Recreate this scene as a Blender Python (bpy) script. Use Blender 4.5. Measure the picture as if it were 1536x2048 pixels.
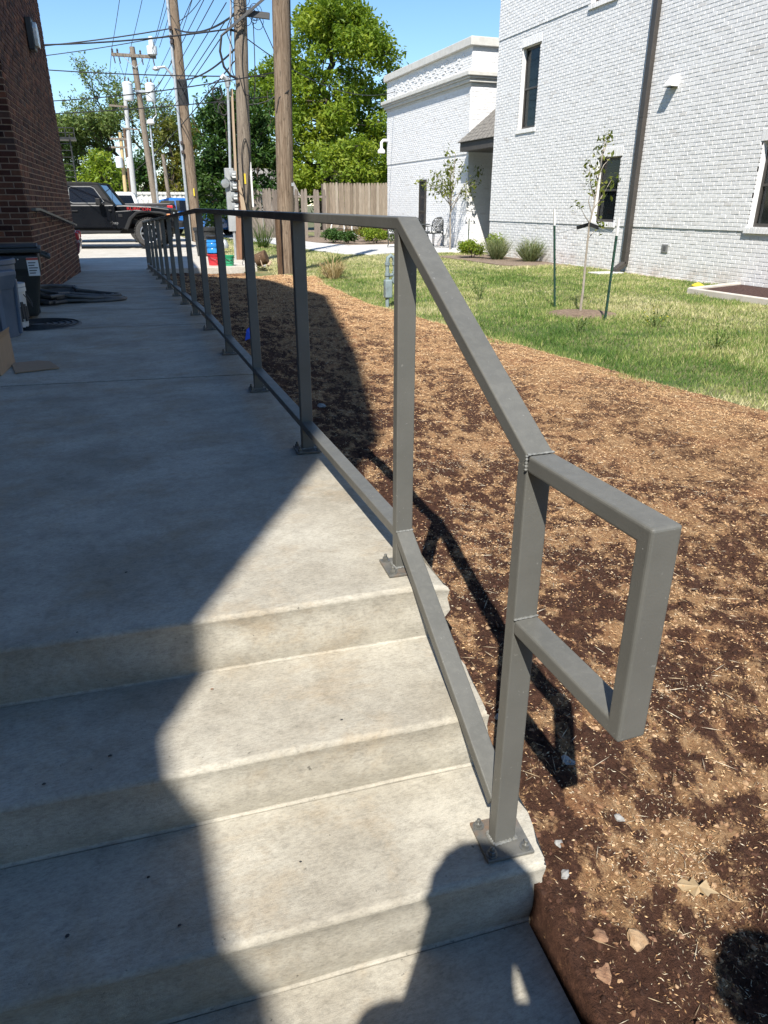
import bpy, math, random
import numpy as np
from mathutils import Vector, Matrix

# ---------------------------------------------------------------- camera, sky, sun, exposure
S = bpy.context.scene
for _o in list(bpy.data.objects):
    bpy.data.objects.remove(_o)
COL = S.collection
R = math.radians
random.seed(11)
rng = np.random.default_rng(11)

cam_d = bpy.data.cameras.new('camera')
cam_d.sensor_fit = 'VERTICAL'
cam_d.sensor_height = 24.0
cam_d.sensor_width = 18.0
cam_d.lens = 24.0 * 1415 / 2048
cam_d.clip_start = 0.02
cam_d.clip_end = 3000
cam = bpy.data.objects.new('camera', cam_d)
cam.location = (0, 0, 0.95)
cam.rotation_euler = (R(90 - 23.46), 0, R(-20))
COL.objects.link(cam)
S.camera = cam

W = bpy.data.worlds.new('World')
S.world = W
W.use_nodes = True
_n = W.node_tree.nodes
_sky = _n.new('ShaderNodeTexSky')
_sky.sky_type = 'NISHITA'
_sky.sun_disc = False
_sky.sun_elevation = R(49.5)
_sky.sun_rotation = R(210)
_sky.altitude = 300
_sky.air_density = 1.0
_sky.dust_density = 0.0
_sky.ozone_density = 3.5
_hs = _n.new('ShaderNodeHueSaturation')
_hs.inputs['Saturation'].default_value = 1.13
W.node_tree.links.new(_sky.outputs[0], _hs.inputs['Color'])
W.node_tree.links.new(_hs.outputs[0], _n['Background'].inputs[0])
_n['Background'].inputs[1].default_value = 0.106

sun_d = bpy.data.lights.new('sun', 'SUN')
sun_d.energy = 5.0
sun_d.angle = R(0.53)
sun_d.color = (1.0, 0.955, 0.885)
sun = bpy.data.objects.new('sun', sun_d)
sun.rotation_euler = (R(40.5), 0, R(-30))
COL.objects.link(sun)

S.view_settings.view_transform = 'Standard'
S.view_settings.look = 'None'
S.view_settings.exposure = 0.82
S.view_settings.gamma = 1.0

# ---------------------------------------------------------------- helpers
def tag(o, label=None, cat=None, group=None, kind=None):
    if label: o['label'] = label
    if cat: o['category'] = cat
    if group: o['group'] = group
    if kind: o['kind'] = kind
    return o

def thing(name, label, cat, loc=(0, 0, 0), rz=0.0, group=None, kind=None):
    o = bpy.data.objects.new(name, None)
    o.empty_display_size = 0.1
    o.location = loc
    o.rotation_euler = (0, 0, rz)
    COL.objects.link(o)
    return tag(o, label, cat, group, kind)

def root_loc(o):
    while o.parent: o = o.parent
    return Vector(o.location)

def copy_tree(o, parent=None):
    c = o.copy()
    COL.objects.link(c)
    c.parent = parent
    for ch in list(o.children):
        copy_tree(ch, c)
    return c

class MB:
    def __init__(s): s.v = []; s.f = []
    def add(s, vs, fs):
        n = len(s.v)
        s.v.extend([tuple(p) for p in vs])
        s.f.extend([tuple(i + n for i in q) for q in fs])
        return s
    def box(s, x0, x1, y0, y1, z0, z1, M=None):
        vs = [Vector((x, y, z)) for z in (z0, z1) for y in (y0, y1) for x in (x0, x1)]
        if M is not None: vs = [M @ p for p in vs]
        return s.add(vs, [(0, 2, 3, 1), (4, 5, 7, 6), (0, 1, 5, 4), (2, 6, 7, 3), (0, 4, 6, 2), (1, 3, 7, 5)])
    def cbox(s, c, d, M=None):
        return s.box(c[0]-d[0]/2, c[0]+d[0]/2, c[1]-d[1]/2, c[1]+d[1]/2, c[2]-d[2]/2, c[2]+d[2]/2, M)
    def beam(s, p0, p1, w, h, up=(0, 0, 1)):
        p0 = Vector(p0); p1 = Vector(p1); d = (p1 - p0).normalized()
        a = d.cross(Vector(up))
        if a.length < 1e-4: a = d.cross(Vector((0, 1, 0)))
        a.normalize(); b = a.cross(d).normalized()
        vs = [p + a * (sx * w / 2) + b * (sz * h / 2) for p in (p0, p1) for sx, sz in ((-1, -1), (1, -1), (1, 1), (-1, 1))]
        return s.add(vs, [(3, 2, 1, 0), (4, 5, 6, 7), (0, 1, 5, 4), (1, 2, 6, 5), (2, 3, 7, 6), (3, 0, 4, 7)])
    def tube(s, pts, r, n=8, cap=True):
        pts = [Vector(p) for p in pts]
        m = len(pts)
        rr = [r] * m if isinstance(r, (int, float)) else list(r)
        up = Vector((0, 0, 1)); base = len(s.v); a = None
        for i, p in enumerate(pts):
            d = (pts[min(i + 1, m - 1)] - pts[max(i - 1, 0)])
            d = d.normalized() if d.length > 1e-9 else Vector((0, 0, 1))
            if a is None:
                a = d.cross(up)
                if a.length < 1e-3: a = d.cross(Vector((1, 0, 0)))
            else:
                a = a - d * a.dot(d)
                if a.length < 1e-5: a = d.cross(Vector((1, 0, 0)))
            a.normalize(); b = d.cross(a)
            for k in range(n):
                t = 2 * math.pi * k / n
                s.v.append(tuple(p + (a * math.cos(t) + b * math.sin(t)) * rr[i]))
        for i in range(m - 1):
            for k in range(n):
                k2 = (k + 1) % n
                s.f.append((base + i*n + k, base + i*n + k2, base + (i+1)*n + k2, base + (i+1)*n + k))
        if cap:
            s.f.append(tuple(base + k for k in range(n))[::-1])
            s.f.append(tuple(base + (m-1)*n + k for k in range(n)))
        return s
    def lathe(s, prof, c=(0, 0, 0), n=24, M=None, cap=True):
        base = len(s.v)
        for r, z in prof:
            for k in range(n):
                t = 2 * math.pi * k / n
                p = Vector((r * math.cos(t), r * math.sin(t), z))
                if M is not None: p = M @ p
                s.v.append((p.x + c[0], p.y + c[1], p.z + c[2]))
        for i in range(len(prof) - 1):
            for k in range(n):
                k2 = (k + 1) % n
                s.f.append((base + i*n + k, base + i*n + k2, base + (i+1)*n + k2, base + (i+1)*n + k))
        if cap:
            s.f.append(tuple(base + k for k in range(n))[::-1])
            s.f.append(tuple(base + (len(prof)-1)*n + k for k in range(n)))
        return s
    def prism(s, poly, axis, lo, hi, M=None):
        n = len(poly); vs = []
        for e in (lo, hi):
            for a, b in poly:
                p = {'x': (e, a, b), 'y': (a, e, b), 'z': (a, b, e)}[axis]
                vs.append(Vector(p))
        if M is not None: vs = [M @ p for p in vs]
        fs = [tuple(range(n))[::-1], tuple(range(n, 2*n))]
        fs += [(i, (i+1) % n, n + (i+1) % n, n + i) for i in range(n)]
        if axis == 'y': fs = [q[::-1] for q in fs]
        return s.add(vs, fs)
    def mesh(s, off=(0, 0, 0), name='m'):
        me = bpy.data.meshes.new(name)
        v = s.v if tuple(off) == (0, 0, 0) else [(p[0]-off[0], p[1]-off[1], p[2]-off[2]) for p in s.v]
        me.from_pydata(v, [], s.f)
        me.validate(); me.update()
        return me
    def obj(s, name, m, parent=None, world=True, smooth=False, bevel=0.0, seg=2, loc=None):
        off = root_loc(parent) if (parent is not None and world) else (0, 0, 0)
        if loc is not None: off = loc
        me = s.mesh(off, name)
        o = link(name, me, m, parent)
        if loc is not None: o.location = loc
        if smooth:
            me.polygons.foreach_set('use_smooth', [True] * len(me.polygons))
            sm_angle(me)
        if bevel:
            b = o.modifiers.new('bevel', 'BEVEL'); b.width = bevel; b.segments = seg
            b.limit_method = 'ANGLE'; b.angle_limit = R(35)
        return o

def sm_angle(me, ang=40):
    import bmesh
    bm = bmesh.new(); bm.from_mesh(me)
    bm.normal_update()
    for e in bm.edges:
        e.smooth = not (len(e.link_faces) == 2 and e.calc_face_angle(0) > R(ang))
    bm.to_mesh(me); bm.free()

def link(name, me, m, parent=None):
    o = bpy.data.objects.new(name, me)
    COL.objects.link(o)
    if m is not None and len(me.materials) == 0: me.materials.append(m)
    if parent is not None: o.parent = parent
    return o

def np_mesh(name, V, F, attr=None, smooth=False):
    """V (n,3) float array, F (m,k) int array with one constant k; attr per face -> 'rnd'"""
    me = bpy.data.meshes.new(name)
    V = np.ascontiguousarray(V, dtype=np.float32); F = np.ascontiguousarray(F, dtype=np.int32)
    k = F.shape[1]
    me.vertices.add(len(V)); me.vertices.foreach_set('co', V.ravel())
    me.loops.add(F.size); me.loops.foreach_set('vertex_index', F.ravel())
    me.polygons.add(len(F))
    me.polygons.foreach_set('loop_start', np.arange(0, F.size, k, dtype=np.int32))
    me.polygons.foreach_set('loop_total', np.full(len(F), k, dtype=np.int32))
    me.polygons.foreach_set('use_smooth', np.full(len(F), bool(smooth), dtype=bool))
    me.update(calc_edges=True)
    if attr is not None:
        a = me.attributes.new('rnd', 'FLOAT', 'FACE')
        a.data.foreach_set('value', np.ascontiguousarray(attr, dtype=np.float32))
    return me

# value noise on arrays
_perm = rng.random((512, 512))
def vnoise(x, y):
    xi = np.floor(x).astype(int); yi = np.floor(y).astype(int)
    fx = x - xi; fy = y - yi
    fx = fx*fx*(3-2*fx); fy = fy*fy*(3-2*fy)
    g = lambda a, b: _perm[a % 512, b % 512]
    return (g(xi, yi)*(1-fx) + g(xi+1, yi)*fx)*(1-fy) + (g(xi, yi+1)*(1-fx) + g(xi+1, yi+1)*fx)*fy
def fbm(x, y, o=4, lac=2.03, gain=.5):
    t = 0; a = 1; n = 0
    for i in range(o):
        t = t + a*(vnoise(x + 17.3*i, y + 9.1*i) - .5); n += a
        x = x*lac; y = y*lac; a *= gain
    return t / n * 2

# ---------------------------------------------------------------- materials
_M = {}
def _nodes(name):
    m = bpy.data.materials.new(name); m.use_nodes = True
    nt = m.node_tree
    return m, nt, nt.nodes, nt.links, nt.nodes['Principled BSDF']
def ramp(N, stops):
    r = N.new('ShaderNodeValToRGB')
    e = r.color_ramp.elements
    while len(e) < len(stops): e.new(0.5)
    for q, (p, c) in zip(e, stops):
        q.position = p; q.color = (c[0], c[1], c[2], 1) if not isinstance(c, (int, float)) else (c, c, c, 1)
    return r
def noise(N, L, co, scale, detail=5, rough=.55, dist=0.0, stretch=None):
    t = N.new('ShaderNodeTexNoise'); t.inputs['Scale'].default_value = scale
    t.inputs['Detail'].default_value = detail; t.inputs['Roughness'].default_value = rough
    t.inputs['Distortion'].default_value = dist
    if stretch:
        mp = N.new('ShaderNodeMapping'); mp.inputs['Scale'].default_value = stretch
        L.new(co, mp.inputs['Vector']); co = mp.outputs[0]
    L.new(co, t.inputs['Vector'])
    return t.outputs['Fac']
def mixc(N, L, fac, a, b, mode='MIX'):
    x = N.new('ShaderNodeMix'); x.data_type = 'RGBA'; x.blend_type = mode
    for s, val in ((x.inputs[0], fac), (x.inputs[6], a), (x.inputs[7], b)):
        if isinstance(val, (int, float)): s.default_value = val
        elif isinstance(val, (tuple, list)): s.default_value = (val[0], val[1], val[2], 1)
        else: L.new(val, s)
    return x.outputs[2]
def math_n(N, L, op, a, b=0.0):
    x = N.new('ShaderNodeMath'); x.operation = op
    for s, val in ((x.inputs[0], a), (x.inputs[1], b)):
        if isinstance(val, (int, float)): s.default_value = val
        else: L.new(val, s)
    return x.outputs[0]
def bump_n(N, L, h, strength, dist=.01, nrm=None):
    b = N.new('ShaderNodeBump'); b.inputs['Strength'].default_value = strength; b.inputs['Distance'].default_value = dist
    L.new(h, b.inputs['Height'])
    if nrm is not None: L.new(nrm, b.inputs['Normal'])
    return b.outputs[0]

def pm(name, c1, c2=None, scale=4.0, rough=.6, metal=0.0, bump=0.0, bscale=60, stretch=None, lo=.35, hi=.65, spec=.5, bdist=.004, coat=0.0, c3=None, s3=1.2):
    if name in _M: return _M[name]
    m, nt, N, L, P = _nodes(name)
    co = N.new('ShaderNodeTexCoord').outputs['Object']
    if c2 is None: c2 = tuple(min(1, x * 1.18 + .004) for x in c1)
    f = noise(N, L, co, scale, 6, .6, 0, stretch)
    r = ramp(N, [(lo, c1), (hi, c2)]); L.new(f, r.inputs[0])
    out = r.outputs[0]
    if c3 is not None:
        f3 = noise(N, L, co, s3, 4, .6)
        r3 = ramp(N, [(.52, 0.0), (.7, 1.0)]); L.new(f3, r3.inputs[0])
        out = mixc(N, L, r3.outputs[0], out, c3)
    L.new(out, P.inputs['Base Color'])
    P.inputs['Roughness'].default_value = rough
    fr = noise(N, L, co, scale * 3.1, 4)
    mr = N.new('ShaderNodeMapRange'); mr.inputs['To Min'].default_value = max(.03, rough - .1); mr.inputs['To Max'].default_value = min(1, rough + .1)
    L.new(fr, mr.inputs[0]); L.new(mr.outputs[0], P.inputs['Roughness'])
    P.inputs['Metallic'].default_value = metal
    P.inputs['Specular IOR Level'].default_value = spec
    P.inputs['Coat Weight'].default_value = coat
    if coat: P.inputs['Coat Roughness'].default_value = .04
    if bump:
        h = noise(N, L, co, bscale, 5, .65, 0, stretch)
        L.new(bump_n(N, L, h, bump, bdist), P.inputs['Normal'])
    _M[name] = m
    return m

def leaf_mat(name, c1, c2, c3, trans=.35, rough=.5):
    m, nt, N, L, P = _nodes(name)
    a = N.new('ShaderNodeAttribute'); a.attribute_name = 'rnd'
    r = ramp(N, [(0.0, c1), (.55, c2), (1.0, c3)]); L.new(a.outputs['Fac'], r.inputs[0])
    L.new(r.outputs[0], P.inputs['Base Color']); P.inputs['Roughness'].default_value = rough
    P.inputs['Specular IOR Level'].default_value = .3
    t = N.new('ShaderNodeBsdfTranslucent')
    tc = mixc(N, L, 1.0, r.outputs[0], (1.25, 1.2, .55), 'MULTIPLY'); L.new(tc, t.inputs[0])
    mx = N.new('ShaderNodeMixShader'); mx.inputs[0].default_value = trans
    L.new(P.outputs[0], mx.inputs[1]); L.new(t.outputs[0], mx.inputs[2])
    L.new(mx.outputs[0], N['Material Output'].inputs[0])
    return m

def emit_free_glass(name, col=(.02, .025, .03), rough=.06):
    m, nt, N, L, P = _nodes(name)
    P.inputs['Base Color'].default_value = (*col, 1); P.inputs['Roughness'].default_value = rough
    P.inputs['Specular IOR Level'].default_value = .8
    co = N.new('ShaderNodeTexCoord').outputs['Object']
    h = noise(N, L, co, 1.3, 2)
    L.new(bump_n(N, L, h, .05, .02), P.inputs['Normal'])
    return m

def brick_mat(name, stops, indiv, rough=.85, bump=.5, grime=None, var=(.72, 1.12)):
    m, nt, N, L, P = _nodes(name)
    if indiv:
        v = N.new('ShaderNodeObjectInfo').outputs['Random']
    else:
        a = N.new('ShaderNodeAttribute'); a.attribute_name = 'rnd'; v = a.outputs['Fac']
    r = ramp(N, stops); L.new(v, r.inputs[0])
    g = N.new('ShaderNodeNewGeometry').outputs['Position']
    f = noise(N, L, g, 28, 6, .65)
    rr = ramp(N, [(.3, var[0]), (.7, var[1])]); L.new(f, rr.inputs[0])
    c = mixc(N, L, 1.0, r.outputs[0], rr.outputs[0], 'MULTIPLY')
    if grime is not None:
        f2 = noise(N, L, g, grime[1], 6, .7); r2 = ramp(N, [(grime[2], 0.0), (grime[3], 1.0)]); L.new(f2, r2.inputs[0])
        c = mixc(N, L, r2.outputs[0], c, grime[0])
        # reddish soil splash on the lowest courses
        if len(grime) > 4:
            sp = N.new('ShaderNodeSeparateXYZ'); L.new(g, sp.inputs[0])
            mr = N.new('ShaderNodeMapRange'); mr.inputs[1].default_value = -.02; mr.inputs[2].default_value = -.42
            mr.inputs[3].default_value = 0; mr.inputs[4].default_value = .75; L.new(sp.outputs[2], mr.inputs[0])
            f3 = noise(N, L, g, 2.3, 5, .7); r3 = ramp(N, [(.42, 0.0), (.72, 1.0)]); L.new(f3, r3.inputs[0])
            k = math_n(N, L, 'MULTIPLY', mr.outputs[0], r3.outputs[0])
            c = mixc(N, L, k, c, grime[4])
    L.new(c, P.inputs['Base Color']); P.inputs['Roughness'].default_value = rough
    P.inputs['Specular IOR Level'].default_value = .25
    h = noise(N, L, g, 130, 5, .7)
    L.new(bump_n(N, L, h, bump, .004), P.inputs['Normal'])
    return m

# camera-frame test used only to choose which pieces become single objects
_cm = cam.matrix_basis.to_3x3().transposed() if False else Matrix.Rotation(R(-20), 3, 'Z') @ Matrix.Rotation(R(90-23.46), 3, 'X')
_ci = _cm.transposed()
def seen(p, mx=1.05):
    q = _ci @ (Vector(p) - Vector((0, 0, .95)))
    if q.z > -.05: return 1e9
    x = q.x / -q.z * 1415 / 768; y = q.y / -q.z * 1415 / 1024
    return -q.z if abs(x) < mx and abs(y) < mx else 1e9
# ---------------------------------------------------------------- ground heights
def ramp_z(y):
    return 0.0 if y < 6.2 else max(-.0275 * (y - 6.2), -.285)
EDGE = [(-12, 4.4), (0, 4.2), (3.4, 4.05), (6.6, 3.68), (10.4, 3.32), (13.0, 3.45), (16, 3.95), (20, 4.2), (60, 4.2)]
def lawn_edge(y):
    return np.interp(y, [p[0] for p in EDGE], [p[1] for p in EDGE])
def soil_base(x, y):
    far = np.interp(y, [-4, .3, .6, .85, 1.0, 1.3, 2.0, 20], [-.50, -.452, -.435, -.385, -.345, -.30, -.29, -.33])
    out = np.interp(y, [-4, 0, 1.0, 2.5, 20], [-.46, -.42, -.37, -.33, -.36])
    t = np.clip((x - .75) / 1.4, 0, 1)
    return far * (1 - t) + out * t

# concrete
def concrete(name, base, light, stain, dark, broom=(1, 60, 1), gloss=.75, bstr=.6):
    m, nt, N, L, P = _nodes(name)
    g = N.new('ShaderNodeNewGeometry').outputs['Position']
    f1 = noise(N, L, g, 2.4, 8, .68, .2, (.9, 1.2, 1.2))
    r1 = ramp(N, [(.36, base), (.62, light)]); L.new(f1, r1.inputs[0])
    f2 = noise(N, L, g, 3.1, 8, .72, .3, (1, 1.2, 1.2)); r2 = ramp(N, [(.5, 0.0), (.72, 1.0)]); L.new(f2, r2.inputs[0])
    c = mixc(N, L, math_n(N, L, 'MULTIPLY', r2.outputs[0], .7), r1.outputs[0], stain)
    f3 = noise(N, L, g, 8, 9, .8, 0, (.9, 1.1, 1)); r3 = ramp(N, [(.55, 0.0), (.75, 1.0)]); L.new(f3, r3.inputs[0])
    c = mixc(N, L, math_n(N, L, 'MULTIPLY', r3.outputs[0], .5), c, dark)
    f4 = noise(N, L, g, 170, 6, .85, 0, (.4, 1, 1)); r4 = ramp(N, [(.28, .58), (.5, .98), (.74, 1.22)]); L.new(f4, r4.inputs[0])
    c = mixc(N, L, 1.0, c, r4.outputs[0], 'MULTIPLY')
    f6 = noise(N, L, g, 24, 7, .75, .5); r6 = ramp(N, [(.3, .80), (.5, 1.0), (.72, 1.10)]); L.new(f6, r6.inputs[0])
    c = mixc(N, L, 1.0, c, r6.outputs[0], 'MULTIPLY')
    f7 = noise(N, L, g, 1.3, 6, .7, .6); r7 = ramp(N, [(.56, 0.0), (.70, 1.0)]); L.new(f7, r7.inputs[0])
    c = mixc(N, L, math_n(N, L, 'MULTIPLY', r7.outputs[0], .5), c, stain)
    f5 = noise(N, L, g, 62, 3, .6); r5 = ramp(N, [(.25, .3), (.30, 1.0)]); L.new(f5, r5.inputs[0])
    c = mixc(N, L, .8, c, r5.outputs[0], 'MULTIPLY')
    L.new(c, P.inputs['Base Color']); P.inputs['Roughness'].default_value = gloss
    P.inputs['Specular IOR Level'].default_value = .35
    hb = noise(N, L, g, 45, 4, .6, 0, (.06, 6, 6))
    hf = noise(N, L, g, 420, 3, .7)
    hc = noise(N, L, g, 34, 5, .6)
    h = math_n(N, L, 'ADD', math_n(N, L, 'ADD', math_n(N, L, 'MULTIPLY', hb, .22), math_n(N, L, 'MULTIPLY', hf, .5)), math_n(N, L, 'MULTIPLY', hc, .35))
    L.new(bump_n(N, L, h, bstr, .004), P.inputs['Normal'])
    return m
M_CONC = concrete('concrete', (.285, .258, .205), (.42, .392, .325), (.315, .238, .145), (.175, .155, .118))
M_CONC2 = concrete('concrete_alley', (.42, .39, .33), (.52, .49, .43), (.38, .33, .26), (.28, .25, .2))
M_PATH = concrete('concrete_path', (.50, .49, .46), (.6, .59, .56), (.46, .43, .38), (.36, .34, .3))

# big ground sheet to the horizon
def terrain_mat():
    m, nt, N, L, P = _nodes('ground_dirt_grass')
    g = N.new('ShaderNodeNewGeometry').outputs['Position']
    f = noise(N, L, g, .35, 7, .6); r = ramp(N, [(.4, (.075, .095, .03)), (.6, (.17, .15, .075))]); L.new(f, r.inputs[0])
    f2 = noise(N, L, g, 40, 5, .7); r2 = ramp(N, [(.3, .6), (.7, 1.2)]); L.new(f2, r2.inputs[0])
    L.new(mixc(N, L, 1, r.outputs[0], r2.outputs[0], 'MULTIPLY'), P.inputs['Base Color']); P.inputs['Roughness'].default_value = .95
    L.new(bump_n(N, L, f2, .6, .03), P.inputs['Normal'])
    return m
mb = MB(); mb.add([(-900, -900, -.62), (900, -900, -.62), (900, 1400, -.62), (-900, 1400, -.62)], [(0, 1, 2, 3)])
tag(mb.obj('ground', terrain_mat()), kind='structure')

# soil bed: displaced mesh beside the walkway
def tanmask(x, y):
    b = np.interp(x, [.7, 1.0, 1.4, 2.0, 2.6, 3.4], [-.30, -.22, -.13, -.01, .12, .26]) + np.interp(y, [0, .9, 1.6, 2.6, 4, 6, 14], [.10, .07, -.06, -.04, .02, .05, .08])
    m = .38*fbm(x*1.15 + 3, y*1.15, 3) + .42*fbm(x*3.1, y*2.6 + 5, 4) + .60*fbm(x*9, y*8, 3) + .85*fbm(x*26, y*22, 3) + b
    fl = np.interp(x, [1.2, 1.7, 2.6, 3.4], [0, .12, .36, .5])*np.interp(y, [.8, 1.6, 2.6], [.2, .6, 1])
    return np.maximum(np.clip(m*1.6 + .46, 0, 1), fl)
def soil_mat():
    m, nt, N, L, P = _nodes('soil')
    g = N.new('ShaderNodeNewGeometry').outputs['Position']
    at = N.new('ShaderNodeAttribute'); at.attribute_name = 'tan'
    k = math_n(N, L, 'ADD', math_n(N, L, 'MULTIPLY', at.outputs['Fac'], .40), .335)
    f1b = noise(N, L, g, 52, 7, .8)
    k = math_n(N, L, 'ADD', k, math_n(N, L, 'MULTIPLY', math_n(N, L, 'SUBTRACT', f1b, .5), 1.25))
    f1c = noise(N, L, g, 190, 4, .75)
    k = math_n(N, L, 'ADD', k, math_n(N, L, 'MULTIPLY', math_n(N, L, 'SUBTRACT', f1c, .5), .6))
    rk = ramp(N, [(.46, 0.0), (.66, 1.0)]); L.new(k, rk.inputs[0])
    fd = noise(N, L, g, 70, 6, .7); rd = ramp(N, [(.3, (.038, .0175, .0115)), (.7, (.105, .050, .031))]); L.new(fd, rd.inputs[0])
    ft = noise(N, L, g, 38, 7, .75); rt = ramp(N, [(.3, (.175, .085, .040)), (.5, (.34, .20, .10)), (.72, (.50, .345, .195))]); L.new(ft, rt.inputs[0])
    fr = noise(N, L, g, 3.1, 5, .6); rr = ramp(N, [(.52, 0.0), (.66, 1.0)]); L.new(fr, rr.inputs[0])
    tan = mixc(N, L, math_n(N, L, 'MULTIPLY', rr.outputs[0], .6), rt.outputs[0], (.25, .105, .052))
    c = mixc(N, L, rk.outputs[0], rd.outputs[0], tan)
    L.new(c, P.inputs['Base Color']); P.inputs['Roughness'].default_value = .97; P.inputs['Specular IOR Level'].default_value = .15
    h1 = noise(N, L, g, 60, 6, .75); h2 = noise(N, L, g, 220, 4, .7)
    h = math_n(N, L, 'ADD', h1, math_n(N, L, 'MULTIPLY', h2, .5))
    L.new(bump_n(N, L, h, 1.0, .02), P.inputs['Normal'])
    return m
M_SOIL = soil_mat()
def slab_edge(y):
    return np.interp(y, [-5, -1, .2, .6, .86, .93, 1.03, 1.25, 1.45, 1.6, 1.7, 17], [.622, .602, .612, .632, .648, .66, .70, .715, .735, .74, .748, .75])
def soil_h(x, y):
    z = soil_base(x, y) + .030 * fbm(x*1.3, y*1.3, 3) + .018 * fbm(x*6, y*6, 3) + .016 * fbm(x*22, y*22, 3) + .007 * fbm(x*60, y*60, 2)
    e = lawn_edge(y)
    t = np.clip((x - (e - .5)) / .5, 0, 1)
    z = z*(1-t) + (-.385 + .012*fbm(x*6, y*6, 2))*t
    t2 = np.clip((x - e - .15) / .35, 0, 1)
    z = z - t2*.1
    t3 = np.clip((y - 14.6) / .8, 0, 1)
    t4 = np.clip((slab_edge(y) + .006 - x) / .012, 0, 1)
    return z - t3*.06 - t4*.3
def grid(name, xs, ys, zf, m, kind='structure'):
    X, Y = np.meshgrid(xs, ys); Z = zf(X, Y)
    V = np.stack([X, Y, Z], -1).reshape(-1, 3)
    nx, ny = len(xs), len(ys)
    i = np.arange(nx*ny).reshape(ny, nx)
    F = np.stack([i[:-1, :-1], i[:-1, 1:], i[1:, 1:], i[1:, :-1]], -1).reshape(-1, 4)
    o = link(name, np_mesh(name, V, F, smooth=True), m)
    return tag(o, kind=kind)
xs = np.concatenate([np.arange(.60, 1.6, .010), np.arange(1.6, 2.4, .016), np.arange(2.4, 4.9, .03)])
ys = np.concatenate([np.arange(-3, .1, .08), np.arange(.1, 1.7, .010), np.arange(1.7, 2.8, .016), np.arange(2.8, 6, .03), np.arange(6, 16.4, .06)])
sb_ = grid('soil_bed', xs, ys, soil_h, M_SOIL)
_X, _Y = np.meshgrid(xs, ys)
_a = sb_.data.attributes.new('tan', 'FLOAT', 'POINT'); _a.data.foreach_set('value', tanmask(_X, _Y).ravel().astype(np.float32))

# lawn sheet
def lawn_mat():
    m, nt, N, L, P = _nodes('lawn_turf')
    g = N.new('ShaderNodeNewGeometry').outputs['Position']
    f = noise(N, L, g, 1.1, 6, .65); r = ramp(N, [(.38, (.10, .14, .04)), (.62, (.26, .235, .10))]); L.new(f, r.inputs[0])
    f2 = noise(N, L, g, 60, 5, .75); r2 = ramp(N, [(.3, .45), (.7, 1.25)]); L.new(f2, r2.inputs[0])
    L.new(mixc(N, L, 1, r.outputs[0], r2.outputs[0], 'MULTIPLY'), P.inputs['Base Color']); P.inputs['Roughness'].default_value = .95
    L.new(bump_n(N, L, f2, .8, .03), P.inputs['Normal'])
    return m
def lawn_h(x, y):
    e = lawn_edge(y)
    z = -.405 + .02 * fbm(x*.7, y*.7, 2) + .008 * fbm(x*5, y*5, 2)
    t = np.clip((e - .1 - x) / .3, 0, 1)
    t = t * (y < 15.2)
    return z - t*.1
grid('lawn', np.arange(2.7, 11.2, .12), np.concatenate([np.arange(-12, 18, .12), np.arange(18, 44, .4)]), lawn_h, lawn_mat())

# alley pavement, drive pad and yard path
def slab_poly(name, poly, z, th, m, parent=None, kind='structure', bevel=.01):
    mb = MB(); mb.prism(poly, 'z', z - th, z)
    o = mb.obj(name, m, parent, bevel=bevel)
    return tag(o, kind=kind) if kind else o
al = tag(bpy.data.objects.new('alley_pavement', None), kind='structure'); COL.objects.link(al)
for i, (y0, y1) in enumerate([(16.42, 20.0), (20.012, 24.2), (24.212, 29), (29.012, 35), (35.012, 60)]):
    for j, (x0, x1) in enumerate([(-26, -6.4), (-6.388, -1.6), (-1.588, 2.75 if y0 < 20 else 2.95)]):
        slab_poly('slab', [(x0, y0), (x1, y0), (x1, y1), (x0, y1)], -.285 - .0008*i - .0005*j, .3, M_CONC2, al, kind=None)
slab_poly('path', [(4.6, 40), (5.0, 33), (5.6, 29.5), (6.1, 24), (6.5, 21.4), (7.4, 21.0), (8.6, 21.7), (10.98, 21.0), (10.98, 26.6), (9.7, 26), (8.1, 25.9), (7.5, 28), (6.9, 33), (6.6, 40)], -.372, .2, M_PATH)

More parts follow.
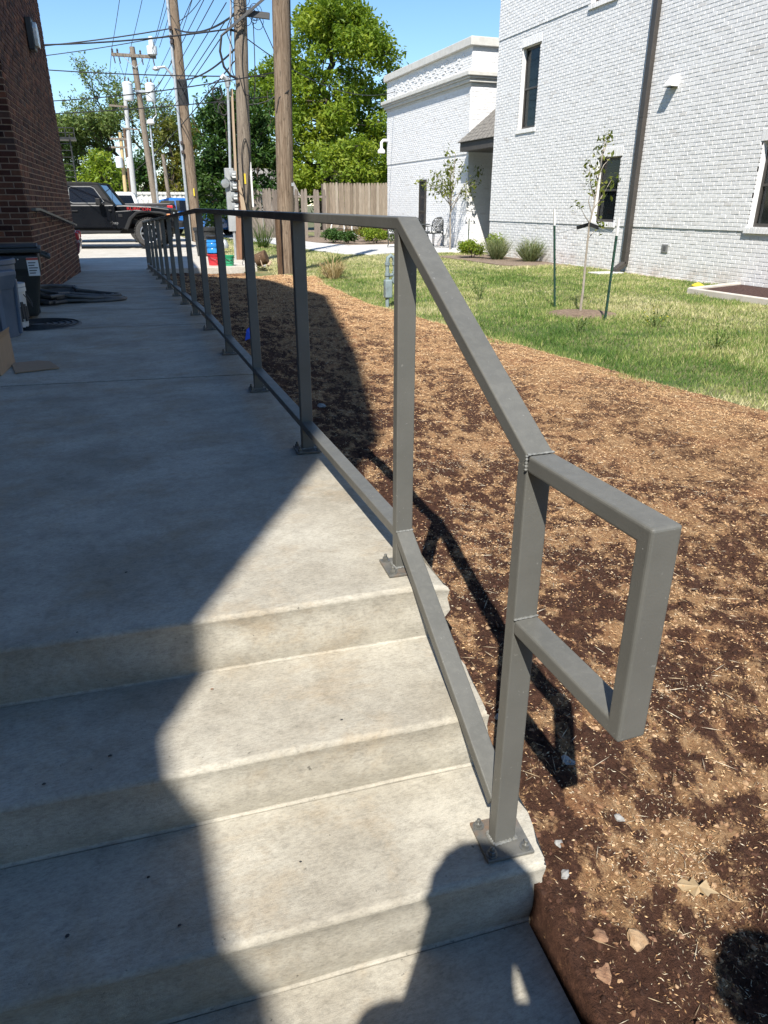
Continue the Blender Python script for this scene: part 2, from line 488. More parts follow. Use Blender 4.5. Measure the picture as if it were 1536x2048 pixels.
# concrete steps: each step a block with a rounded nose, right edge rough-cast
def chip(p, amp=1.0):
    return amp * float(.014*fbm(np.array(p*9.), np.array(3.1), 3) + .010*fbm(np.array(p*31.), np.array(7.7), 2))
def step_block(name, y_nose, z_top, y_back, z_bot, xr, parent, skew=-.065, xl=-2.2, back_skew=None, rad=.014, fil=.006):
    prof = []
    prof.append((y_back, z_top))
    for t in np.linspace(0.0, 1.0, 8)[1:]:
        yy = y_back + (y_nose + rad - y_back)*t
        prof.append((yy, z_top))
    for a in np.linspace(0, 90, 7)[1:]:
        prof.append((y_nose + rad - rad*math.sin(R(a)), z_top - rad + rad*math.cos(R(a))))
    zb = z_bot
    for t in (.25, .5, .75):
        prof.append((y_nose + .006*math.sin(t*7), z_top - rad + (zb + fil - z_top + rad)*t))
    for a in np.linspace(0, 90, 6):
        prof.append((y_nose - fil + fil*math.cos(R(a)), zb + fil - fil*math.sin(R(a))))
    prof.append((y_nose - fil, zb - .25))
    prof.append((y_back, zb - .25))
    n = len(prof); nc = 46
    V = []; F = []
    for c in range(nc):
        s = c / (nc - 1)
        for i, (y, z) in enumerate(prof):
            d = (1 - s) ** 1
            e = xr(y, z)
            x = xl + (e - xl) * s
            sk = skew if (back_skew is None or y < y_back - .01) else back_skew
            dz = .0022*float(fbm(np.array(x*3.), np.array(y*3. + z*5), 2)) if 0 < i < n - 2 else 0
            dy = (.004*float(fbm(np.array(x*4.), np.array(z*9. + 5), 3))) if 7 < i < n - 2 else 0
            V.append((x, y + sk*x + dy, z + dz - (.012*max(0, (x-.70)/.05) if x > .70 and z > z_top - .02 else 0)))
    for c in range(nc - 1):
        for i in range(n):
            j = (i + 1) % n
            F.append((c*n + i, c*n + j, (c+1)*n + j, (c+1)*n + i))
    mb = MB(); mb.add(V, F); mb.f.append(tuple((nc-1)*n + i for i in range(n))); mb.f.append(tuple(range(n))[::-1])
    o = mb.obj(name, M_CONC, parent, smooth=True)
    wn = o.modifiers.new('wn', 'WEIGHTED_NORMAL'); wn.weight = 100; wn.keep_sharp = True
    return o
steps = tag(bpy.data.objects.new('concrete_steps', None), kind='structure'); COL.objects.link(steps)
def xr1(y, z): return (.748 if z > -.08 else .748 - .3*(-.08 - z)) + chip(y*2 + z*5)
def xr2(y, z):
    b = np.interp(y, [1.0, 1.2, 1.45, 1.6], [.690, .700, .735, .742])
    return float(b) + chip(y*3 + z*4 + 3)
def xr3(y, z):
    b = np.interp(y, [.8, .9, 1.05, 1.25], [.655, .668, .715, .72])
    return float(b) + chip(y*3 + z*4 + 8)
step_block('step', 1.585, 0.0, 3.00, -.158, xr1, steps, back_skew=-.12)
step_block('step', 1.237, -.158, 1.577, -.31, xr2, steps)
step_block('step', .925, -.31, 1.229, -.462, xr3, steps)
mb = MB()
poly = [(-2.2, -5), (.62, -5), (.60, -1), (.61, .2), (.63, .6), (.648, .875), (-2.2, 1.06)]
mb.prism(poly, 'z', -.7, -.4625)
mb.obj('lower_landing', M_CONC, steps)
mb = MB(); mb.prism([(-.40, 1.22), (-.385, .2), (-1.4, .2), (-1.4, 1.3)], 'z', -.5, -.285)
mb.obj('cheek_block', M_CONC, steps, bevel=.012, seg=3)

walk = tag(bpy.data.objects.new('walkway', None), kind='structure'); COL.objects.link(walk)
js = [3.00, 4.43, 6.66, 8.1, 9.6, 11.1, 12.6, 14.1, 15.3, 16.40]
for y0, y1 in zip(js[:-1], js[1:]):
    V = []; F = []
    sk0 = -.12; sk1 = -.12 if y1 < 16.3 else 0.0
    xsn = [-2.2, -1.4, -.6, .1, .5, .748]; yn = 6
    for iy in range(yn + 1):
        t = iy / yn
        for x in xsn:
            y = (y0 + .012)*(1-t) + (y1 - .012)*t + (sk0*(1-t) + sk1*t)*x
            V.append((x + (chip(y*2) if x > .7 else 0), y, ramp_z(y) - (.004 if iy in (0, yn) else 0)))
    k = len(xsn)
    for iy in range(yn):
        for ix in range(k - 1):
            F.append((iy*k+ix, iy*k+ix+1, (iy+1)*k+ix+1, (iy+1)*k+ix))
    top = len(V)
    V += [(p[0], p[1], p[2] - .5) for p in V]
    for iy in range(yn):
        F.append((iy*k + k-1, top + iy*k + k-1, top + (iy+1)*k + k-1, (iy+1)*k + k-1))
    for ix in range(k - 1):
        F.append((ix, top + ix, top + ix + 1, ix + 1)); F.append((yn*k + ix, yn*k + ix + 1, top + yn*k + ix + 1, top + yn*k + ix))
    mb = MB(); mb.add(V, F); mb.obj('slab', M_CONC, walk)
mb = MB(); mb.add([(-2.2, 2.9, -.03), (.73, 2.6, -.03), (.73, 16.38, -.32), (-2.2, 16.38, -.32)], [(0, 1, 2, 3)])
mb.obj('joint_filler', pm('joint_dirt', (.03, .028, .025)), walk)
# ---------------------------------------------------------------- metal railing
def steel():
    m, nt, N, L, P = _nodes('painted_steel')
    g = N.new('ShaderNodeNewGeometry'); co = g.outputs['Position']
    f = noise(N, L, co, 6, 6, .65); r = ramp(N, [(.3, (.094, .093, .082)), (.7, (.118, .116, .103))]); L.new(f, r.inputs[0])
    f2 = noise(N, L, co, 75, 4, .65, .4); r2 = ramp(N, [(.67, 0.0), (.72, 1.0)]); L.new(f2, r2.inputs[0])
    c = mixc(N, L, math_n(N, L, 'MULTIPLY', r2.outputs[0], .55), r.outputs[0], (.24, .235, .215))
    # dust and water marks on faces that look up
    sp = N.new('ShaderNodeSeparateXYZ'); L.new(g.outputs['Normal'], sp.inputs[0])
    f3 = noise(N, L, co, 42, 6, .75, .6); r3 = ramp(N, [(.45, 0.0), (.66, 1.0)]); L.new(f3, r3.inputs[0])
    up = math_n(N, L, 'MULTIPLY', math_n(N, L, 'MAXIMUM', sp.outputs[2], 0.0), r3.outputs[0])
    c = mixc(N, L, math_n(N, L, 'MULTIPLY', up, .17), c, (.23, .225, .195))
    f4 = noise(N, L, co, 150, 2, .5); r4 = ramp(N, [(.77, 0.0), (.79, 1.0)]); L.new(f4, r4.inputs[0])
    c = mixc(N, L, math_n(N, L, 'MULTIPLY', r4.outputs[0], .8), c, (.42, .41, .39))
    L.new(c, P.inputs['Base Color'])
    fr = noise(N, L, co, 18, 5, .6); mr = N.new('ShaderNodeMapRange'); mr.inputs['To Min'].default_value = .30; mr.inputs['To Max'].default_value = .62; L.new(fr, mr.inputs[0]); L.new(mr.outputs[0], P.inputs['Roughness'])
    P.inputs['Specular IOR Level'].default_value = .45
    h = math_n(N, L, 'ADD', noise(N, L, co, 330, 3, .6), math_n(N, L, 'MULTIPLY', noise(N, L, co, 28, 4, .6), .8))
    L.new(bump_n(N, L, h, .22, .002), P.inputs['Normal'])
    return m
M_STEEL = steel()
M_PLATE = pm('plate_steel', (.085, .085, .078), (.14, .135, .12), scale=18, rough=.5, bump=.3, bscale=120, c3=(.16, .085, .04), s3=9)
M_WELD = pm('weld_bead', (.12, .12, .108), (.20, .20, .185), scale=60, rough=.4, bump=.8, bscale=190, bdist=.003)
M_BOLT = pm('bolt_zinc', (.16, .16, .15), (.24, .24, .22), scale=40, rough=.35, metal=.6)
XR = [(.60, .583), (.95, .597), (1.65, .635), (2.77, .645), (3.9, .651), (5.0, .660), (6.1, .667), (7.2, .674), (9, .68), (17, .69)]
def xrail(y): return float(np.interp(y, [p[0] for p in XR], [p[1] for p in XR]))
def sweep(path, w, t):
    """rectangular tube along a path lying in a near-vertical plane; path = centre of the TOP face's left edge (x,y,z)"""
    mb = MB(); m = len(path); secs = []
    for i in range(m):
        p = np.array(path[i]); ds = []
        if i > 0: d = p - np.array(path[i-1]); ds.append(d / np.linalg.norm(d))
        if i < m - 1: d = np.array(path[i+1]) - p; ds.append(d / np.linalg.norm(d))
        nn = [np.array([0, d[2], -d[1]]) / max(1e-6, math.hypot(d[1], d[2])) for d in ds]
        b = sum(nn); b = b / np.linalg.norm(b); b = b / max(.3, float(np.dot(b, nn[0])))
        secs.append([p, p + np.array([w, 0, 0]), p + np.array([w, 0, 0]) + b*t, p + b*t])
    for s in secs: mb.v.extend([tuple(q) for q in s])
    for i in range(m - 1):
        for k in range(4):
            k2 = (k+1) % 4
            mb.f.append((i*4+k, i*4+k2, (i+1)*4+k2, (i+1)*4+k))
    mb.f.append((3, 2, 1, 0)); mb.f.append(tuple((m-1)*4 + k for k in range(4)))
    return mb
rail = thing('handrail', 'long grey painted square-tube steel handrail bolted along the concrete walkway and steps', 'railing', (.66, 1.66, 0))
post_y = [1.648 + 1.12*i for i in range(14)]
RH = .925; TW = .050; TT = .029
def top_z(y): return RH + ramp_z(y) - (0 if y < 6.2 else 0)
pts = []
for y in [post_y[-1] + .03] + [14, 12, 10, 8.2, 7.2, 6.2, 4.5, 3.0]:
    pts.append((xrail(y), y, top_z(y)))
pts += [(xrail(1.655), 1.655, RH), (xrail(.955), .955, .574)]
# path runs toward the camera: normal from sweep points up for -Y travel, so flip thickness sign
mbt = sweep(pts, TW, -TT)
def fix(mb):
    import bmesh
    bm = bmesh.new(); me = mb.mesh(); bm.from_mesh(me); bmesh.ops.recalc_face_normals(bm, faces=bm.faces)
    mb.v = [tuple(v.co) for v in bm.verts]; mb.f = [tuple(v.index for v in f.verts) for f in bm.faces]; bm.free()
    bpy.data.meshes.remove(me)
    return mb
fix(mbt).obj('top_rail', M_STEEL, rail, bevel=.0035, seg=3)
hx = xrail(.95)
mbh = sweep([(hx, .953, .5735), (hx - .012, .655, .5735), (hx - .012, .655, .222), (hx, .953, .222)], TW - .001, -TT)
# the loop: outside faces on path, inner faces offset inward
mbh = MB()
P = [(.952, .5735), (.645, .5735), (.645, .230), (.952, .230)]
Q = [(.952, .5735-TT), (.645+TT, .5735-TT), (.645+TT, .230+TT), (.952, .230+TT)]
xo = [hx+.0005, hx-.001, hx-.001, hx+.0005]
for k in range(4):
    for (y, z) in (P[k], Q[k]):
        mbh.v.append((xo[k], y, z)); mbh.v.append((xo[k] + TW - .001, y, z))
for k in range(3):
    a = k*4; b = a + 4
    mbh.f += [(a, a+1, b+1, b), (a+2, b+2, b+3, a+3), (a, b, b+2, a+2), (a+1, a+3, b+3, b+1)]
mbh.f += [(0, 2, 3, 1), (12, 13, 15, 14)]
fix(mbh).obj('handle_loop', M_STEEL, rail, bevel=.005, seg=3)
# bottom rail between posts
pts = []
for y in [post_y[-1]] + [14, 12, 10, 8.2, 7.2, 6.2, 4.5, 3.0]:
    pts.append((xrail(y)+.001, y, .128 + ramp_z(y)))
pts += [(xrail(1.66)+.001, 1.66, .128)]
fix(sweep(pts, TW-.002, -TT)).obj('bottom_rail', M_STEEL, rail, bevel=.0035, seg=3)
fix(sweep([(xrail(1.645)+.001, 1.645, .124), (xrail(.99)+.001, .985, -.205)], TW-.002, -TT)).obj('bottom_rail', M_STEEL, rail, bevel=.0035, seg=3)
def post(y, z0, z1):
    x = xrail(y); mb = MB()
    mb.box(x+.0006, x + TW-.0006, y, y + .03, z0, z1)
    return mb.obj('post', M_STEEL, rail, bevel=.003, seg=2)
def base_plate(y, z, rot=-.07):
    x = xrail(y) + TW/2; yc = y + .015
    mb = MB(); M = Matrix.Translation((x, yc, z)) @ Matrix.Rotation(rot, 4, 'Z')
    mb.box(-.053, .053, -.053, .053, .002, .010, M)
    pl = mb.obj('base_plate', M_PLATE, rail, bevel=.002)
    for sx in (-1, 1):
        for sy in (-1, 1):
            b = MB(); c = M @ Vector((sx*.038, sy*.038, 0))
            b.lathe([(.0125, .010), (.0125, .012)], c, 14); b.lathe([(.0085, .0121), (.0085, .0205), (.0075, .021)], c, 6); b.lathe([(.0045, .021), (.0045, .029), (.0035, .0305)], c, 10)
            b.obj('bolt', M_BOLT, pl)
    w = MB()
    q = [(x - TW/2 - .002, yc - .017), (x + TW/2 + .002, yc - .017), (x + TW/2 + .002, yc + .017), (x - TW/2 - .002, yc + .017)]
    for a, b in zip(q, q[1:] + q[:1]):
        w.tube([(a[0] + (b[0]-a[0])*t, a[1] + (b[1]-a[1])*t, z + .0125 + .001*math.sin(t*37)) for t in np.linspace(0, 1, 12)], [.0035 + .0008*math.sin(i*2.6) for i in range(12)], 6)
    w.obj('weld', M_WELD, pl, smooth=True)
for y in post_y:
    post(y, ramp_z(y) + .008, top_z(y) - .012)
    base_plate(y, ramp_z(y))
post(.953, -.31 + .008, .555)
base_plate(.953, -.31, -.09)
def bead(p0, p1, r=.0022):
    w = MB(); p0 = Vector(p0); p1 = Vector(p1)
    w.tube([p0.lerp(p1, t) + Vector((0, 0, .0008*math.sin(t*41))) for t in np.linspace(0, 1, 14)], [r*(1 + .3*math.sin(i*2.2)) for i in range(14)], 6)
    w.obj('weld', M_WELD, rail, smooth=True)
bead((hx, .9525, .5745), (hx+TW, .9525, .5745)); bead((hx-.001, .953, .574), (hx-.001, .953, .547), .0025)
bead((hx, .9515, .2595), (hx+TW, .9515, .2595)); xa = xrail(1.648)
bead((xa, 1.647, .1235), (xa+TW, 1.647, .1235), .003)

# ---------------------------------------------------------------- brick layer
UNIT = None
def unit_brick():
    mb = MB()
    a = .5; i = .485; j = .455
    mb.add([(-a, -.5, -a), (a, -.5, -a), (a, -.5, a), (-a, -.5, a), (-i, .5, -j), (i, .5, -j), (i, .5, j), (-i, .5, j)],
           [(4, 7, 6, 5), (0, 4, 5, 1), (1, 5, 6, 2), (2, 6, 7, 3), (3, 7, 4, 0)])
    return mb.mesh(name='brick')
def lay_bricks(parent, org, u, n, L, z0, z1, m_ind, m_stuff, n_ind, holes=(), top=None, cz=.0677, bl=.203, jt=.0095, proud=.008, jit=.0025, tilt=.0, bond=.5, name='brick', bump_sel=None, u0=0.0, prot=None):
    org = Vector(org); u = Vector(u).normalized(); n = Vector(n).normalized(); rl = root_loc(parent)
    out = []
    nc = int((z1 - z0) / cz)
    for c in range(nc):
        za = z0 + c*cz; zb = za + cz - jt
        iv = [(u0, L)]
        for (ha, hb, hz0, hz1) in holes:
            if zb > hz0 + .004 and za < hz1 - .004:
                nv = []
                for a, b in iv:
                    if hb <= a or ha >= b: nv.append((a, b)); continue
                    if ha > a: nv.append((a, ha))
                    if hb < b: nv.append((hb, b))
                iv = nv
        off = (bond * bl if c % 2 else 0.0) + random.uniform(-.006, .006)
        k = int(u0/bl) - 1
        while k*bl + off < L:
            a = k*bl + off; b = a + bl - jt + random.uniform(-.0015, .0015); k += 1
            for ia, ib in iv:
                p, q = max(a, ia), min(b, ib)
                if q - p < .025: continue
                if top is not None and zb > top((p + q)/2): continue
                out.append((p, q, za + random.uniform(-.001, .001), zb + random.uniform(-.001, .001)))
    cen = []
    for p, q, za, zb in out:
        cc = org + u*((p+q)/2); cc.z = (za+zb)/2
        cen.append(cc)
    if n_ind:
        d = [(seen(c_), i) for i, c_ in enumerate(cen)]; d.sort()
        pick = set(i for s, i in d[:n_ind] if s < 1e8)
    else: pick = set()
    V = []; rnd = []
    global UNIT
    if pick:
        me = unit_brick(); me.materials.append(m_ind)
    for i, (p, q, za, zb) in enumerate(out):
        pr = proud + random.uniform(-jit, jit)
        if prot is not None: pr += prot((p+q)/2, (za+zb)/2)
        if i in pick:
            o = bpy.data.objects.new(name, me); COL.objects.link(o); o.parent = parent
            w, h, dp = q - p, zb - za, pr + .006
            ax = u if (n.cross(Vector((0, 0, 1)))).dot(u) > 0 else -u
            rotm = Matrix((ax, n, Vector((0, 0, 1)))).transposed().to_4x4()
            o.matrix_local = Matrix.Translation(cen[i] + n*((pr - .006)/2) - rl) @ rotm @ Matrix.Diagonal((w, dp, h, 1))
        else:
            e = min(.003, (q-p)*.2)
            t = random.uniform(-tilt, tilt)
            for (uu, zz, dd) in ((p, za, -.006), (q, za, -.006), (q, zb, -.006), (p, zb, -.006), (p+e, za+e, pr+t), (q-e, za+e, pr-t), (q-e, zb-e, pr-t), (p+e, zb-e, pr+t)):
                c_ = org + u*uu + n*dd
                V.append((c_.x - rl.x, c_.y - rl.y, zz - rl.z))
            rnd.append(random.random())
    if V:
        V = np.array(V); b = np.arange(0, len(V), 8)[:, None, None]
        f = np.array([(4, 5, 6, 7), (0, 1, 5, 4), (1, 2, 6, 5), (2, 3, 7, 6), (3, 0, 4, 7)])
        if (u.cross(Vector((0, 0, 1)))).dot(n) < 0: f = f[:, ::-1]
        F = (b + f[None]).reshape(-1, 4)
        o = link(name + '_courses', np_mesh('bricks', V, F, np.repeat(rnd, 5)), m_stuff, parent)
        tag(o, kind='stuff')
    return len(out)

# ---------------------------------------------------------------- brown brick wing and hall on the left
ST = [(0, (.03, .012, .010)), (.25, (.07, .026, .018)), (.5, (.10, .04, .026)), (.72, (.135, .06, .036)), (.86, (.06, .04, .035)), (.95, (.19, .072, .04)), (1, (.16, .075, .044))]
MB_I = brick_mat('brown_brick', ST, True); MB_S = brick_mat('brown_brick_run', ST, False)
M_MORT = pm('mortar_tan', (.25, .175, .125), (.36, .26, .19), scale=9, rough=.95, bump=.5, bscale=150)
M_ROOFD = pm('roof_dark', (.05, .048, .046), (.08, .075, .07), rough=.9, bump=.4, bscale=30)
wing = thing('brick_building', 'dark red-brown brick building in shadow on the left of the walkway', 'building', (-2.2, 10.3, -.3))
ux = Vector((.2805, 5.70, 0)).normalized(); nx = Vector((ux.y, -ux.x, 0))
c0 = Vector((-.88, 10.3, 0)); LW = 5.71; HW = 5.4
c1 = c0 + ux*LW; back = -nx*6.0
mb = MB(); mb.prism([tuple((c0 + back)[:2]), tuple(c0[:2]), tuple(c1[:2]), tuple((c1 + back)[:2])], 'z', -.6, HW)
mb.obj('wall', M_MORT, wing)
mb = MB(); p = [c0 + back + Vector((0, -.05, 0)), c0 + nx*.05 - ux*.05, c1 + nx*.05 + ux*.05, c1 + back + ux*.05]
mb.prism([tuple(q[:2]) for q in p], 'z', HW, HW + .12); mb.obj('coping', pm('coping_metal', (.06, .05, .045), rough=.5), wing)
nf = -ux
lay_bricks(wing, c0, ux, nx, LW, -.42, HW, MB_I, MB_S, 190, tilt=.001)
lay_bricks(wing, c0 - nx*0, -nx, nf, 2.0, -.42, HW, MB_I, MB_S, 110, u0=0.0, tilt=.001)
mb = MB(); mb.box(-.02, .02, -.02, .02, 0, 1)
# tall gabled hall to the left (out of frame); it throws the big shadow over walk and steps
hall = thing('brick_hall', 'tall gabled brown brick hall left of the frame shading the walkway', 'building', (-2.05, -2.2, -.5))
HX = -2.0
gab = [(-2.03, 7.55), (-1.62, 8.05), (-.65, 9.2), (.55, 10.15), (2.3, 11.6), (6.4, 10.45), (10.28, 6.4), (10.28, -.7), (-2.03, -.7)]
mb = MB(); mb.prism(gab, 'x', HX - 8, HX); mb.obj('wall', M_MORT, hall)
def gtop(u):
    y = -2.03 + u
    return float(np.interp(y, [g[0] for g in gab[:7]], [g[1] for g in gab[:7]])) - .05
lay_bricks(hall, (HX, -2.03, 0), (0, 1, 0), (1, 0, 0), 12.28, -.45, 11.6, MB_I, MB_S, 0, top=gtop)
mb = MB(); mb.box(HX - 8, HX - .02, -9, -2.04, -.6, 4.5); mb.obj('porch_block', M_MORT, hall)
lay_bricks(hall, (HX - .02, -9, 0), (0, 1, 0), (1, 0, 0), 6.94, -.45, 4.5, MB_I, MB_S, 0)

# wall lantern
M_BLK = pm('black_metal', (.012, .012, .012), (.03, .03, .03), rough=.45)
M_FROST = pm('frosted_glass', (.55, .57, .55), (.65, .66, .64), rough=.25)
def on_wing(t, z, out=0.0):
    q = c0 + ux*t + nx*out; return Vector((q.x, q.y, z))
lp = on_wing(3.2, 3.28); lamp = thing('wall_lantern', 'black wall lantern with frosted white lens high on the brown brick wall', 'lamp', lp)
Mw = Matrix.Translation(lp) @ Matrix((ux, nx, Vector((0, 0, 1)))).transposed().to_4x4()
mb = MB(); mb.box(-.13, .13, .012, .10, -.22, .19, Mw); mb.obj('housing', M_BLK, lamp, bevel=.012)
mb = MB(); q = [(-.10, -.17), (.10, -.17), (.13, -.08), (.13, .06), (.06, .14), (-.06, .14), (-.13, .06), (-.13, -.08)]
mb.prism(q, 'y', .101, .155, Mw); mb.obj('lens', M_FROST, lamp, bevel=.01)
# wall-mounted handrail
wr = thing('wall_handrail', 'flat dark metal handrail bracketed to the brown brick wall', 'handrail', on_wing(.2, 0))
mb = MB(); mb.beam(on_wing(-.02, .9, .075), on_wing(.42, .9, .075), .05, .03); mb.beam(on_wing(.42, .9, .075), on_wing(5.3, .60, .075), .05, .03); mb.obj('rail', M_STEEL, wr)
for t in (.2, 1.7, 3.2, 4.7):
    z = .9 - max(0, t-.42)*.0615
    mb = MB(); mb.tube([on_wing(t, z - .09, .004), on_wing(t, z - .09, .06), on_wing(t, z - .02, .075)], .007, 6); mb.obj('bracket', M_BLK, wr)

# ---------------------------------------------------------------- white painted brick building
SW = [(0, (.70, .694, .682)), (.4, (.735, .728, .715)), (.85, (.765, .758, .745)), (.95, (.72, .71, .69)), (.985, (.62, .60, .575)), (1, (.76, .755, .74))]
G = ((.55, .54, .525), 7.5, .66, .76, (.40, .26, .17))
MW_I = brick_mat('white_brick', SW, True, .8, .6, G, (.9, 1.04)); MW_S = brick_mat('white_brick_run', SW, False, .8, .6, G, (.9, 1.04))
M_WM = pm('white_mortar', (.66, .655, .645), (.74, .735, .725), scale=11, rough=.9, bump=.4, bscale=160)
M_WTRIM = pm('white_trim', (.68, .67, .64), (.74, .73, .7), rough=.6)
M_FRAME = pm('bronze_frame', (.035, .031, .027), (.05, .044, .038), rough=.4)
M_GLASS = emit_free_glass('window_glass')
WX = 10.5; WY1 = 19.84
wb = thing('white_building', 'large white painted brick building with dark-framed windows at right', 'building', (WX, 13, -.45))
WINS = [(14.06, 14.86, .60, 1.90), (9.35, 10.30, .60, 1.92), (17.70, 18.55, 2.76, 4.57), (14.80, 15.70, 4.92, 6.4), (9.4, 10.3, 4.92, 6.4), (5.2, 6.1, .60, 1.92), (5.2, 6.1, 4.92, 6.4)]
WTOP = 8.2; WY0 = 1.0
holes = [(a - WY0, b - WY0, c, d) for a, b, c, d in WINS]
# backing wall with openings, built from strips
ysp = sorted({WY0, WY1} | {w[0] for w in WINS} | {w[1] for w in WINS}); zsp = sorted({-.7, WTOP, .5275, 4.93} | {w[2] for w in WINS} | {w[3] for w in WINS})
mb = MB()
for y0, y1 in zip(ysp[:-1], ysp[1:]):
    for z0, z1 in zip(zsp[:-1], zsp[1:]):
        ym, zm = (y0+y1)/2, (z0+z1)/2
        if any(a < ym < b and c < zm < d for a, b, c, d in WINS): continue
        xx = WX if zm < .5275 else (WX - .018 if zm < 4.93 else WX - .036)
        mb.add([(xx, y0, z0), (xx, y1, z0), (xx, y1, z1), (xx, y0, z1)], [(3, 2, 1, 0)])
mb.add([(WX, WY1, -.7), (WX+12, WY1, -.7), (WX+12, WY1, WTOP), (WX, WY1, WTOP)], [(0, 3, 2, 1)])
mb.add([(WX, WY0, WTOP), (WX, WY1, WTOP), (WX+12, WY1, WTOP), (WX+12, WY0, WTOP)], [(3, 2, 1, 0)])
mb.add([(WX, WY0, -.7), (WX+12, WY0, -.7), (WX+12, WY0, WTOP), (WX, WY0, WTOP)], [(0, 1, 2, 3)])
mb.obj('wall', M_WM, wb)
sill_holes = []
for a, b, c, d in WINS:
    sill_holes += [(a - .06 - WY0, b + .06 - WY0, c - .11, c), (a - .06 - WY0, b + .06 - WY0, d, d + .2)]
zb = -.488
lay_bricks(wb, (WX, WY0, 0), (0, 1, 0), (-1, 0, 0), WY1 - WY0, zb, .5277, MW_I, MW_S, 180, holes + sill_holes, jit=.002, tilt=.0015, proud=.0055)
lay_bricks(wb, (WX - .018, WY0, 0), (0, 1, 0), (-1, 0, 0), WY1 - WY0, .5285, 4.93, MW_I, MW_S, 120, holes + sill_holes, jit=.002, tilt=.0015, proud=.0055)
lay_bricks(wb, (WX - .036, WY0, 0), (0, 1, 0), (-1, 0, 0), WY1 - WY0, 4.935, WTOP, MW_I, MW_S, 0, holes + sill_holes, jit=.002, tilt=.0015, proud=.0055)
mb = MB(); mb.box(WX - .010, WX - .0005, WY0, WY1, 4.91, WTOP); mb.obj('upper_wall', M_WM, wb) if False else None
lay_bricks(wb, (WX, WY1, 0), (1, 0, 0), (0, 1, 0), 3.0, zb, WTOP, MW_I, MW_S, 0)
M_BLIND = pm('blind_slat', (.10, .13, .12), (.15, .18, .165), rough=.5)
M_CURT = pm('curtain', (.25, .28, .26), (.36, .38, .36), scale=3, rough=.9)
def window(bld, X, a, b, c, d, blinds=True, dirn=-1):
    """opening a..b along Y, c..d in Z, in the wall x = X that faces -x"""
    rv = .11; f = .055
    w = MB(); w.box(X + rv, X + rv + .05, a, a + f, c, d); w.box(X + rv, X + rv + .05, b - f, b, c, d)
    w.box(X + rv, X + rv + .05, a + f, b - f, c, c + f); w.box(X + rv, X + rv + .05, a + f, b - f, d - f, d)
    w.box(X + rv - .006, X + rv + .044, a + f, b - f, (c+d)/2 - .022, (c+d)/2 + .022)
    fr = w.obj('window', M_FRAME, bld, bevel=.004)
    p = MB(); p.box(X + rv + .025, X + rv + .031, a + f, b - f, c + f, (c+d)/2 - .022); p.obj('pane', M_GLASS2, fr)
    p = MB(); p.box(X + rv + .015, X + rv + .021, a + f, b - f, (c+d)/2 + .022, d - f); p.obj('pane', M_GLASS2, fr)
    if blinds:
        s = MB(); z = c + f + .02
        while z < (d - f - .02 if blinds == 2 else (c+d)/2 - .04 + (d-c)*.1):
            s.box(X + rv + .085, X + rv + .12, a + f, b - f, z, z + .006, None); z += .046
        s.obj('blind', M_BLIND, fr)
    else:
        s = MB()
        for k in range(9):
            y = b - f - .03 - k*.03; s.tube([(X + rv + .11, y, c + .05), (X + rv + .11, y + .004*math.sin(k), d - .06)], .018, 6)
        s.obj('curtain', M_CURT, fr, smooth=True)
    r = MB(); r.box(X + .28, X + .29, a - .2, b + .2, c - .2, d + .2); r.obj('room_back', M_BLK, fr)
    # jamb returns, painted
    j = MB(); j.box(X, X + .17, a - .035, a - .0005, c, d); j.box(X, X + .17, b + .0005, b + .035, c, d); j.box(X, X + .17, a, b, d + .0005, d + .03); j.box(X, X + .17, a, b, c - .03, c - .0005)
    j.obj('reveal', M_WM, fr)
    # soldier head and rowlock sill bricks
    n = max(4, int((b - a + .12) / .0677)); me = None
    st = (b - a + .12) / n
    for lo, hi, pr in ((d + .004, d + .198, .010), (c - .106, c - .004, .035)):
        for k in range(n):
            if me is None:
                me = unit_brick(); me.materials.append(MW_I)
            o = bpy.data.objects.new('brick', me); COL.objects.link(o); o.parent = fr
            pr2 = pr + random.uniform(-.002, .002); y = a - .06 + (k + .5)*st
            rot = Matrix((Vector((0, 1, 0)), Vector((-1, 0, 0)), Vector((0, 0, 1)))).transposed().to_4x4()
            o.matrix_local = Matrix.Translation(Vector((X - (pr2 - .01)/2, y, (lo+hi)/2)) - root_loc(bld)) @ rot @ Matrix.Diagonal((st - .009, pr2 + .01, hi - lo, 1))
def glass2():
    m, nt, N, L, P = _nodes('pane_glass')
    P.inputs['Base Color'].default_value = (.012, .016, .018, 1); P.inputs['Roughness'].default_value = .05; P.inputs['Specular IOR Level'].default_value = .7
    t = N.new('ShaderNodeBsdfTransparent'); t.inputs[0].default_value = (.55, .62, .6, 1)
    mx = N.new('ShaderNodeMixShader'); mx.inputs[0].default_value = .5
    L.new(P.outputs[0], mx.inputs[1]); L.new(t.outputs[0], mx.inputs[2]); L.new(mx.outputs[0], N['Material Output'].inputs[0])
    return m
M_GLASS2 = glass2()
for k, (a, b, c, d) in enumerate(WINS):
    window(wb, WX - (.018 if c < 4.9 else .036), a, b, c, d, blinds=(1 if c < 1 else 0))
mb = MB(); mb.box(WX - .03, WX + .2, WY0, WY1 + .03, WTOP + .002, WTOP + .15); mb.obj('coping', M_WTRIM, wb)
# damp-proof ledge of bare grout along the base
mb = MB()
for k in range(180):
    y = WY0 + 2 + k*.095; mb.cbox((WX - .02 - random.random()*.02, y, -.43 + random.uniform(-.015, .012)), (.05, .11, .05), None)
mb.obj('footing', pm('grout_lumps', (.42, .31, .24), (.55, .47, .4), scale=12, rough=.95, bump=.8, bscale=50), wb)

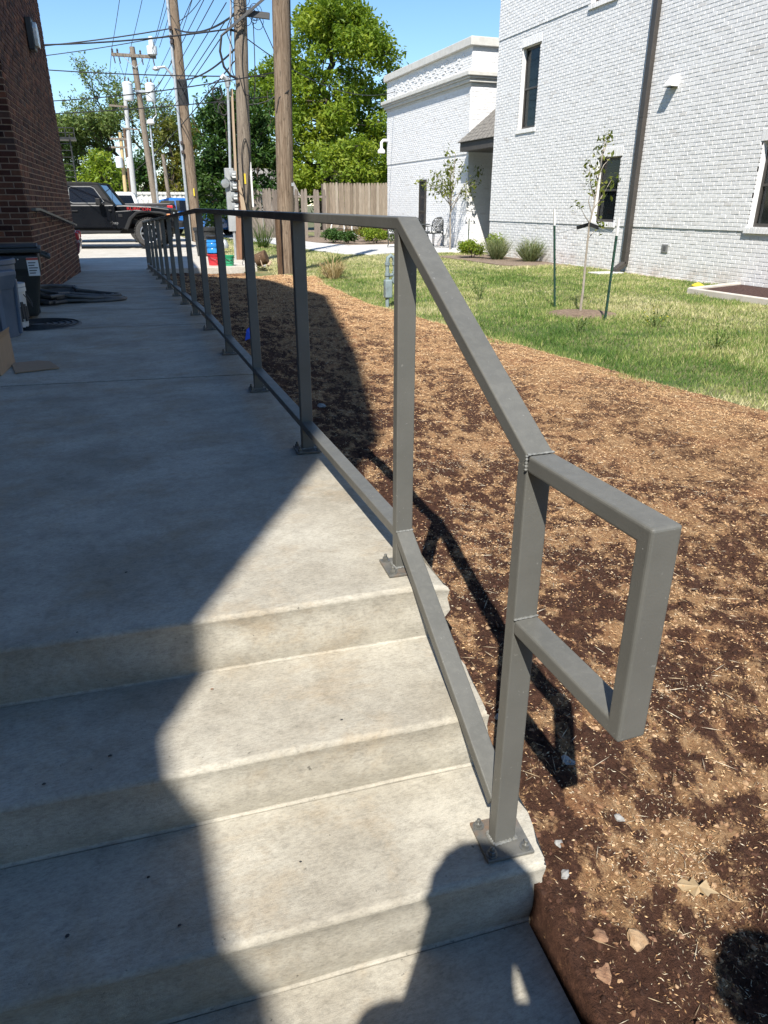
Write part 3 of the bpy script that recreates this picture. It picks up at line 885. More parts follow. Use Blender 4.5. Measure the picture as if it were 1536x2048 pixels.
M_DS = pm('bronze_gutter', (.045, .038, .033), (.06, .052, .045), scale=2, rough=.42, bump=.05, bscale=9)
ds = thing('downspout', 'dark bronze square downspout running down the white brick wall', 'downspout', (WX - .06, 13.44, -.45))
mb = MB(); mb.box(WX - .125, WX - .02, 13.37, 13.51, -.22, WTOP - .1); mb.obj('pipe', M_DS, ds, bevel=.012)
mb = MB(); mb.box(WX - .128, WX - .017, 13.367, 13.513, 2.56, 2.60); mb.box(WX - .128, WX - .017, 13.367, 13.513, .02, .05); mb.obj('collar', M_DS, ds, bevel=.004)
mb = MB(); mb.beam((WX - .07, 13.44, -.2), (WX - .30, 13.44, -.36), .14, .105); mb.obj('elbow', M_DS, ds, bevel=.012)
mb = MB(); mb.prism([(WX - .85, 13.25), (WX - .2, 13.25), (WX - .2, 13.62), (WX - .85, 13.62)], 'z', -.41, -.375)
o = mb.obj('splash_block', M_PATH, None, bevel=.01); tag(o, 'pale concrete splash block on grass below the bronze downspout', 'splash block')
v = thing('dryer_vent', 'small white hooded exhaust vent high on the white brick wall', 'vent', (WX, 12.7, 3.0))
mb = MB(); mb.prism([(WX - .01, 3.19), (WX - .05, 3.19), (WX - .2, 3.03), (WX - .2, 3.0), (WX - .01, 3.0)], 'y', 12.58, 12.80); mb.obj('hood', M_WTRIM, v, bevel=.006)
mb = MB(); mb.box(WX - .19, WX - .015, 12.60, 12.78, 2.996, 3.004); mb.obj('flap', M_BLK, v)
o = thing('wall_outlet_box', 'small grey outlet plate low on the white brick wall right of the downspout', 'outlet box', (WX, 12.3, .15))
mb = MB(); mb.box(WX - .022, WX - .002, 12.22, 12.40, .07, .225); mb.obj('cover', pm('zinc_grey', (.16, .16, .155), (.24, .24, .23), rough=.5), o, bevel=.004)
mb = MB(); mb.box(WX - .026, WX - .021, 12.27, 12.35, .10, .19); mb.obj('door', pm('zinc_dark', (.09, .09, .09)), o, bevel=.002)

# ---------------------------------------------------------------- white flat-roofed annex behind
AX = 11.0; AY0 = 22.45; AY1 = 29.8; AT = 5.3
an = thing('white_annex', 'lower white brick annex with stepped cornice and flat roof behind the big building', 'building', (AX, AY0, -.45))
mb = MB(); mb.box(AX, AX + 9, AY0, AY1, -.7, AT); mb.box(AX - .02, AX + 8.9, AY0 - .02, AY1 + .02, 2.425, AT - .005)
AW = [(25.75, 26.3, -.32, 1.78)]
mb.obj('wall', M_WM, an)
lay_bricks(an, (AX, AY0, 0), (0, 1, 0), (-1, 0, 0), AY1 - AY0, zb, 2.42, MW_I, MW_S, 0, [(25.72 - AY0, 26.38 - AY0, -.4, 1.8)], jit=.002, tilt=.0015, proud=.0055)
lay_bricks(an, (AX - .02, AY0, 0), (0, 1, 0), (-1, 0, 0), AY1 - AY0, 2.43, 4.28, MW_I, MW_S, 0, jit=.002, tilt=.0015, proud=.0055)
def prot(u, z):
    if .5 < u < 6.7 and 4.72 < z < 5.2 and (int(u/.2) + int(z/.0677)) % 3 == 0 and random.random() < .8: return .018
    return 0
lay_bricks(an, (AX - .02, AY0, 0), (0, 1, 0), (-1, 0, 0), AY1 - AY0, 4.64, AT - .02, MW_I, MW_S, 0, jit=.002, proud=.0055, prot=prot)
for z0, z1 in ((zb, 2.42), (2.43, 4.28), (4.64, AT - .02)):
    lay_bricks(an, (AX, AY0 - (.02 if z0 > 0 else 0), 0), (1, 0, 0), (0, -1, 0), 6, z0, z1, MW_I, MW_S, 0, jit=.002, tilt=.0015, proud=.0055)
M_STONE = pm('cast_stone', (.50, .485, .44), (.58, .565, .52), scale=6, rough=.85, bump=.3, bscale=90)
def band(name, z0, z1, o_):
    mb = MB(); mb.prism([(AX - o_, AY0 - o_), (AX + 9 + o_, AY0 - o_), (AX + 9 + o_, AY1 + o_), (AX - o_, AY1 + o_)], 'z', z0, z1); mb.obj(name, M_STONE, an, bevel=.015)
band('coping', AT, 5.53, .13); band('cornice', 4.28, 4.36, .05); band('cornice', 4.362, 4.46, .12); band('cornice', 4.462, 4.52, .17); band('cornice', 4.522, 4.64, .22)
dr = MB(); dr.box(AX - .004, AX - .001, 25.74, 26.36, -.4, 1.79)
door = dr.obj('doorway', M_BLK, an)
mb = MB(); mb.box(AX - .05, AX - .004, 25.76, 25.82, -.38, 1.78); mb.box(AX - .05, AX - .004, 26.28, 26.34, -.38, 1.78); mb.box(AX - .05, AX - .004, 25.82, 26.28, 1.72, 1.78); mb.box(AX-.05, AX-.004, 25.82, 26.28, .7, .76); mb.obj('frame', M_FRAME, door)
mb = MB(); mb.box(AX - .03, AX - .02, 25.82, 26.28, -.36, 1.72); mb.obj('pane', M_GLASS, door)
o = thing('outlet_cover', 'small white outlet cover on the annex wall behind the patio chairs', 'outlet cover', (AX, 24.1, .05))
mb = MB(); mb.box(AX - .06, AX - .008, 23.95, 24.1, .0, .17); mb.obj('cover', M_WTRIM, o, bevel=.01)
sc = thing('security_camera', 'white dome security camera on a bracket at the annex far corner', 'camera', (AX, AY1, 3.3))
mb = MB(); mb.tube([(AX, AY1 - .1, 3.30), (AX - .22, AY1 - .1, 3.30), (AX - .30, AY1 - .1, 3.22), (AX - .30, AY1 - .1, 3.0)], .055, 10); mb.obj('arm', M_WTRIM, sc, smooth=True)
mb = MB(); mb.lathe([(.05, 3.02), (.14, 2.95), (.15, 2.86), (.12, 2.83)], (AX - .30, AY1 - .1, 0), 16); mb.obj('dome', M_WTRIM, sc, smooth=True)
# little shingled porch roof between the two
pr = thing('porch_roof', 'small hipped porch roof with grey shingles between the annex and the white building', 'roof', (10.6, 21, 2.4))
x0, x1, y0, y1, zf = 10.62, 13.4, 19.95, 22.3, 2.74
mb = MB(); mb.box(x0, x1, y0, y1, 2.46, 2.70); mb.obj('fascia', pm('fascia_brown', (.05, .044, .04), (.065, .058, .05), rough=.6), pr, bevel=.006)
mb = MB(); mb.add([(x0 - .05, y0 - .05, 2.705), (x1, y0 - .05, 2.705), (x1, y1 + .05, 2.705), (x0 - .05, y1 + .05, 2.705), (x0 + 1.1, (y0+y1)/2, 3.95), (x1, (y0+y1)/2, 3.95)], [(0, 3, 2, 1), (0, 1, 5, 4), (1, 2, 5), (2, 3, 4, 5), (3, 0, 4)])
mb.obj('deck', M_ROOFD, pr)
M_SHIN = pm('asphalt_shingle', (.13, .12, .105), (.24, .22, .19), scale=14, rough=.95, bump=.5, bscale=80)
rows = 12; sh = MB()
for k in range(rows):
    t0, t1 = k/rows, (k + 1.15)/rows; t1 = min(t1, 1)
    for A, B, T in (((x0 - .06, y1 + .06), (x0 - .06, y0 - .06), (x0 + 1.1, (y0+y1)/2)), ((x0 - .06, y0 - .06), (x1, y0 - .06), None), ):
        n = 9
        for j in range(n):
            s0, s1 = (j + .04)/n, (j + .96)/n
            def pt(s, t, lift):
                if T is not None:
                    ax = A[0] + (T[0]-A[0])*t; ay = A[1] + (T[1]-A[1])*t; bx = B[0] + (T[0]-B[0])*t; by = B[1] + (T[1]-B[1])*t
                else:
                    ax = A[0] + (x0 + 1.1 - A[0])*t; ay = A[1] + ((y0+y1)/2 - A[1])*t; bx = x1; by = ay
                return (ax + (bx-ax)*s, ay + (by-ay)*s, 2.712 + (3.95-2.70)*t + lift)
            lf = .012 + random.random()*.012
            sh.add([pt(s0, t0, lf), pt(s1, t0, lf), pt(s1, t1, .006), pt(s0, t1, .006), pt(s0, t0, 0), pt(s1, t0, 0)], [(0, 1, 2, 3), (4, 5, 1, 0)])
tag(sh.obj('shingles', M_SHIN, pr), kind='stuff')
# ---------------------------------------------------------------- lettering
def text_mesh(s, size, ext=.002):
    cu = bpy.data.curves.new('txt', 'FONT'); cu.body = s; cu.size = size; cu.extrude = ext; cu.align_x = 'LEFT'; cu.resolution_u = 3
    o = bpy.data.objects.new('txt', cu); COL.objects.link(o)
    bpy.context.view_layer.update()
    me = bpy.data.meshes.new_from_object(o.evaluated_get(bpy.context.evaluated_depsgraph_get()))
    bpy.data.objects.remove(o); bpy.data.curves.remove(cu)
    me.materials.clear()
    return me
def text(s, size, M, m, parent, name='lettering', sx=1.0):
    me = text_mesh(s, size); me.transform(Matrix.Diagonal((sx, 1, 1, 1))); me.transform(M)
    return link(name, me, m, parent)

# ---------------------------------------------------------------- bins and clutter by the left wall
M_CAN = pm('can_bluegrey', (.075, .098, .135), (.105, .13, .17), scale=5, rough=.55, bump=.1, bscale=40, c3=(.12, .145, .18))
M_BIN = pm('bin_black', (.013, .014, .013), (.028, .03, .026), scale=5, rough=.5, bump=.1, bscale=40)
M_LABEL = pm('label_white', (.6, .6, .58), (.7, .7, .68), rough=.6)
M_INK = pm('label_ink', (.03, .03, .03), rough=.7)
z = ramp_z(6.4)
can = thing('trash_can', 'open blue-grey round plastic trash can beside the cardboard box', 'trash can', (-1.0, 6.42, z))
mb = MB(); mb.lathe([(.235, 0), (.24, .012), (.268, .44), (.272, .445), (.288, .50), (.288, .535), (.30, .545), (.30, .575), (.286, .58), (.276, .56), (.262, .44), (.226, .04)], (0, 0, 0), 40, cap=False)
mb.lathe([(.0, .02), (.236, .02)], (0, 0, 0), 40, cap=False); mb.obj('body', M_CAN, can, world=False, smooth=True)
for a in range(0, 360, 45):
    mb = MB(); M = Matrix.Rotation(R(a - 8), 4, 'Z'); mb.prism([(.236, .02), (.262, .02), (.29, .43), (.266, .43)], 'y', -.02, .02, M); mb.obj('rib', M_CAN, can, world=False, bevel=.006)
for a in (-38, 142):
    mb = MB(); M = Matrix.Rotation(R(a), 4, 'Z'); mb.prism([(.268, .36), (.318, .47), (.318, .50), (.28, .51)], 'y', -.09, .09, M); mb.obj('handle', M_CAN, can, world=False, bevel=.01)
z = ramp_z(7.7)
bb = thing('wheelie_bin', 'black lidded wheeled bin with white sticker beside the brick corner', 'bin', (-.93, 7.72, z), R(4))
mb = MB(); A = [(-.21, -.22), (.21, -.22), (.21, .22), (-.21, .22)]; B = [(-.30, -.29), (.30, -.29), (.30, .29), (-.30, .29)]
vs = [(x, y, .03) for x, y in A] + [(x*.95+.0, y*.95, .40) for x, y in B] + [(x, y, .46) for x, y in B] + [(x, y, .585) for x, y in B]
fs = [(3, 2, 1, 0)]
for k in range(3):
    for i in range(4): fs.append((k*4+i, k*4+(i+1) % 4, (k+1)*4+(i+1) % 4, (k+1)*4+i))
fs.append((12, 13, 14, 15)); mb.add(vs, fs); mb.obj('body', M_BIN, bb, world=False, bevel=.03, seg=3)
mb = MB(); mb.box(-.325, .325, -.315, .33, .595, .635); mb.box(-.30, .30, -.28, .30, .635, .655); mb.obj('lid', M_BIN, bb, world=False, bevel=.018, seg=3)
mb = MB(); mb.tube([(.31, -.2, .58), (.38, -.2, .55), (.38, .2, .55), (.31, .2, .58)], .016, 8); mb.obj('handle', M_BIN, bb, world=False, smooth=True)
for s_ in (-1, 1):
    mb = MB(); mb.lathe([(.07, -.02), (.08, -.01), (.08, .01), (.07, .02)], (s_*.2, .24, .08), 18, Matrix.Rotation(R(90), 4, 'Y')); mb.obj('wheel', M_BLK, bb, world=False)
mb = MB(); mb.box(.19, .285, -.2945, -.2915, .40, .555); st = mb.obj('sticker', M_LABEL, bb, world=False)
mb = MB(); mb.box(.19, .285, -.297, -.2945, .535, .553); mb.obj('stripe', pm('label_red', (.4, .05, .03)), st, world=False)
for k in range(5):
    mb = MB(); mb.box(.20, .25 + .012*(k % 3), -.2965, -.2945, .42 + k*.022, .428 + k*.022); mb.obj('print', M_INK, st, world=False)
for k in range(16):
    mb = MB(); mb.lathe([(.001, 0), (.006 + .006*random.random(), .001), (.003, .003)], (0, 0, 0), 6, Matrix.Translation((random.uniform(-.27, .16), -.29, random.uniform(.44, .55))) @ Matrix.Rotation(R(90), 4, 'X'))
    mb.obj('paint_fleck', M_LABEL, bb, world=False)
bk = thing('paint_bucket', 'narrow white plastic bucket with printed label between the two bins', 'bucket', (-.865, 6.93, ramp_z(6.9)))
mb = MB(); mb.lathe([(.12, 0), (.14, .30), (.15, .30), (.15, .33), (.143, .335), (.15, .34), (.15, .365), (.02, .37)], (0, 0, 0), 28); mb.obj('body', pm('bucket_white', (.42, .43, .43), (.5, .51, .5), rough=.4), bk, world=False, smooth=True)
for k in range(6):
    mb = MB(); M = Matrix.Rotation(R(-75 + k*12), 4, 'Z'); mb.box(.132, .141, -.012, .012, .06 + .02*(k % 2), .22 - .02*(k % 3), M); mb.obj('print', M_INK, bk, world=False)
mb = MB(); mb.tube([(.13, -.07, .28), (.17, -.05, .2), (.175, 0, .16), (.17, .05, .2), (.13, .07, .28)], .004, 6); mb.obj('bail', M_BLK, bk, world=False)
M_CARD = pm('cardboard', (.27, .18, .11), (.33, .225, .14), scale=6, rough=.9, bump=.15, bscale=30, stretch=(1, 8, 1))
cb = thing('cardboard_box', 'open brown cardboard box at the left edge beside the trash can', 'box', (-1.03, 5.02, 0), R(-6))
for nm, q in (('side', (-.33, .33, -.20, -.195, 0, .205)), ('side', (-.33, .33, .195, .20, 0, .205)), ('side', (.326, .331, -.195, .195, 0, .2)), ('side', (-.331, -.326, -.195, .195, 0, .205)), ('bottom', (-.33, .33, -.2, .2, .001, .006))):
    mb = MB(); mb.box(*q); mb.obj(nm, M_CARD, cb, world=False)
mb = MB(); mb.prism([(.331, .2), (.345, .24), (.35, .24), (.337, .2)], 'y', -.19, .15); mb.obj('flap', M_CARD, cb, world=False)
for k, w in enumerate((.11, .09, .12)):
    mb = MB(); mb.box(.20, .20 + w, -.2015, -.2, .03 + k*.022, .036 + k*.022); mb.obj('print', M_INK, cb, world=False)
fc = MB(); q = [(-.645, 4.82), (-.622, 4.83), (-.40, 4.885), (-.47, 5.13), (-.55, 5.18), (-.70, 5.14)]
fc.prism(q, 'z', .004, .010); o = fc.obj('cardboard_flap', M_CARD, None); tag(o, 'flat torn piece of cardboard lying on the walkway by the box', 'cardboard')
# round rubber mat with ridges
M_RUB = pm('rubber_black', (.012, .012, .012), (.028, .027, .025), scale=20, rough=.75, bump=.4, bscale=120)
mt = thing('drain_cover', 'round black ridged cover on the walkway in front of the bins', 'cover', (-.68, 7.02, ramp_z(7.0)))
mb = MB(); mb.lathe([(.35, -.01), (.36, .004), (.35, .009), (.001, .009)], (0, 0, 0), 40); mb.obj('disc', pm('mat_grey', (.09, .086, .08), (.14, .134, .124), rough=.85, bump=.4, bscale=60), mt, world=False)
for k in range(6):
    r_ = .07 + k*.052
    mb = MB(); mb.tube([(r_*math.cos(t), r_*math.sin(t), .011) for t in np.linspace(0, 2*math.pi, 30)], .007, 5, cap=False); mb.obj('ridge', M_RUB, mt, world=False)
# pile of flat hose
M_HOSE = pm('hose_grey', (.04, .039, .037), (.10, .096, .09), scale=6, rough=.55, bump=.1, bscale=60)
hs = thing('hose_coil', 'loose pile of black flat hose lying on the walkway by the brick wall', 'hose', (-.45, 9.3, ramp_z(9.3)), R(-12))
for k in range(9):
    a_ = .50 + .06*(k % 3) - .03*k/3; b_ = .22 + .05*(k % 4) ; zz = .025 + .016*k
    cx = -.10 + .03*(k % 3); sh = .2 + .03*k
    pts = []
    for t in np.linspace(0, 2*math.pi, 34):
        pts.append((cx + a_*math.cos(t) * (1 if math.cos(t) > 0 else .75), b_*math.sin(t) * (1.5 if math.cos(t) < 0 else .8), max(.02, zz*(.75 - .35*math.cos(t)) + .006*math.sin(3*t + k))))
    mb = MB(); mb.tube(pts, .019, 7, cap=False); mb.obj('loop', M_HOSE, hs, world=False, smooth=True)

# ---------------------------------------------------------------- vehicles
M_TYRE = pm('tyre', (.03, .028, .026), (.055, .052, .048), scale=20, rough=.9, bump=.5, bscale=80)
M_RIM = pm('alloy', (.32, .33, .34), (.45, .46, .47), scale=6, rough=.3, metal=.85)
M_BPAINT = pm('paint_black', (.004, .005, .007), (.006, .007, .009), scale=2, rough=.3, coat=.35, spec=.15)
M_BPLAST = pm('plastic_black', (.011, .011, .012), (.018, .018, .018), scale=9, rough=.6, spec=.25)
M_CGLASS = emit_free_glass('car_glass', (.008, .012, .02), .04)
M_CHROME = pm('chrome', (.6, .6, .6), (.7, .7, .7), rough=.15, metal=1.0)
M_AMBER = pm('amber', (.6, .16, .02), rough=.3); M_REDL = pm('red_lamp', (.45, .012, .02), (.55, .02, .03), rough=.25, coat=.6)
M_WHITEP = pm('paint_white', (.62, .63, .64), (.7, .7, .71), rough=.3, coat=.6)
def wheel(parent, x, y, r, w, side, hub=True, tread=True):
    M = Matrix.Translation((x, y, r)) @ Matrix.Rotation(R(90), 4, 'X')
    mb = MB(); h = w/2
    mb.lathe([(r*.56, -h*.8), (r*.62, -h), (r*.86, -h), (r*.97, -h*.72), (r, -h*.4), (r, h*.4), (r*.97, h*.72), (r*.86, h), (r*.62, h), (r*.56, h*.8)], (0, 0, 0), 44, M, cap=False)
    wh = mb.obj('wheel', M_TYRE, parent, world=False, smooth=True)
    if tread:
        mb = MB()
        for k in range(36):
            a = 2*math.pi*k/36
            for yy in (-.34, .0, .34):
                Mt = Matrix.Translation((x, y + yy*w, r)) @ Matrix.Rotation(a + yy, 4, 'Y'); mb.box(-.022, .022, -w*.13, w*.13, r - .004, r + .012, Mt)
        mb.obj('tread', M_TYRE, wh, world=False)
    mb = MB(); s = side
    mb.lathe([(r*.60, -h*.9), (r*.62, h*.88), (r*.57, h*.93), (r*.52, h*.5), (r*.50, h*.2), (r*.001, h*.35)], (0, 0, 0), 32, M if s < 0 else M @ Matrix.Rotation(R(180), 4, 'X'), cap=False)
    rm = mb.obj('rim', M_BPLAST, wh, world=False, smooth=True)
    mb = MB()
    mb.tube([(x + r*.585*math.cos(t), y + s*h*.97, r + r*.585*math.sin(t)) for t in np.linspace(0, 2*math.pi, 40)], r*.035, 6, cap=False)
    for k in range(8):
        a = 2*math.pi*k/8
        mb.beam((x + r*.12*math.cos(a), y + s*h*.72, r + r*.12*math.sin(a)), (x + r*.56*math.cos(a), y + s*h*.84, r + r*.56*math.sin(a)), .05, .03, (0, 1, 0))
    mb.lathe([(r*.17, -.01), (r*.15, .03), (.001, .04)], (0, 0, 0), 16, Matrix.Translation((x, y + s*h*.74, r)) @ Matrix.Rotation(R(90 if s < 0 else -90), 4, 'X'), cap=False)
    mb.obj('spokes', M_RIM, wh, world=False, smooth=True)
def arch(cx, cz, r0, r1, a0, a1, n=10):
    A = [(cx + r1*math.cos(R(a)), cz + r1*math.sin(R(a))) for a in np.linspace(a0, a1, n)]
    B = [(cx + r0*math.cos(R(a)), cz + r0*math.sin(R(a))) for a in np.linspace(a1, a0, n)]
    return A + B
# black off-roader, nose to the right; local x forward, near (right) side is -y
jz = -.283
jeep = thing('off_road_car', 'black boxy four-door off-road car parked broadside beyond the end of the walkway', 'car', (-.16, 25.45, jz), R(-13))
WR = .44
def jp(name, poly, y0, y1, m, parent=jeep, bevel=.02, axis='y'):
    mb = MB(); mb.prism(poly, axis, y0, y1); return mb.obj(name, m, parent, world=False, bevel=bevel)
body = jp('body', [(-2.15, .62), (-2.15, 1.20), (-2.1, 1.24), (.62, 1.24), (.66, 1.22), (.66, .56), (-1.1, .56), (-1.2, .8), (-1.85, .8), (-1.95, .62)], -.80, .80, M_BPAINT, bevel=.03)
jp('hood', [(.66, .80), (.66, 1.225), (.9, 1.235), (1.7, 1.20), (2.24, 1.13), (2.30, 1.06), (2.30, .72), (2.2, .72), (2.1, .8)], -.66, .66, M_BPAINT, bevel=.04)
jp('fender', [(.66, .56), (.66, 1.06), (1.3, 1.10), (2.11, 1.03), (2.21, .95), (2.21, .86), (1.66, .98), (1.2, .9), (1.0, .56)], -.80, .80, M_BPAINT, bevel=.02)
cab = jp('roof', [(-2.12, 1.78), (-2.05, 1.845), (-1.2, 1.875), (.0, 1.86), (.26, 1.835), (.27, 1.79), (.0, 1.79), (-2.1, 1.77)], -.70, .70, M_BPLAST, bevel=.03)
for s in (-1, 1):
    # side glass wall with frames
    g = MB(); g.add([(-2.12, s*.775, 1.23), (.62, s*.775, 1.23), (.22, s*.69, 1.80), (-2.1, s*.69, 1.79)], [(0, 1, 2, 3) if s < 0 else (3, 2, 1, 0)]); sg = g.obj('side_upper', M_BPLAST, jeep, world=False)
    for (xa, xb, xc, xd) in ((-.62, .40, .10, -.60), (-1.52, -.74, -.72, -1.50), (-2.04, -1.62, -1.60, -2.02)):
        def sp(x, z): t = (z - 1.23)/.57; return (x, s*(.775 - .085*t + .006), z)
        g = MB(); q = [sp(xa, 1.28), sp(xb, 1.28), sp(xc, 1.73), sp(xd, 1.73)]
        g.add(q, [(0, 1, 2, 3) if s < 0 else (3, 2, 1, 0)]); wn = g.obj('window', M_CGLASS, jeep, world=False)
        e = MB(); loop = []
        cx_ = sum(p[0] for p in q)/4; cz_ = sum(p[2] for p in q)/4
        for p, nx_ in zip(q, q[1:] + q[:1]):
            pv = Vector(p); nv = Vector(nx_); loop += [tuple(pv.lerp(nv, t)) for t in (.1, .5, .9)]
        e.tube(loop + [loop[0]], .011, 5, cap=False); e.obj('trim', pm('trim_grey', (.22, .22, .21), rough=.4), wn, world=False)
    # doors: raised panels with seams
    for (xa, xb) in ((-.66, .52), (-1.60, -.70)):
        d = MB(); d.prism([(xa, .60), (xb, .60), (xb, 1.215), (xa, 1.215)] if xa > -1 else [(xa + .32, .60), (xb, .60), (xb, 1.215), (xa, 1.215), (xa, .86)], 'y', s*.80, s*.822)
        dd = fix(d).obj('door', M_BPAINT, jeep, world=False, bevel=.012)
        h = MB(); h.box(xa + .06, xa + .26, s*.824, s*.855, 1.05, 1.085); fix(h).obj('handle', M_BPLAST, dd, world=False, bevel=.008)
        for zz in (.72, 1.06):
            h = MB(); h.box(xb - .04, xb + .05, s*.824, s*.845, zz, zz + .045); fix(h).obj('hinge', M_BPLAST, dd, world=False, bevel=.006)
    # flares
    fl = MB(); fl.prism([(0.88, .56), (1.06, .88), (1.28, 1.05), (1.46, 1.085), (2.04, 1.045), (2.24, .97), (2.32, .84), (2.25, .84), (2.16, .93), (2.00, .985), (1.48, 1.02), (1.33, .99), (1.16, .84), (1.00, .54)], 'y', s*.79, s*.955); fix(fl).obj('flare', M_BPLAST, jeep, world=False, bevel=.02)
    fl = MB(); fl.prism(arch(-1.45, .46, .50, .57, 20, 165, 12), 'y', s*.79, s*.955); fix(fl).obj('flare', M_BPLAST, jeep, world=False, bevel=.015)
    am = MB(); am.box(2.19, 2.29, s*.86, s*.957, .945, .985); fix(am).obj('marker_lamp', M_AMBER, jeep, world=False, bevel=.008)
    stp = MB(); stp.prism([(s*.74, .44), (s*.98, .44), (s*.98, .50), (s*.74, .53)], 'x', -1.0, .78); fix(stp).obj('side_step', M_BPLAST, jeep, world=False, bevel=.012)
    mi = MB(); mi.box(.20, .34, s*.90, s*1.10, 1.22, 1.42); mi.beam((.30, s*.79, 1.25), (.30, s*.93, 1.27), .05, .05); fix(mi).obj('mirror', M_BPLAST, jeep, world=False, bevel=.03)
    vn = MB(); vn.box(.74, .86, s*.801, s*.81, .90, .98); fix(vn).obj('vent', M_BPLAST, jeep, world=False, bevel=.004)
    for xw in (1.62, -1.45): wheel(jeep, xw, s*.80, WR, .30, s)
jp('chassis', [(-2.1, .42), (2.26, .42), (2.26, .58), (-2.1, .58)], -.55, .55, M_BPLAST)
ws = MB(); ws.add([(.64, -.69, 1.24), (.64, .69, 1.24), (.25, .64, 1.80), (.25, -.64, 1.80)], [(0, 1, 2, 3)]); ws.obj('windscreen', M_CGLASS, jeep, world=False)
for s in (-1, 1):
    p = MB(); p.beam((.66, s*.74, 1.22), (.24, s*.66, 1.82), .07, .07); p.obj('pillar', M_BPAINT, jeep, world=False)
jp('front_bumper', [(2.26, .58), (2.6, .60), (2.6, .76), (2.26, .78)], -.75, .75, M_BPLAST)
g = MB(); g.box(2.30, 2.32, -.60, .60, .76, 1.06); gr = g.obj('grille', M_BPLAST, jeep, world=False)
for s in (-1, 1):
    h = MB(); h.lathe([(.10, 0), (.10, .03), (.07, .045)], (0, 0, 0), 20, Matrix.Translation((2.31, s*.44, .93)) @ Matrix.Rotation(R(90), 4, 'Y')); h.obj('headlight', M_FROST, jeep, world=False)
an_ = MB(); an_.tube([(.62, -.72, 1.2), (.63, -.73, 1.5), (.62, -.74, 1.72)], .006, 5); an_.obj('antenna', M_BLK, jeep, world=False)
sp_ = MB(); sp_.lathe([(.36, -.11), (.39, -.09), (.39, .09), (.36, .11), (.1, .11)], (0, 0, 0), 26, Matrix.Translation((-2.30, 0, 1.02)) @ Matrix.Rotation(R(90), 4, 'Y')); sp_.obj('spare_wheel', M_TYRE, jeep, world=False)
M_REDT = pm('red_print', (.42, .02, .025), (.5, .03, .03), rough=.4)
Mside = Matrix.Rotation(R(90), 4, 'X')
text('RUBICON', .125, Matrix.Translation((.98, -.664, 1.09)) @ Mside @ Matrix.Rotation(R(-1.5), 4, 'Z'), M_REDT, jeep, sx=1.3)
text('Jeep', .11, Matrix.Translation((.53, -.805, .70)) @ Mside, pm('badge', (.4, .4, .4), rough=.3, metal=.7), jeep, name='badge')

# dark pickup behind it, tail to the right
def pickup(name, label, loc, rz, mp, bedwhite=False, lamp=True):
    t = thing(name, label, 'pickup truck', loc, rz)
    def q(nm, poly, y0, y1, m, bevel=.03):
        mb = MB(); mb.prism(poly, 'y', y0, y1); return fix(mb).obj(nm, m, t, world=False, bevel=bevel)
    q('body', [(-2.9, .55), (-2.9, .95), (-2.7, 1.12), (-1.6, 1.2), (-1.5, 1.22), (.55, 1.22), (.57, 1.28), (2.75, 1.30), (2.8, 1.25), (2.8, .55)], -.95, .95, mp, .05)
    cb_ = q('cab', [(-1.55, 1.22), (-.95, 1.82), (-.6, 1.88), (.25, 1.88), (.42, 1.78), (.56, 1.24)], -.82, .82, mp, .06)
    for s in (-1, 1):
        for a, b, c, d in ((-1.2, -.45, -.45, -.88), (-.38, .40, .27, -.38)):
            mb = MB(); mb.prism([(a, 1.26), (b, 1.26), (c, 1.74), (d, 1.74)], 'y', s*.815, s*.835); fix(mb).obj('window', M_CGLASS, t, world=False)
        mb = MB(); mb.box(2.62, 2.82, s*.80, s*.965, .86, 1.22); fix(mb).obj('tail_lamp', M_REDL, t, world=False, bevel=.02)
        for xw in (-1.95, 1.65): wheel(t, xw, s*.84, .40, .26, s, tread=False)
        mb = MB(); mb.box(-2.92, -2.7, s*.55, s*.9, .82, 1.0); fix(mb).obj('headlight', M_FROST, t, world=False, bevel=.02)
    q('bumper', [(2.78, .5), (3.0, .5), (3.0, .68), (2.78, .68)], -.92, .92, M_CHROME)
    return t
pickup('pickup_truck', 'dark grey pickup truck with red tail lamp behind the black off-road car', (-.35, 29.6, jz), R(-8), pm('paint_grey', (.03, .027, .028), (.04, .037, .038), rough=.35, coat=.2, spec=.2))
# white pickup with bed rack
wt = pickup('pickup_truck', 'white work pickup with low rack half hidden behind the dark pickup', (1.1, 38.5, jz - .1), R(-6), M_WHITEP)
mb = MB()
for s in (-1, 1):
    mb.beam((.5, s*.85, 1.62), (2.8, s*.85, 1.62), .06, .06)
    for x in (.6, 1.6, 2.7): mb.beam((x, s*.85, 1.25), (x, s*.85, 1.62), .05, .05, (1, 0, 0))
for x in (.6, 1.6, 2.7): mb.beam((x, -.85, 1.62), (x, .85, 1.62), .05, .05)
mb.obj('rack', M_WHITEP, wt, world=False)
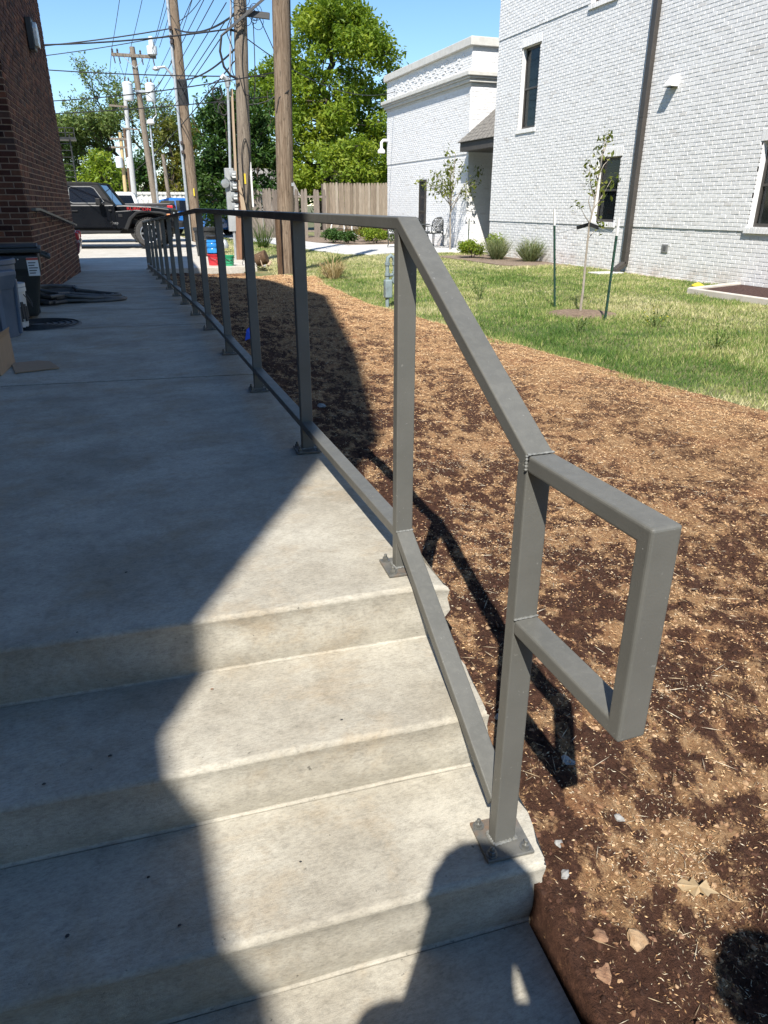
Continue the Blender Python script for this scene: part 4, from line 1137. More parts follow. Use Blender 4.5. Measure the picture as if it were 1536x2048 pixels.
# blue car
M_BLUE = pm('paint_blue', (.012, .10, .34), (.02, .14, .42), rough=.25, coat=1.0)
def small_car(name, label, loc, rz, mp):
    t = thing(name, label, 'car', loc, rz)
    def q(nm, poly, y0, y1, m, bevel=.05):
        mb = MB(); mb.prism(poly, 'y', y0, y1); return fix(mb).obj(nm, m, t, world=False, bevel=bevel, seg=3)
    q('body', [(-2.15, .32), (-2.2, .60), (-2.1, .86), (-1.5, .94), (1.0, .96), (1.85, .84), (2.15, .66), (2.18, .36), (2.05, .28), (-2.0, .28)], -.86, .86, mp, .07)
    cb_ = q('cabin', [(-1.85, .92), (-1.2, 1.40), (-.6, 1.48), (.2, 1.46), (.6, 1.36), (1.25, .94)], -.72, .72, mp, .08)
    for s in (-1, 1):
        for a, b, c, d in ((-1.45, -.42, -.42, -1.05), (-.34, .95, .42, -.34)):
            mb = MB(); mb.prism([(a, .98), (b, .98), (c, 1.36), (d, 1.38)], 'y', s*.712, s*.735); fix(mb).obj('window', M_CGLASS, t, world=False)
        mb = MB(); mb.box(1.9, 2.12, s*.5, s*.82, .66, .80); fix(mb).obj('headlight', M_FROST, t, world=False, bevel=.03)
        mb = MB(); mb.box(-2.2, -2.05, s*.5, s*.84, .66, .84); fix(mb).obj('tail_lamp', M_REDL, t, world=False, bevel=.03)
        for xw in (-1.3, 1.32): wheel(t, xw, s*.78, .32, .2, s, tread=False)
    mb = MB(); mb.add([(1.2, -.66, .97), (1.2, .66, .97), (.58, .6, 1.37), (.58, -.6, 1.37)], [(0, 1, 2, 3)]); mb.obj('windscreen', M_CGLASS, t, world=False)
    return t
bl = small_car('blue_car', 'bright blue car with roof rails parked behind the utility poles', (3.9, 37.2, -.4), R(-35), M_BLUE)
bl.scale = (1.05, 1.05, 1.12)
mr_ = small_car('maroon_car', 'maroon car tail peeking out past the far brick corner', (-2.76, 17.75, jz), R(180), pm('paint_maroon', (.09, .008, .014), (.12, .012, .02), rough=.3, coat=.6))
mr_.scale = (1, .9, .85)
# white container at the end of the alley
ct = thing('shipping_container', 'long white corrugated container at the far end of the alley', 'container', (3.0, 56, -.5), R(-4))
mb = MB(); n = 60; A = [(-2.3 + 4.7*i/n, (-1.2 + (.05 if (i // 2) % 2 else 0))) for i in range(n + 1)]
mb.prism(A + [(2.4, 1.2), (-2.3, 1.2)], 'z', .1, 2.15); mb.obj('body', pm('container_white', (.55, .54, .5), (.63, .62, .58), rough=.6), ct, world=False)
mb = MB(); mb.box(-2.34, 2.44, -1.24, 1.24, 2.1, 2.26); mb.obj('top_rail', pm('container_white'  , (.5, .5, .5)), ct, world=False)
mb = MB(); mb.box(-2.34, 2.44, -1.24, 1.24, 0, .16); mb.obj('base_rail', M_BPLAST, ct, world=False)
# ---------------------------------------------------------------- utility poles
def wood(name, c1, c2, c3):
    m, nt, N, L, P = _nodes(name)
    co = N.new('ShaderNodeTexCoord').outputs['Object']
    f = noise(N, L, co, 5, 8, .7, .2, (9, 9, .35)); r = ramp(N, [(.3, c1), (.5, c2), (.72, c3)]); L.new(f, r.inputs[0])
    f2 = noise(N, L, co, 5.5, 4, .6, 0, (3, 3, 1.2)); r2 = ramp(N, [(.30, .45), (.42, 1.0)]); L.new(f2, r2.inputs[0])
    c = mixc(N, L, .8, r.outputs[0], r2.outputs[0], 'MULTIPLY')
    f3 = noise(N, L, co, 20, 4, .6, 0, (6, 6, .15)); r3 = ramp(N, [(.36, .3), (.43, 1.0)]); L.new(f3, r3.inputs[0])
    c = mixc(N, L, .65, c, r3.outputs[0], 'MULTIPLY')
    L.new(c, P.inputs['Base Color']); P.inputs['Roughness'].default_value = .9; P.inputs['Specular IOR Level'].default_value = .2
    h = math_n(N, L, 'ADD', f, math_n(N, L, 'MULTIPLY', f3, .8))
    L.new(bump_n(N, L, h, .9, .02), P.inputs['Normal'])
    return m
M_POLE = wood('pole_wood', (.105, .072, .048), (.21, .155, .108), (.34, .275, .205))
M_POLEG = wood('pole_wood_grey', (.13, .105, .08), (.22, .18, .14), (.32, .275, .22))
M_POLED = wood('pole_wood_dark', (.06, .035, .022), (.12, .075, .045), (.2, .13, .085))
M_GALV = pm('galvanised', (.34, .36, .37), (.46, .48, .49), scale=14, rough=.45, metal=.4)
M_WIRE = pm('wire_black', (.010, .010, .011), rough=.6)
M_YEL = pm('tag_yellow', (.6, .46, .03), rough=.6)
M_TANK = pm('tank_grey', (.55, .58, .58), (.64, .66, .66), rough=.45)
M_PORC = pm('porcelain', (.06, .045, .04), rough=.25)
def pole(label, base, top, r0, r1, m, nm='utility_pole', n=20):
    t = thing(nm, label, 'utility pole', base)
    b = Vector(base); tp = Vector(top); mb = MB()
    pts = []; rr = []
    for k in range(25):
        s = k/24; p = b.lerp(tp, s) + Vector((.008*math.sin(s*9), .008*math.cos(s*7), 0)); pts.append(p - Vector((0, 0, .25 if k == 0 else 0))); rr.append(r0 + (r1-r0)*s + .004*math.sin(s*31))
    mb.tube(pts, rr, n); mb.obj('shaft', m, t, smooth=True)
    return t, (lambda z: b.lerp(tp, (z - b.z)/(tp.z - b.z)))
p3, at3 = pole('stout brown utility pole nearest the railing, with orange conduit at its foot', (3.47, 15.6, -.38), (3.80, 15.6, 9.5), .178, .14, M_POLE)
p2, at2 = pole('grey weathered utility pole carrying the electric meters and cable tangle', (3.24, 19.2, -.37), (3.78, 19.2, 9.8), .168, .135, M_POLEG)
p1, at1 = pole('brown utility pole with a steel conduit, third from the railing', (3.13, 29, -.32), (3.08, 29, 10.2), .19, .14, M_POLE)
# pole 3 fittings
mb = MB(); mb.tube([at3(z) + Vector((.10, .0 - .165, 0)) for z in (.62, .3, .0)] + [Vector((3.60, 15.38, -.12)), Vector((3.74, 15.3, -.3)), Vector((3.8, 15.28, -.42))], .018, 8); mb.obj('conduit', pm('conduit_orange', (.55, .10, .035), (.62, .13, .05), rough=.5), p3, smooth=True)
mb = MB(); mb.box(3.25, 3.34, 15.36, 15.46, -.4, .85); mb.obj('post_stub', M_POLED, p3, bevel=.01)
mb = MB(); mb.tube([at3(z) + Vector((.165, -.02, 0)) for z in (-.3, 1.2, 2.2, 3.0, 4, 5.5, 7, 9)], .013, 6); mb.tube([at3(3.05) + Vector((.165, -.05, 0)), at3(2.95) + Vector((.05, -.17, 0)), at3(2.85) + Vector((-.1, -.13, 0)), at3(2.6) + Vector((-.15, -.08, 0))], .012, 6); mb.obj('cable', M_WIRE, p3)
mb = MB(); mb.box(3.62, 3.665, 15.40, 15.42, 1.3, 1.36); mb.obj('tag', M_GALV, p3)
# pole 2: meter bank, mast, boards, coils
mbk = thing('meter_bank', 'grey bank of four stacked electric meters mounted left of the weathered pole', 'electric meters', (2.95, 19.0, .7))
mb = MB(); mb.box(2.84, 3.05, 18.92, 19.06, .35, 1.76); mb.obj('enclosure', pm('meter_grey', (.28, .29, .29), (.36, .37, .37), rough=.5), mbk, bevel=.01)
for k in range(4):
    z = 1.60 - k*.235
    mb = MB(); mb.box(2.93, 3.10, 18.86, 18.92, z - .10, z + .10); bx_ = mb.obj('meter', pm('meter_grey', (.3, .3, .3)), mbk, bevel=.012)
    mb = MB(); mb.lathe([(.075, 0), (.075, .05), (.06, .07), (.001, .075)], (0, 0, 0), 18, Matrix.Translation((3.015, 18.86, z)) @ Matrix.Rotation(R(90), 4, 'X')); mb.obj('glass', pm('meter_lens', (.2, .21, .21), (.26, .27, .27), rough=.2), bx_, smooth=True)
    for dz in (.03, -.035):
        mb = MB(); mb.box(2.985, 3.065, 18.775, 18.783, z + dz - .018, z + dz + .018); mb.obj('dial', M_LABEL, bx_)
mb = MB(); mb.lathe([(.09, -.03), (.10, 0), (.09, .05), (.001, .06)], (0, 0, 0), 18, Matrix.Translation((2.82, 18.9, 1.42)) @ Matrix.Rotation(R(90), 4, 'X')); mb.obj('meter', pm('meter_lens', (.2, .2, .2)), mbk, smooth=True)
mb = MB(); mb.tube([(2.98, 18.98, 1.74), (3.03, 18.98, 2.6), (3.07, 18.98, 3.45)], .032, 10); mb.tube([(3.07, 18.98, 3.44), (3.06, 18.98, 3.60), (2.98, 18.98, 3.66), (2.93, 18.98, 3.60)], [.05, .065, .065, .05], 10); mb.obj('mast', M_GALV, mbk, smooth=True)
mb = MB(); mb.tube([(2.96, 18.98, .4), (2.95, 18.98, -.45)], .035, 8); mb.obj('riser', M_GALV, mbk)
mb = MB(); mb.beam((3.06, 19.08, -.4), (3.17, 19.08, 3.42), .055, .05, (0, 1, 0)); mb.obj('strut', pm('lumber_pale', (.34, .25, .17), (.42, .32, .22), scale=5, rough=.9, stretch=(8, 8, .5)), mbk)
bd = thing('broken_boards', 'splintered reddish boards standing against the weathered pole', 'boards', (3.1, 18.95, -.4))
mb = MB(); mb.beam((3.02, 18.94, -.42), (3.12, 18.94, 1.50), .13, .05, (0, 1, 0)); mb.obj('board', pm('lumber_red', (.17, .085, .05), (.25, .135, .08), scale=5, rough=.9, stretch=(8, 8, .5)), bd)
mb = MB(); mb.prism([(3.16, -.42), (3.27, -.42), (3.30, .7), (3.24, 1.1), (3.17, 1.5), (3.13, 1.5), (3.16, .9), (3.18, .5)], 'y', 18.91, 18.94); mb.obj('board', pm('lumber_pale', (.34, .25, .17)), bd)
mb = MB(); mb.box(3.46, 3.50, 19.02, 19.06, .9, 1.9); mb.obj('moulding', M_WTRIM, p2)
mb = MB(); mb.box(3.31, 3.35, 19.035, 19.045, 1.42, 1.65); mb.obj('tag', M_YEL, p2)
def coil(c, r, mbx, turns=2, rr=.012, ax='y'):
    pts = []
    for t in np.linspace(0, 2*math.pi*turns, 16*turns):
        q = r*(1 + .05*math.sin(t*.7))
        pts.append((c[0] + q*math.cos(t), c[1] + .02*math.sin(t*1.3), c[2] + q*1.1*math.sin(t)))
    mbx.tube(pts, rr, 5)
mb = MB()
coil((2.82, 19.0, 3.30), .11, mb, 3, .014); coil((2.93, 19.0, 3.00), .115, mb, 3, .014)
mb.tube([(2.95, 18.98, 3.60), (2.80, 19, 3.55), (2.62, 19, 3.45), (2.66, 19, 3.30), (2.80, 19, 3.36)], .011, 5); mb.tube([(2.84, 19, 3.16), (2.72, 19, 3.1), (2.74, 19, 2.95), (2.9, 19, 2.88)], .009, 5)
mb.tube([(3.38, 19, 4.55), (3.2, 19, 4.58), (3.02, 19, 4.45), (2.96, 19, 4.15), (3.02, 19, 3.85), (3.16, 19, 3.68), (3.32, 19, 3.62)], .028, 6)
mb.obj('cable_coil', M_WIRE, p2)
for nm, pts in (('cable', [(3.55, 19.03, 8.2), (3.47, 19.02, 6), (3.58, 19.02, 5.0), (3.45, 19.02, 3.9), (3.52, 19.02, 2.4), (3.42, 19.02, 1.6), (3.3, 19.0, .8)]),
                ('cable', [(3.28, 19.02, 1.1), (3.28, 19.0, 2.0), (3.35, 19.0, 2.35), (3.42, 19.0, 2.35), (3.46, 19.0, 1.9), (3.36, 19, 1.2), (3.33, 19, .5), (3.26, 18.98, .1), (3.3, 18.97, .02)]),
                ('cable', [(3.42, 19, 4.95), (3.78, 19, 5.0), (4.05, 19, 4.55), (4.32, 19, 3.95), (4.35, 19, 3.65), (4.15, 19, 3.3), (3.8, 19, 3.15), (3.55, 19.05, 3.12)]),
                ('cable', [(3.76, 19, 4.75), (3.74, 19, 4.0), (3.7, 19, 3.4), (3.62, 19, 3.1)]),
                ('cable', [(3.33, 19, 4.9), (3.15, 19, 4.55), (3.25, 19, 4.2), (3.20, 19, 3.8), (3.30, 19, 3.6)]),
                ('cable', [(3.35, 19, 3.7), (3.45, 18.99, 3.35), (3.58, 19.02, 3.3)])):
    mb = MB(); P = [Vector(p) for p in pts]; Q = []
    for i in range(len(P) - 1):
        a = P[max(i-1, 0)]; b = P[i]; c = P[i+1]; d = P[min(i+2, len(P)-1)]
        for t in np.linspace(0, 1, 7)[:-1]:
            Q.append(.5*((2*b) + (-a+c)*t + (2*a-5*b+4*c-d)*t*t + (-a+3*b-3*c+d)*t**3))
    Q.append(P[-1]); mb.tube(Q, .011, 5); mb.obj(nm, M_WIRE, p2)
mb = MB()
for k in range(9): coil((3.48 + random.uniform(-.12, .5), 18.98 + random.uniform(-.03, .03), 4.95 + random.uniform(-.25, .3)), random.uniform(.06, .15), mb, 1, .007)
mb.obj('cable_tangle', M_WIRE, p2)
mb = MB(); mb.beam((3.15, 19.0, 4.55), (4.25, 18.6, 5.35), .035, .05); mb.beam((3.6, 18.95, 4.9), (4.1, 18.8, 4.85), .10, .12); mb.obj('arm', pm('cable_grey', (.05, .05, .05)), p2)
mb = MB(); mb.tube([(3.13, 19.06, 3.5), (3.25, 19.05, 4.6), (3.33, 19.05, 5.6), (3.5, 19.05, 8.0)], .022, 8); mb.obj('conduit', M_GALV, p2)
# pole 1 fittings
mb = MB(); mb.tube([(2.88, 28.9, -.3), (2.88, 28.9, 3.2), (2.92, 28.9, 8.6)], .05, 8); mb.obj('conduit', M_GALV, p1, smooth=True)
mb = MB(); mb.tube([at1(z) for z in (4.15, 4.9)], [.197, .192], 18); mb.obj('wrap', pm('wrap_black', (.015, .014, .013), rough=.7), p1)
mb = MB(); mb.box(3.13, 3.17, 28.78, 28.80, 1.25, 1.5); mb.obj('tag', M_YEL, p1)
mb = MB(); mb.tube([(2.9, 28.9, 4.9), (2.75, 28.9, 5.1), (2.6, 28.9, 5.25), (2.25, 28.9, 5.2)], .04, 8); mb.lathe([(.05, 0), (.13, .04), (.11, .1), (.03, .13)], (2.3, 28.9, 5.12), 12); mb.obj('street_light_arm', M_GALV, p1)
mb = MB()
for z in (6.3, 6.05, 5.9, 2.9, 2.6): mb.lathe([(.03, 0), (.06, .03), (.06, .09), (.03, .12)], (2.9, 28.82, z), 10)
mb.obj('insulator', M_PORC, p1)
# transformer pole
pt_, att = pole('leaning utility pole with crossarm and two grey transformers', (2.25, 36, -.4), (2.0, 36, 6.95), .15, .11, M_POLEG)
mb = MB(); mb.beam((1.16, 35.88, 6.62), (2.92, 35.88, 6.62), .10, .12); ca = mb.obj('crossarm', M_POLEG, pt_, bevel=.01)
for a, b in (((1.6, 35.86, 6.58), (2.0, 35.86, 6.2)), ((2.45, 35.86, 6.58), (2.05, 35.86, 6.2))):
    mb = MB(); mb.beam(a, b, .03, .03); mb.obj('brace', M_GALV, pt_)
for x in (1.2, 1.4, 2.3, 2.75):
    mb = MB(); mb.lathe([(.02, 0), (.05, .03), (.03, .07), (.05, .1), (.02, .16)], (x, 35.88, 6.68), 10); mb.obj('insulator', M_PORC, pt_)
    mb = MB(); mb.tube([(x + .03, 35.8, 6.55), (x + .06, 35.78, 6.3)], .025, 8); mb.obj('cutout', M_PORC, pt_)
for x, dx in ((1.62, -1), (2.52, 1)):
    mb = MB(); mb.lathe([(.19, 4.98), (.205, 5.02), (.205, 5.55), (.215, 5.56), (.215, 5.59), (.12, 5.66), (.001, 5.67)], (x, 35.75, 0), 20); tk = mb.obj('transformer', M_TANK, pt_, smooth=True)
    for q in (-.07, .07):
        mb = MB(); mb.lathe([(.02, 5.64), (.04, 5.68), (.02, 5.72), (.035, 5.76), (.015, 5.82)], (x + q, 35.75, 0), 8); mb.obj('bushing', M_PORC, tk)
    mb = MB(); mb.beam((x, 35.78, 5.35), (2.08, 35.9, 5.35), .06, .08); mb.obj('bracket', M_GALV, tk)
    mb = MB(); mb.tube([(x - .07, 35.75, 5.82), (x - .12*1, 35.75, 6.0), (x - .2 if dx < 0 else x + .1, 35.78, 6.3)], .008, 4); mb.obj('lead', M_WIRE, tk)
mb = MB(); mb.lathe([(.10, 6.66), (.2, 6.70), (.21, 6.95), (.2, 7.0), (.11, 7.02), (.10, 7.3), (.06, 7.34)], (2.78, 35.86, 0), 18); mb.obj('lightning_arrester', M_TANK, pt_, smooth=True)
pg_, _ = pole('pale grey galvanised utility pole behind the transformers', (1.62, 45, -.45), (1.86, 45, 6.4), .17, .10, pm('pole_silver', (.33, .33, .32), (.45, .45, .43), scale=5, rough=.8, stretch=(8, 8, .4)))
mb = MB(); mb.beam((1.0, 44.9, 5.75), (1.9, 44.9, 5.7), .07, .09); mb.beam((1.5, 44.9, 4.7), (2.3, 44.9, 4.66), .06, .07); mb.obj('crossarm', M_POLEG, pg_)
pq, _ = pole('short straw-coloured pole left of the pale grey pole', (1.32, 50, -.45), (1.52, 50, 4.9), .12, .10, pm('pole_straw', (.42, .30, .14), (.5, .38, .2), scale=4, rough=.8, stretch=(8, 8, .4)))
mb = MB(); mb.lathe([(.2, 3.0), (.21, 3.05), (.21, 3.55), (.1, 3.62)], (1.25, 49.8, 0), 14); mb.lathe([(.2, 3.0), (.21, 3.05), (.21, 3.5), (.1, 3.58)], (1.85, 49.8, 0), 14); mb.obj('transformer', M_TANK, pq, smooth=True)
mb = MB(); mb.beam((.9, 49.9, 4.55), (2.1, 49.9, 4.55), .08, .1); mb.beam((.9, 49.9, 4.1), (2.1, 49.9, 4.1), .08, .1); mb.obj('crossarm', M_POLEG, pq)
pole('dark brown pole standing between the straw-coloured and grey poles', (1.75, 52, -.45), (1.85, 52, 5.3), .13, .10, M_POLED)
pole('thin bare wooden post far right of the transformer pole', (3.6, 45, -.45), (3.45, 45, 3.5), .12, .10, M_POLEG)
lpz = thing('light_pole', 'slim galvanised light pole with small lamp head beside the transformer pole', 'lamp post', (2.14, 33, -.4))
mb = MB(); mb.tube([(2.10, 33, -.4), (2.14, 33, 1.8), (2.17, 33, 3.85)], [.05, .045, .035], 10); mb.obj('pole', M_GALV, lpz)
mb = MB(); mb.lathe([(.04, 3.85), (.16, 3.9), (.14, 4.0), (.05, 4.06)], (2.2, 32.95, 0), 14); mb.obj('lamp_head', M_WTRIM, lpz, smooth=True)
mb = MB(); mb.tube([(2.2, 33, 3.95), (2.45, 33, 4.2), (2.42, 33, 4.7), (2.2, 33, 4.9)], .018, 6); mb.obj('arm', M_GALV, lpz)

# ---------------------------------------------------------------- overhead wires
def wire(a, b, sag, label, r=.012, group=None):
    a = Vector(a); b = Vector(b); mb = MB()
    mb.tube([a.lerp(b, t) - Vector((0, 0, 4*sag*t*(1-t))) for t in np.linspace(0, 1, 26)], r, 5)
    o = mb.obj('overhead_wire', M_WIRE); tag(o, label, 'wire', group)
lab = 'black overhead wire strung along the line of utility poles'; grp = 'overhead wires along the pole line'
for (x, z) in ((2.75, 9.1), (3.1, 9.3), (3.5, 8.8), (3.15, 7.3), (3.2, 6.6)):
    wire((x, 36 if z > 8 else 29, z if z < 8 else z - 2.3), (x + .5, 19.2, z + .2), .35, lab, .012, grp)
    wire((x + .5, 19.2, z + .2), (x + 1.1, -22, z + .6), .7, lab, .013, grp)
for (x, z) in ((1.2, 6.85), (2.0, 7.05), (2.8, 6.85)):
    wire((x, 36, z), (x - .3, 74, z + 1.2), .5, 'thin wire running away from the transformer crossarm down the alley', .012, 'wires beyond the transformer pole')
    wire((x, 36, z), (x + .9, 19.2, z + 2.6), .3, lab, .011, grp)
wire((-9, 27, 5.6), (3.2, 19.1, 4.6), .5, 'twisted service wire from the brick roof to the weathered pole', .018)
wire((-9, 30, 5.3), (3.0, 29, 6.4), .35, 'service wire sloping up to the third pole from behind the brick building', .02)
wire((-9, 33, 5.2), (3.0, 28.9, 6.2), .3, 'thin lower service wire crossing the sky to the third pole', .014)
wire((-9, 33, 6.1), (4.0, 19.1, 3.72), .3, 'long wire crossing below the crossarm toward the stout brown pole', .014)
wire((-9, 36, 4.2), (4.0, 19.1, 3.3), .25, 'lowest wire crossing in front of the leafy left tree', .013)
wire((3.45, 15.7, 3.3), (-9, 34, 5.0), .6, 'slack wire tied around the stout brown pole', .012)
wire((3.6, 19.1, 4.45), (11.0, 29.0, 4.9), .5, 'pale thin wire running from the poles to the annex roof', .012)
wire((3.05, 29, 6.4), (3.5, 19.2, 5.0), .25, 'thick cable joining the third pole and the weathered pole', .025)
wire((2.98, 29, 4.9), (3.4, 19.2, 4.3), .2, 'heavy lower cable sloping between the third pole and the weathered pole', .022)
wire((2.1, 36, 5.2), (2.95, 29, 5.6), .3, 'slack cable between transformer pole and third pole', .014)
wire((1.4, 72, 3.0), (3.3, 19.2, 4.0), .5, 'long low cable from the far alley to the weathered pole', .016)

for k, (x, z, x2, z2) in enumerate(((3.15, 4.75, 2.0, 5.2), (3.2, 5.1, 2.1, 5.6), (3.25, 5.6, 2.3, 6.2), (3.35, 6.1, 2.5, 6.8), (3.45, 6.8, 2.7, 7.4), (3.0, 4.4, 1.8, 4.6))):
    wire((x, 19.1, z), (x2, 74, z2), .55, 'thin black wire fanning from the weathered pole down the far alley', .012, 'wires fanning down the alley')
# ---------------------------------------------------------------- foliage helpers
def leaf_cloud(name, C, size, m, parent, aspect=1.6, up=.3, jit=.35, rnd=None, droop=0.0):
    """C (n,3) leaf centres in world space -> one mesh of small folded leaf faces"""
    C = np.asarray(C, float); n = len(C)
    rl = np.array(root_loc(parent)) if parent is not None else np.zeros(3)
    nn = rng.normal(size=(n, 3)); nn[:, 2] = np.abs(nn[:, 2]) + up; nn /= np.linalg.norm(nn, axis=1)[:, None]
    a = rng.normal(size=(n, 3)); a -= nn*(a*nn).sum(1)[:, None]; a /= np.linalg.norm(a, axis=1)[:, None]
    a[:, 2] -= droop; b = np.cross(nn, a)
    s = size*(1 + jit*rng.uniform(-1, 1, n))[:, None]
    P = C - rl
    V = np.stack([P - a*s*aspect*.5, P - b*s*.32 + nn*s*.12, P + a*s*aspect*.5, P + b*s*.32 + nn*s*.12], 1).reshape(-1, 3)
    F = np.arange(4*n).reshape(n, 4)
    r = rng.random(n) if rnd is None else np.clip(rnd + rng.uniform(-.2, .2, n), 0, 1)
    return link(name, np_mesh(name, V, F, r), m, parent)
def limb(mb, a, b, r0, r1, wob=.1, n=7, k=6):
    a = np.array(a, float); b = np.array(b, float); L = np.linalg.norm(b-a)
    off = rng.normal(size=(k+1, 3))*L*wob*.25; off[0] = 0; off[-1] = 0
    pts = [a + (b-a)*t + off[i] for i, t in enumerate(np.linspace(0, 1, k+1))]
    mb.tube(pts, list(np.linspace(r0, r1, k+1)), n); return pts
def puffs(cs, per, shell=.55):
    out = []; rr = []
    for (x, y, z, r, fl) in cs:
        m = max(8, int(per*r*r)); d = rng.normal(size=(m, 3)); d /= np.linalg.norm(d, axis=1)[:, None]
        q = r*(shell + (1-shell)*rng.random(m)**.7)*(1 + .22*rng.normal(size=m))
        p = d*q[:, None]*np.array([1, 1, fl]) + np.array([x, y, z]); out.append(p)
        rr.append(np.full(m, rng.uniform(.15, .85)))
    return np.concatenate(out), np.concatenate(rr)
M_BARK = wood('bark', (.05, .04, .032), (.10, .08, .062), (.16, .135, .105))
L_OAK = leaf_mat('leaf_bright', (.10, .165, .016), (.195, .28, .028), (.31, .36, .045), .48)
L_DARK = leaf_mat('leaf_dark', (.022, .06, .012), (.045, .10, .020), (.085, .15, .03), .32)
L_MID = leaf_mat('leaf_mid', (.035, .075, .015), (.07, .125, .022), (.13, .18, .035), .35)
L_YEL = leaf_mat('leaf_yellow', (.08, .10, .015), (.15, .15, .022), (.24, .19, .03), .35)
L_SAP = leaf_mat('leaf_sapling', (.08, .11, .02), (.14, .17, .03), (.22, .23, .05), .4)
def tree(name, label, base, puff_list, per, lsize, lm, trunk_r, top, limbs=8, group=None, bark=None):
    t = thing(name, label, 'tree', base, group=group)
    mb = MB(); bx, by, bz = base
    limb(mb, (bx, by, bz - .3), top, trunk_r, trunk_r*.35, .12, 10, 8)
    for i, c in enumerate(puff_list):
        if i < limbs*3:
            s = rng.uniform(.25, .85); o = np.array([bx, by, bz])*(1-s) + np.array(top)*s
            limb(mb, o, (c[0], c[1], c[2]), trunk_r*.3*(1.15-s), trunk_r*.05, .25, 6, 6)
            for _ in range(4):
                d = rng.normal(size=3); d /= np.linalg.norm(d)
                limb(mb, (c[0], c[1], c[2]), (c[0] + d[0]*c[3]*.8, c[1] + d[1]*c[3]*.8, c[2] + d[2]*c[3]*.7), trunk_r*.06, trunk_r*.02, .3, 4, 4)
    mb.obj('trunk', bark or M_BARK, t, smooth=True)
    P, r = puffs(puff_list, per)
    leaf_cloud('crown', P, lsize, lm, t, rnd=r)
    return t
# big bright tree behind the fence
def shape(prof, y, n, depth, r0, r1, seed):
    g = np.random.default_rng(seed); out = []
    for _ in range(n):
        z = g.uniform(prof[0][0], prof[-1][0])
        xa = np.interp(z, [p[0] for p in prof], [p[1] for p in prof]); xb = np.interp(z, [p[0] for p in prof], [p[2] for p in prof])
        u = g.uniform(0, 1); x = xa + (xb-xa)*u
        yy = y + g.uniform(-1, 1)*depth*max(.15, 1 - abs(2*u-1)**2)**.5
        r = g.uniform(r0, r1)
        out.append((min(max(x, xa + r*.6), max(xb - r*.6, xa + r*.6)), yy, z, r, g.uniform(.6, .9)))
    return out
big = shape([(1.6, 8.6, 18.6), (3.2, 8.4, 19), (5.5, 8.4, 19.2), (7.5, 8.6, 19.3), (8.3, 9.2, 18.9), (9.4, 10.8, 17.4), (10.4, 11.8, 16.4), (11.6, 13.0, 15.4)], 48, 185, 4.0, .55, 1.25, 3)
tree('oak_tree', 'big bright green spreading tree behind the wooden fence', (13.2, 48, -.5), big, 300, .20, L_OAK, .42, (14.0, 48, 9.5), 12)
front = shape([(1.4, 11.6, 14.2), (2.3, 11.2, 15.0), (3.4, 11.6, 14.8), (4.1, 12.4, 14.2)], 42, 34, 1.4, .45, .8, 5)
tree('young_oak', 'lower bright yellow-green tree in front of the big spreading tree', (13.2, 42, -.5), front, 330, .17, L_OAK, .16, (13.2, 42, 3.2), 8)
dk = shape([(.5, 4.0, 6.2), (1.4, 3.6, 7.4), (3.0, 3.6, 7.7), (4.0, 3.9, 7.4), (4.6, 4.4, 7.0), (5.2, 5.0, 6.4)], 34, 120, 1.2, .35, .62, 8)
dkt = tree('mulberry_tree', 'dense dark green multi-stemmed tree between the second and third poles', (5.7, 34, -.45), dk, 420, .15, L_DARK, .14, (5.8, 34, 4.4), 10)
mb = MB()
for k in range(16):
    a = rng.uniform(0, 2*math.pi); limb(mb, (5.7 + .3*math.cos(a), 34 + .3*math.sin(a), -.4), (5.7 + 1.6*math.cos(a), 34 + math.sin(a), rng.uniform(3.6, 5.6)), .05, .012, .15, 6, 6)
mb.obj('stems', M_BARK, dkt, smooth=True)
P = []
for k in range(60):
    a = np.array([5.7 + rng.uniform(-1.6, 1.6), 33.6 + rng.uniform(-.8, .8), rng.uniform(3.2, 4.6)]); d = np.array([rng.uniform(-.4, .4), 0, rng.uniform(.6, 1.2)])
    for s in np.linspace(0, 1, 22): P.append(a + d*s + rng.normal(size=3)*.05)
leaf_cloud('shoots', P, .12, L_DARK, dkt)
# open-branched elm at the left, bare upper twigs
el = thing('elm_tree', 'tall open-branched tree with sparse pale leaves behind the transformers', 'tree', (3.6, 70, -.5))
mb = MB(); tips = []
def grow(a, d, L, r, lv):
    d = d/np.linalg.norm(d); b = a + d*L
    limb(mb, a, b, r, r*.62, .22, 7 if lv < 2 else 4, 5)
    if lv >= 5 or L < .4:
        tips.append((a, b)); return
    for _ in range(3 if lv < 4 else 2):
        nd = d + rng.normal(size=3)*np.array([.62, .45, .45]) + np.array([-.05, 0, .06]); grow(b, nd, L*rng.uniform(.62, .86), r*.55, lv + 1)
    if lv > 1: tips.append((a, b))
grow(np.array([3.6, 70, -.7]), np.array([-.3, 0, 1.0]), 3.3, .42, 0)
grow(np.array([2.9, 70, 2.2]), np.array([-.9, 0, .9]), 2.6, .22, 1)
grow(np.array([3.1, 70, 2.6]), np.array([.6, 0, 1.0]), 2.4, .2, 1)
grow(np.array([2.4, 70, 2.0]), np.array([-1.3, 0, .45]), 2.4, .18, 1)
mb.obj('trunk', M_BARK, el, smooth=True)
P = []
for a, b in tips:
    k = 62 if b[2] < 7.5 else 26
    for s in rng.uniform(.1, 1.15, k): P.append(a + (b-a)*s + rng.normal(size=3)*.2)
P = np.array(P); leaf_cloud('crown', P, .17, leaf_mat('leaf_elm', (.08, .13, .035), (.145, .21, .06), (.23, .28, .09), .42), el)
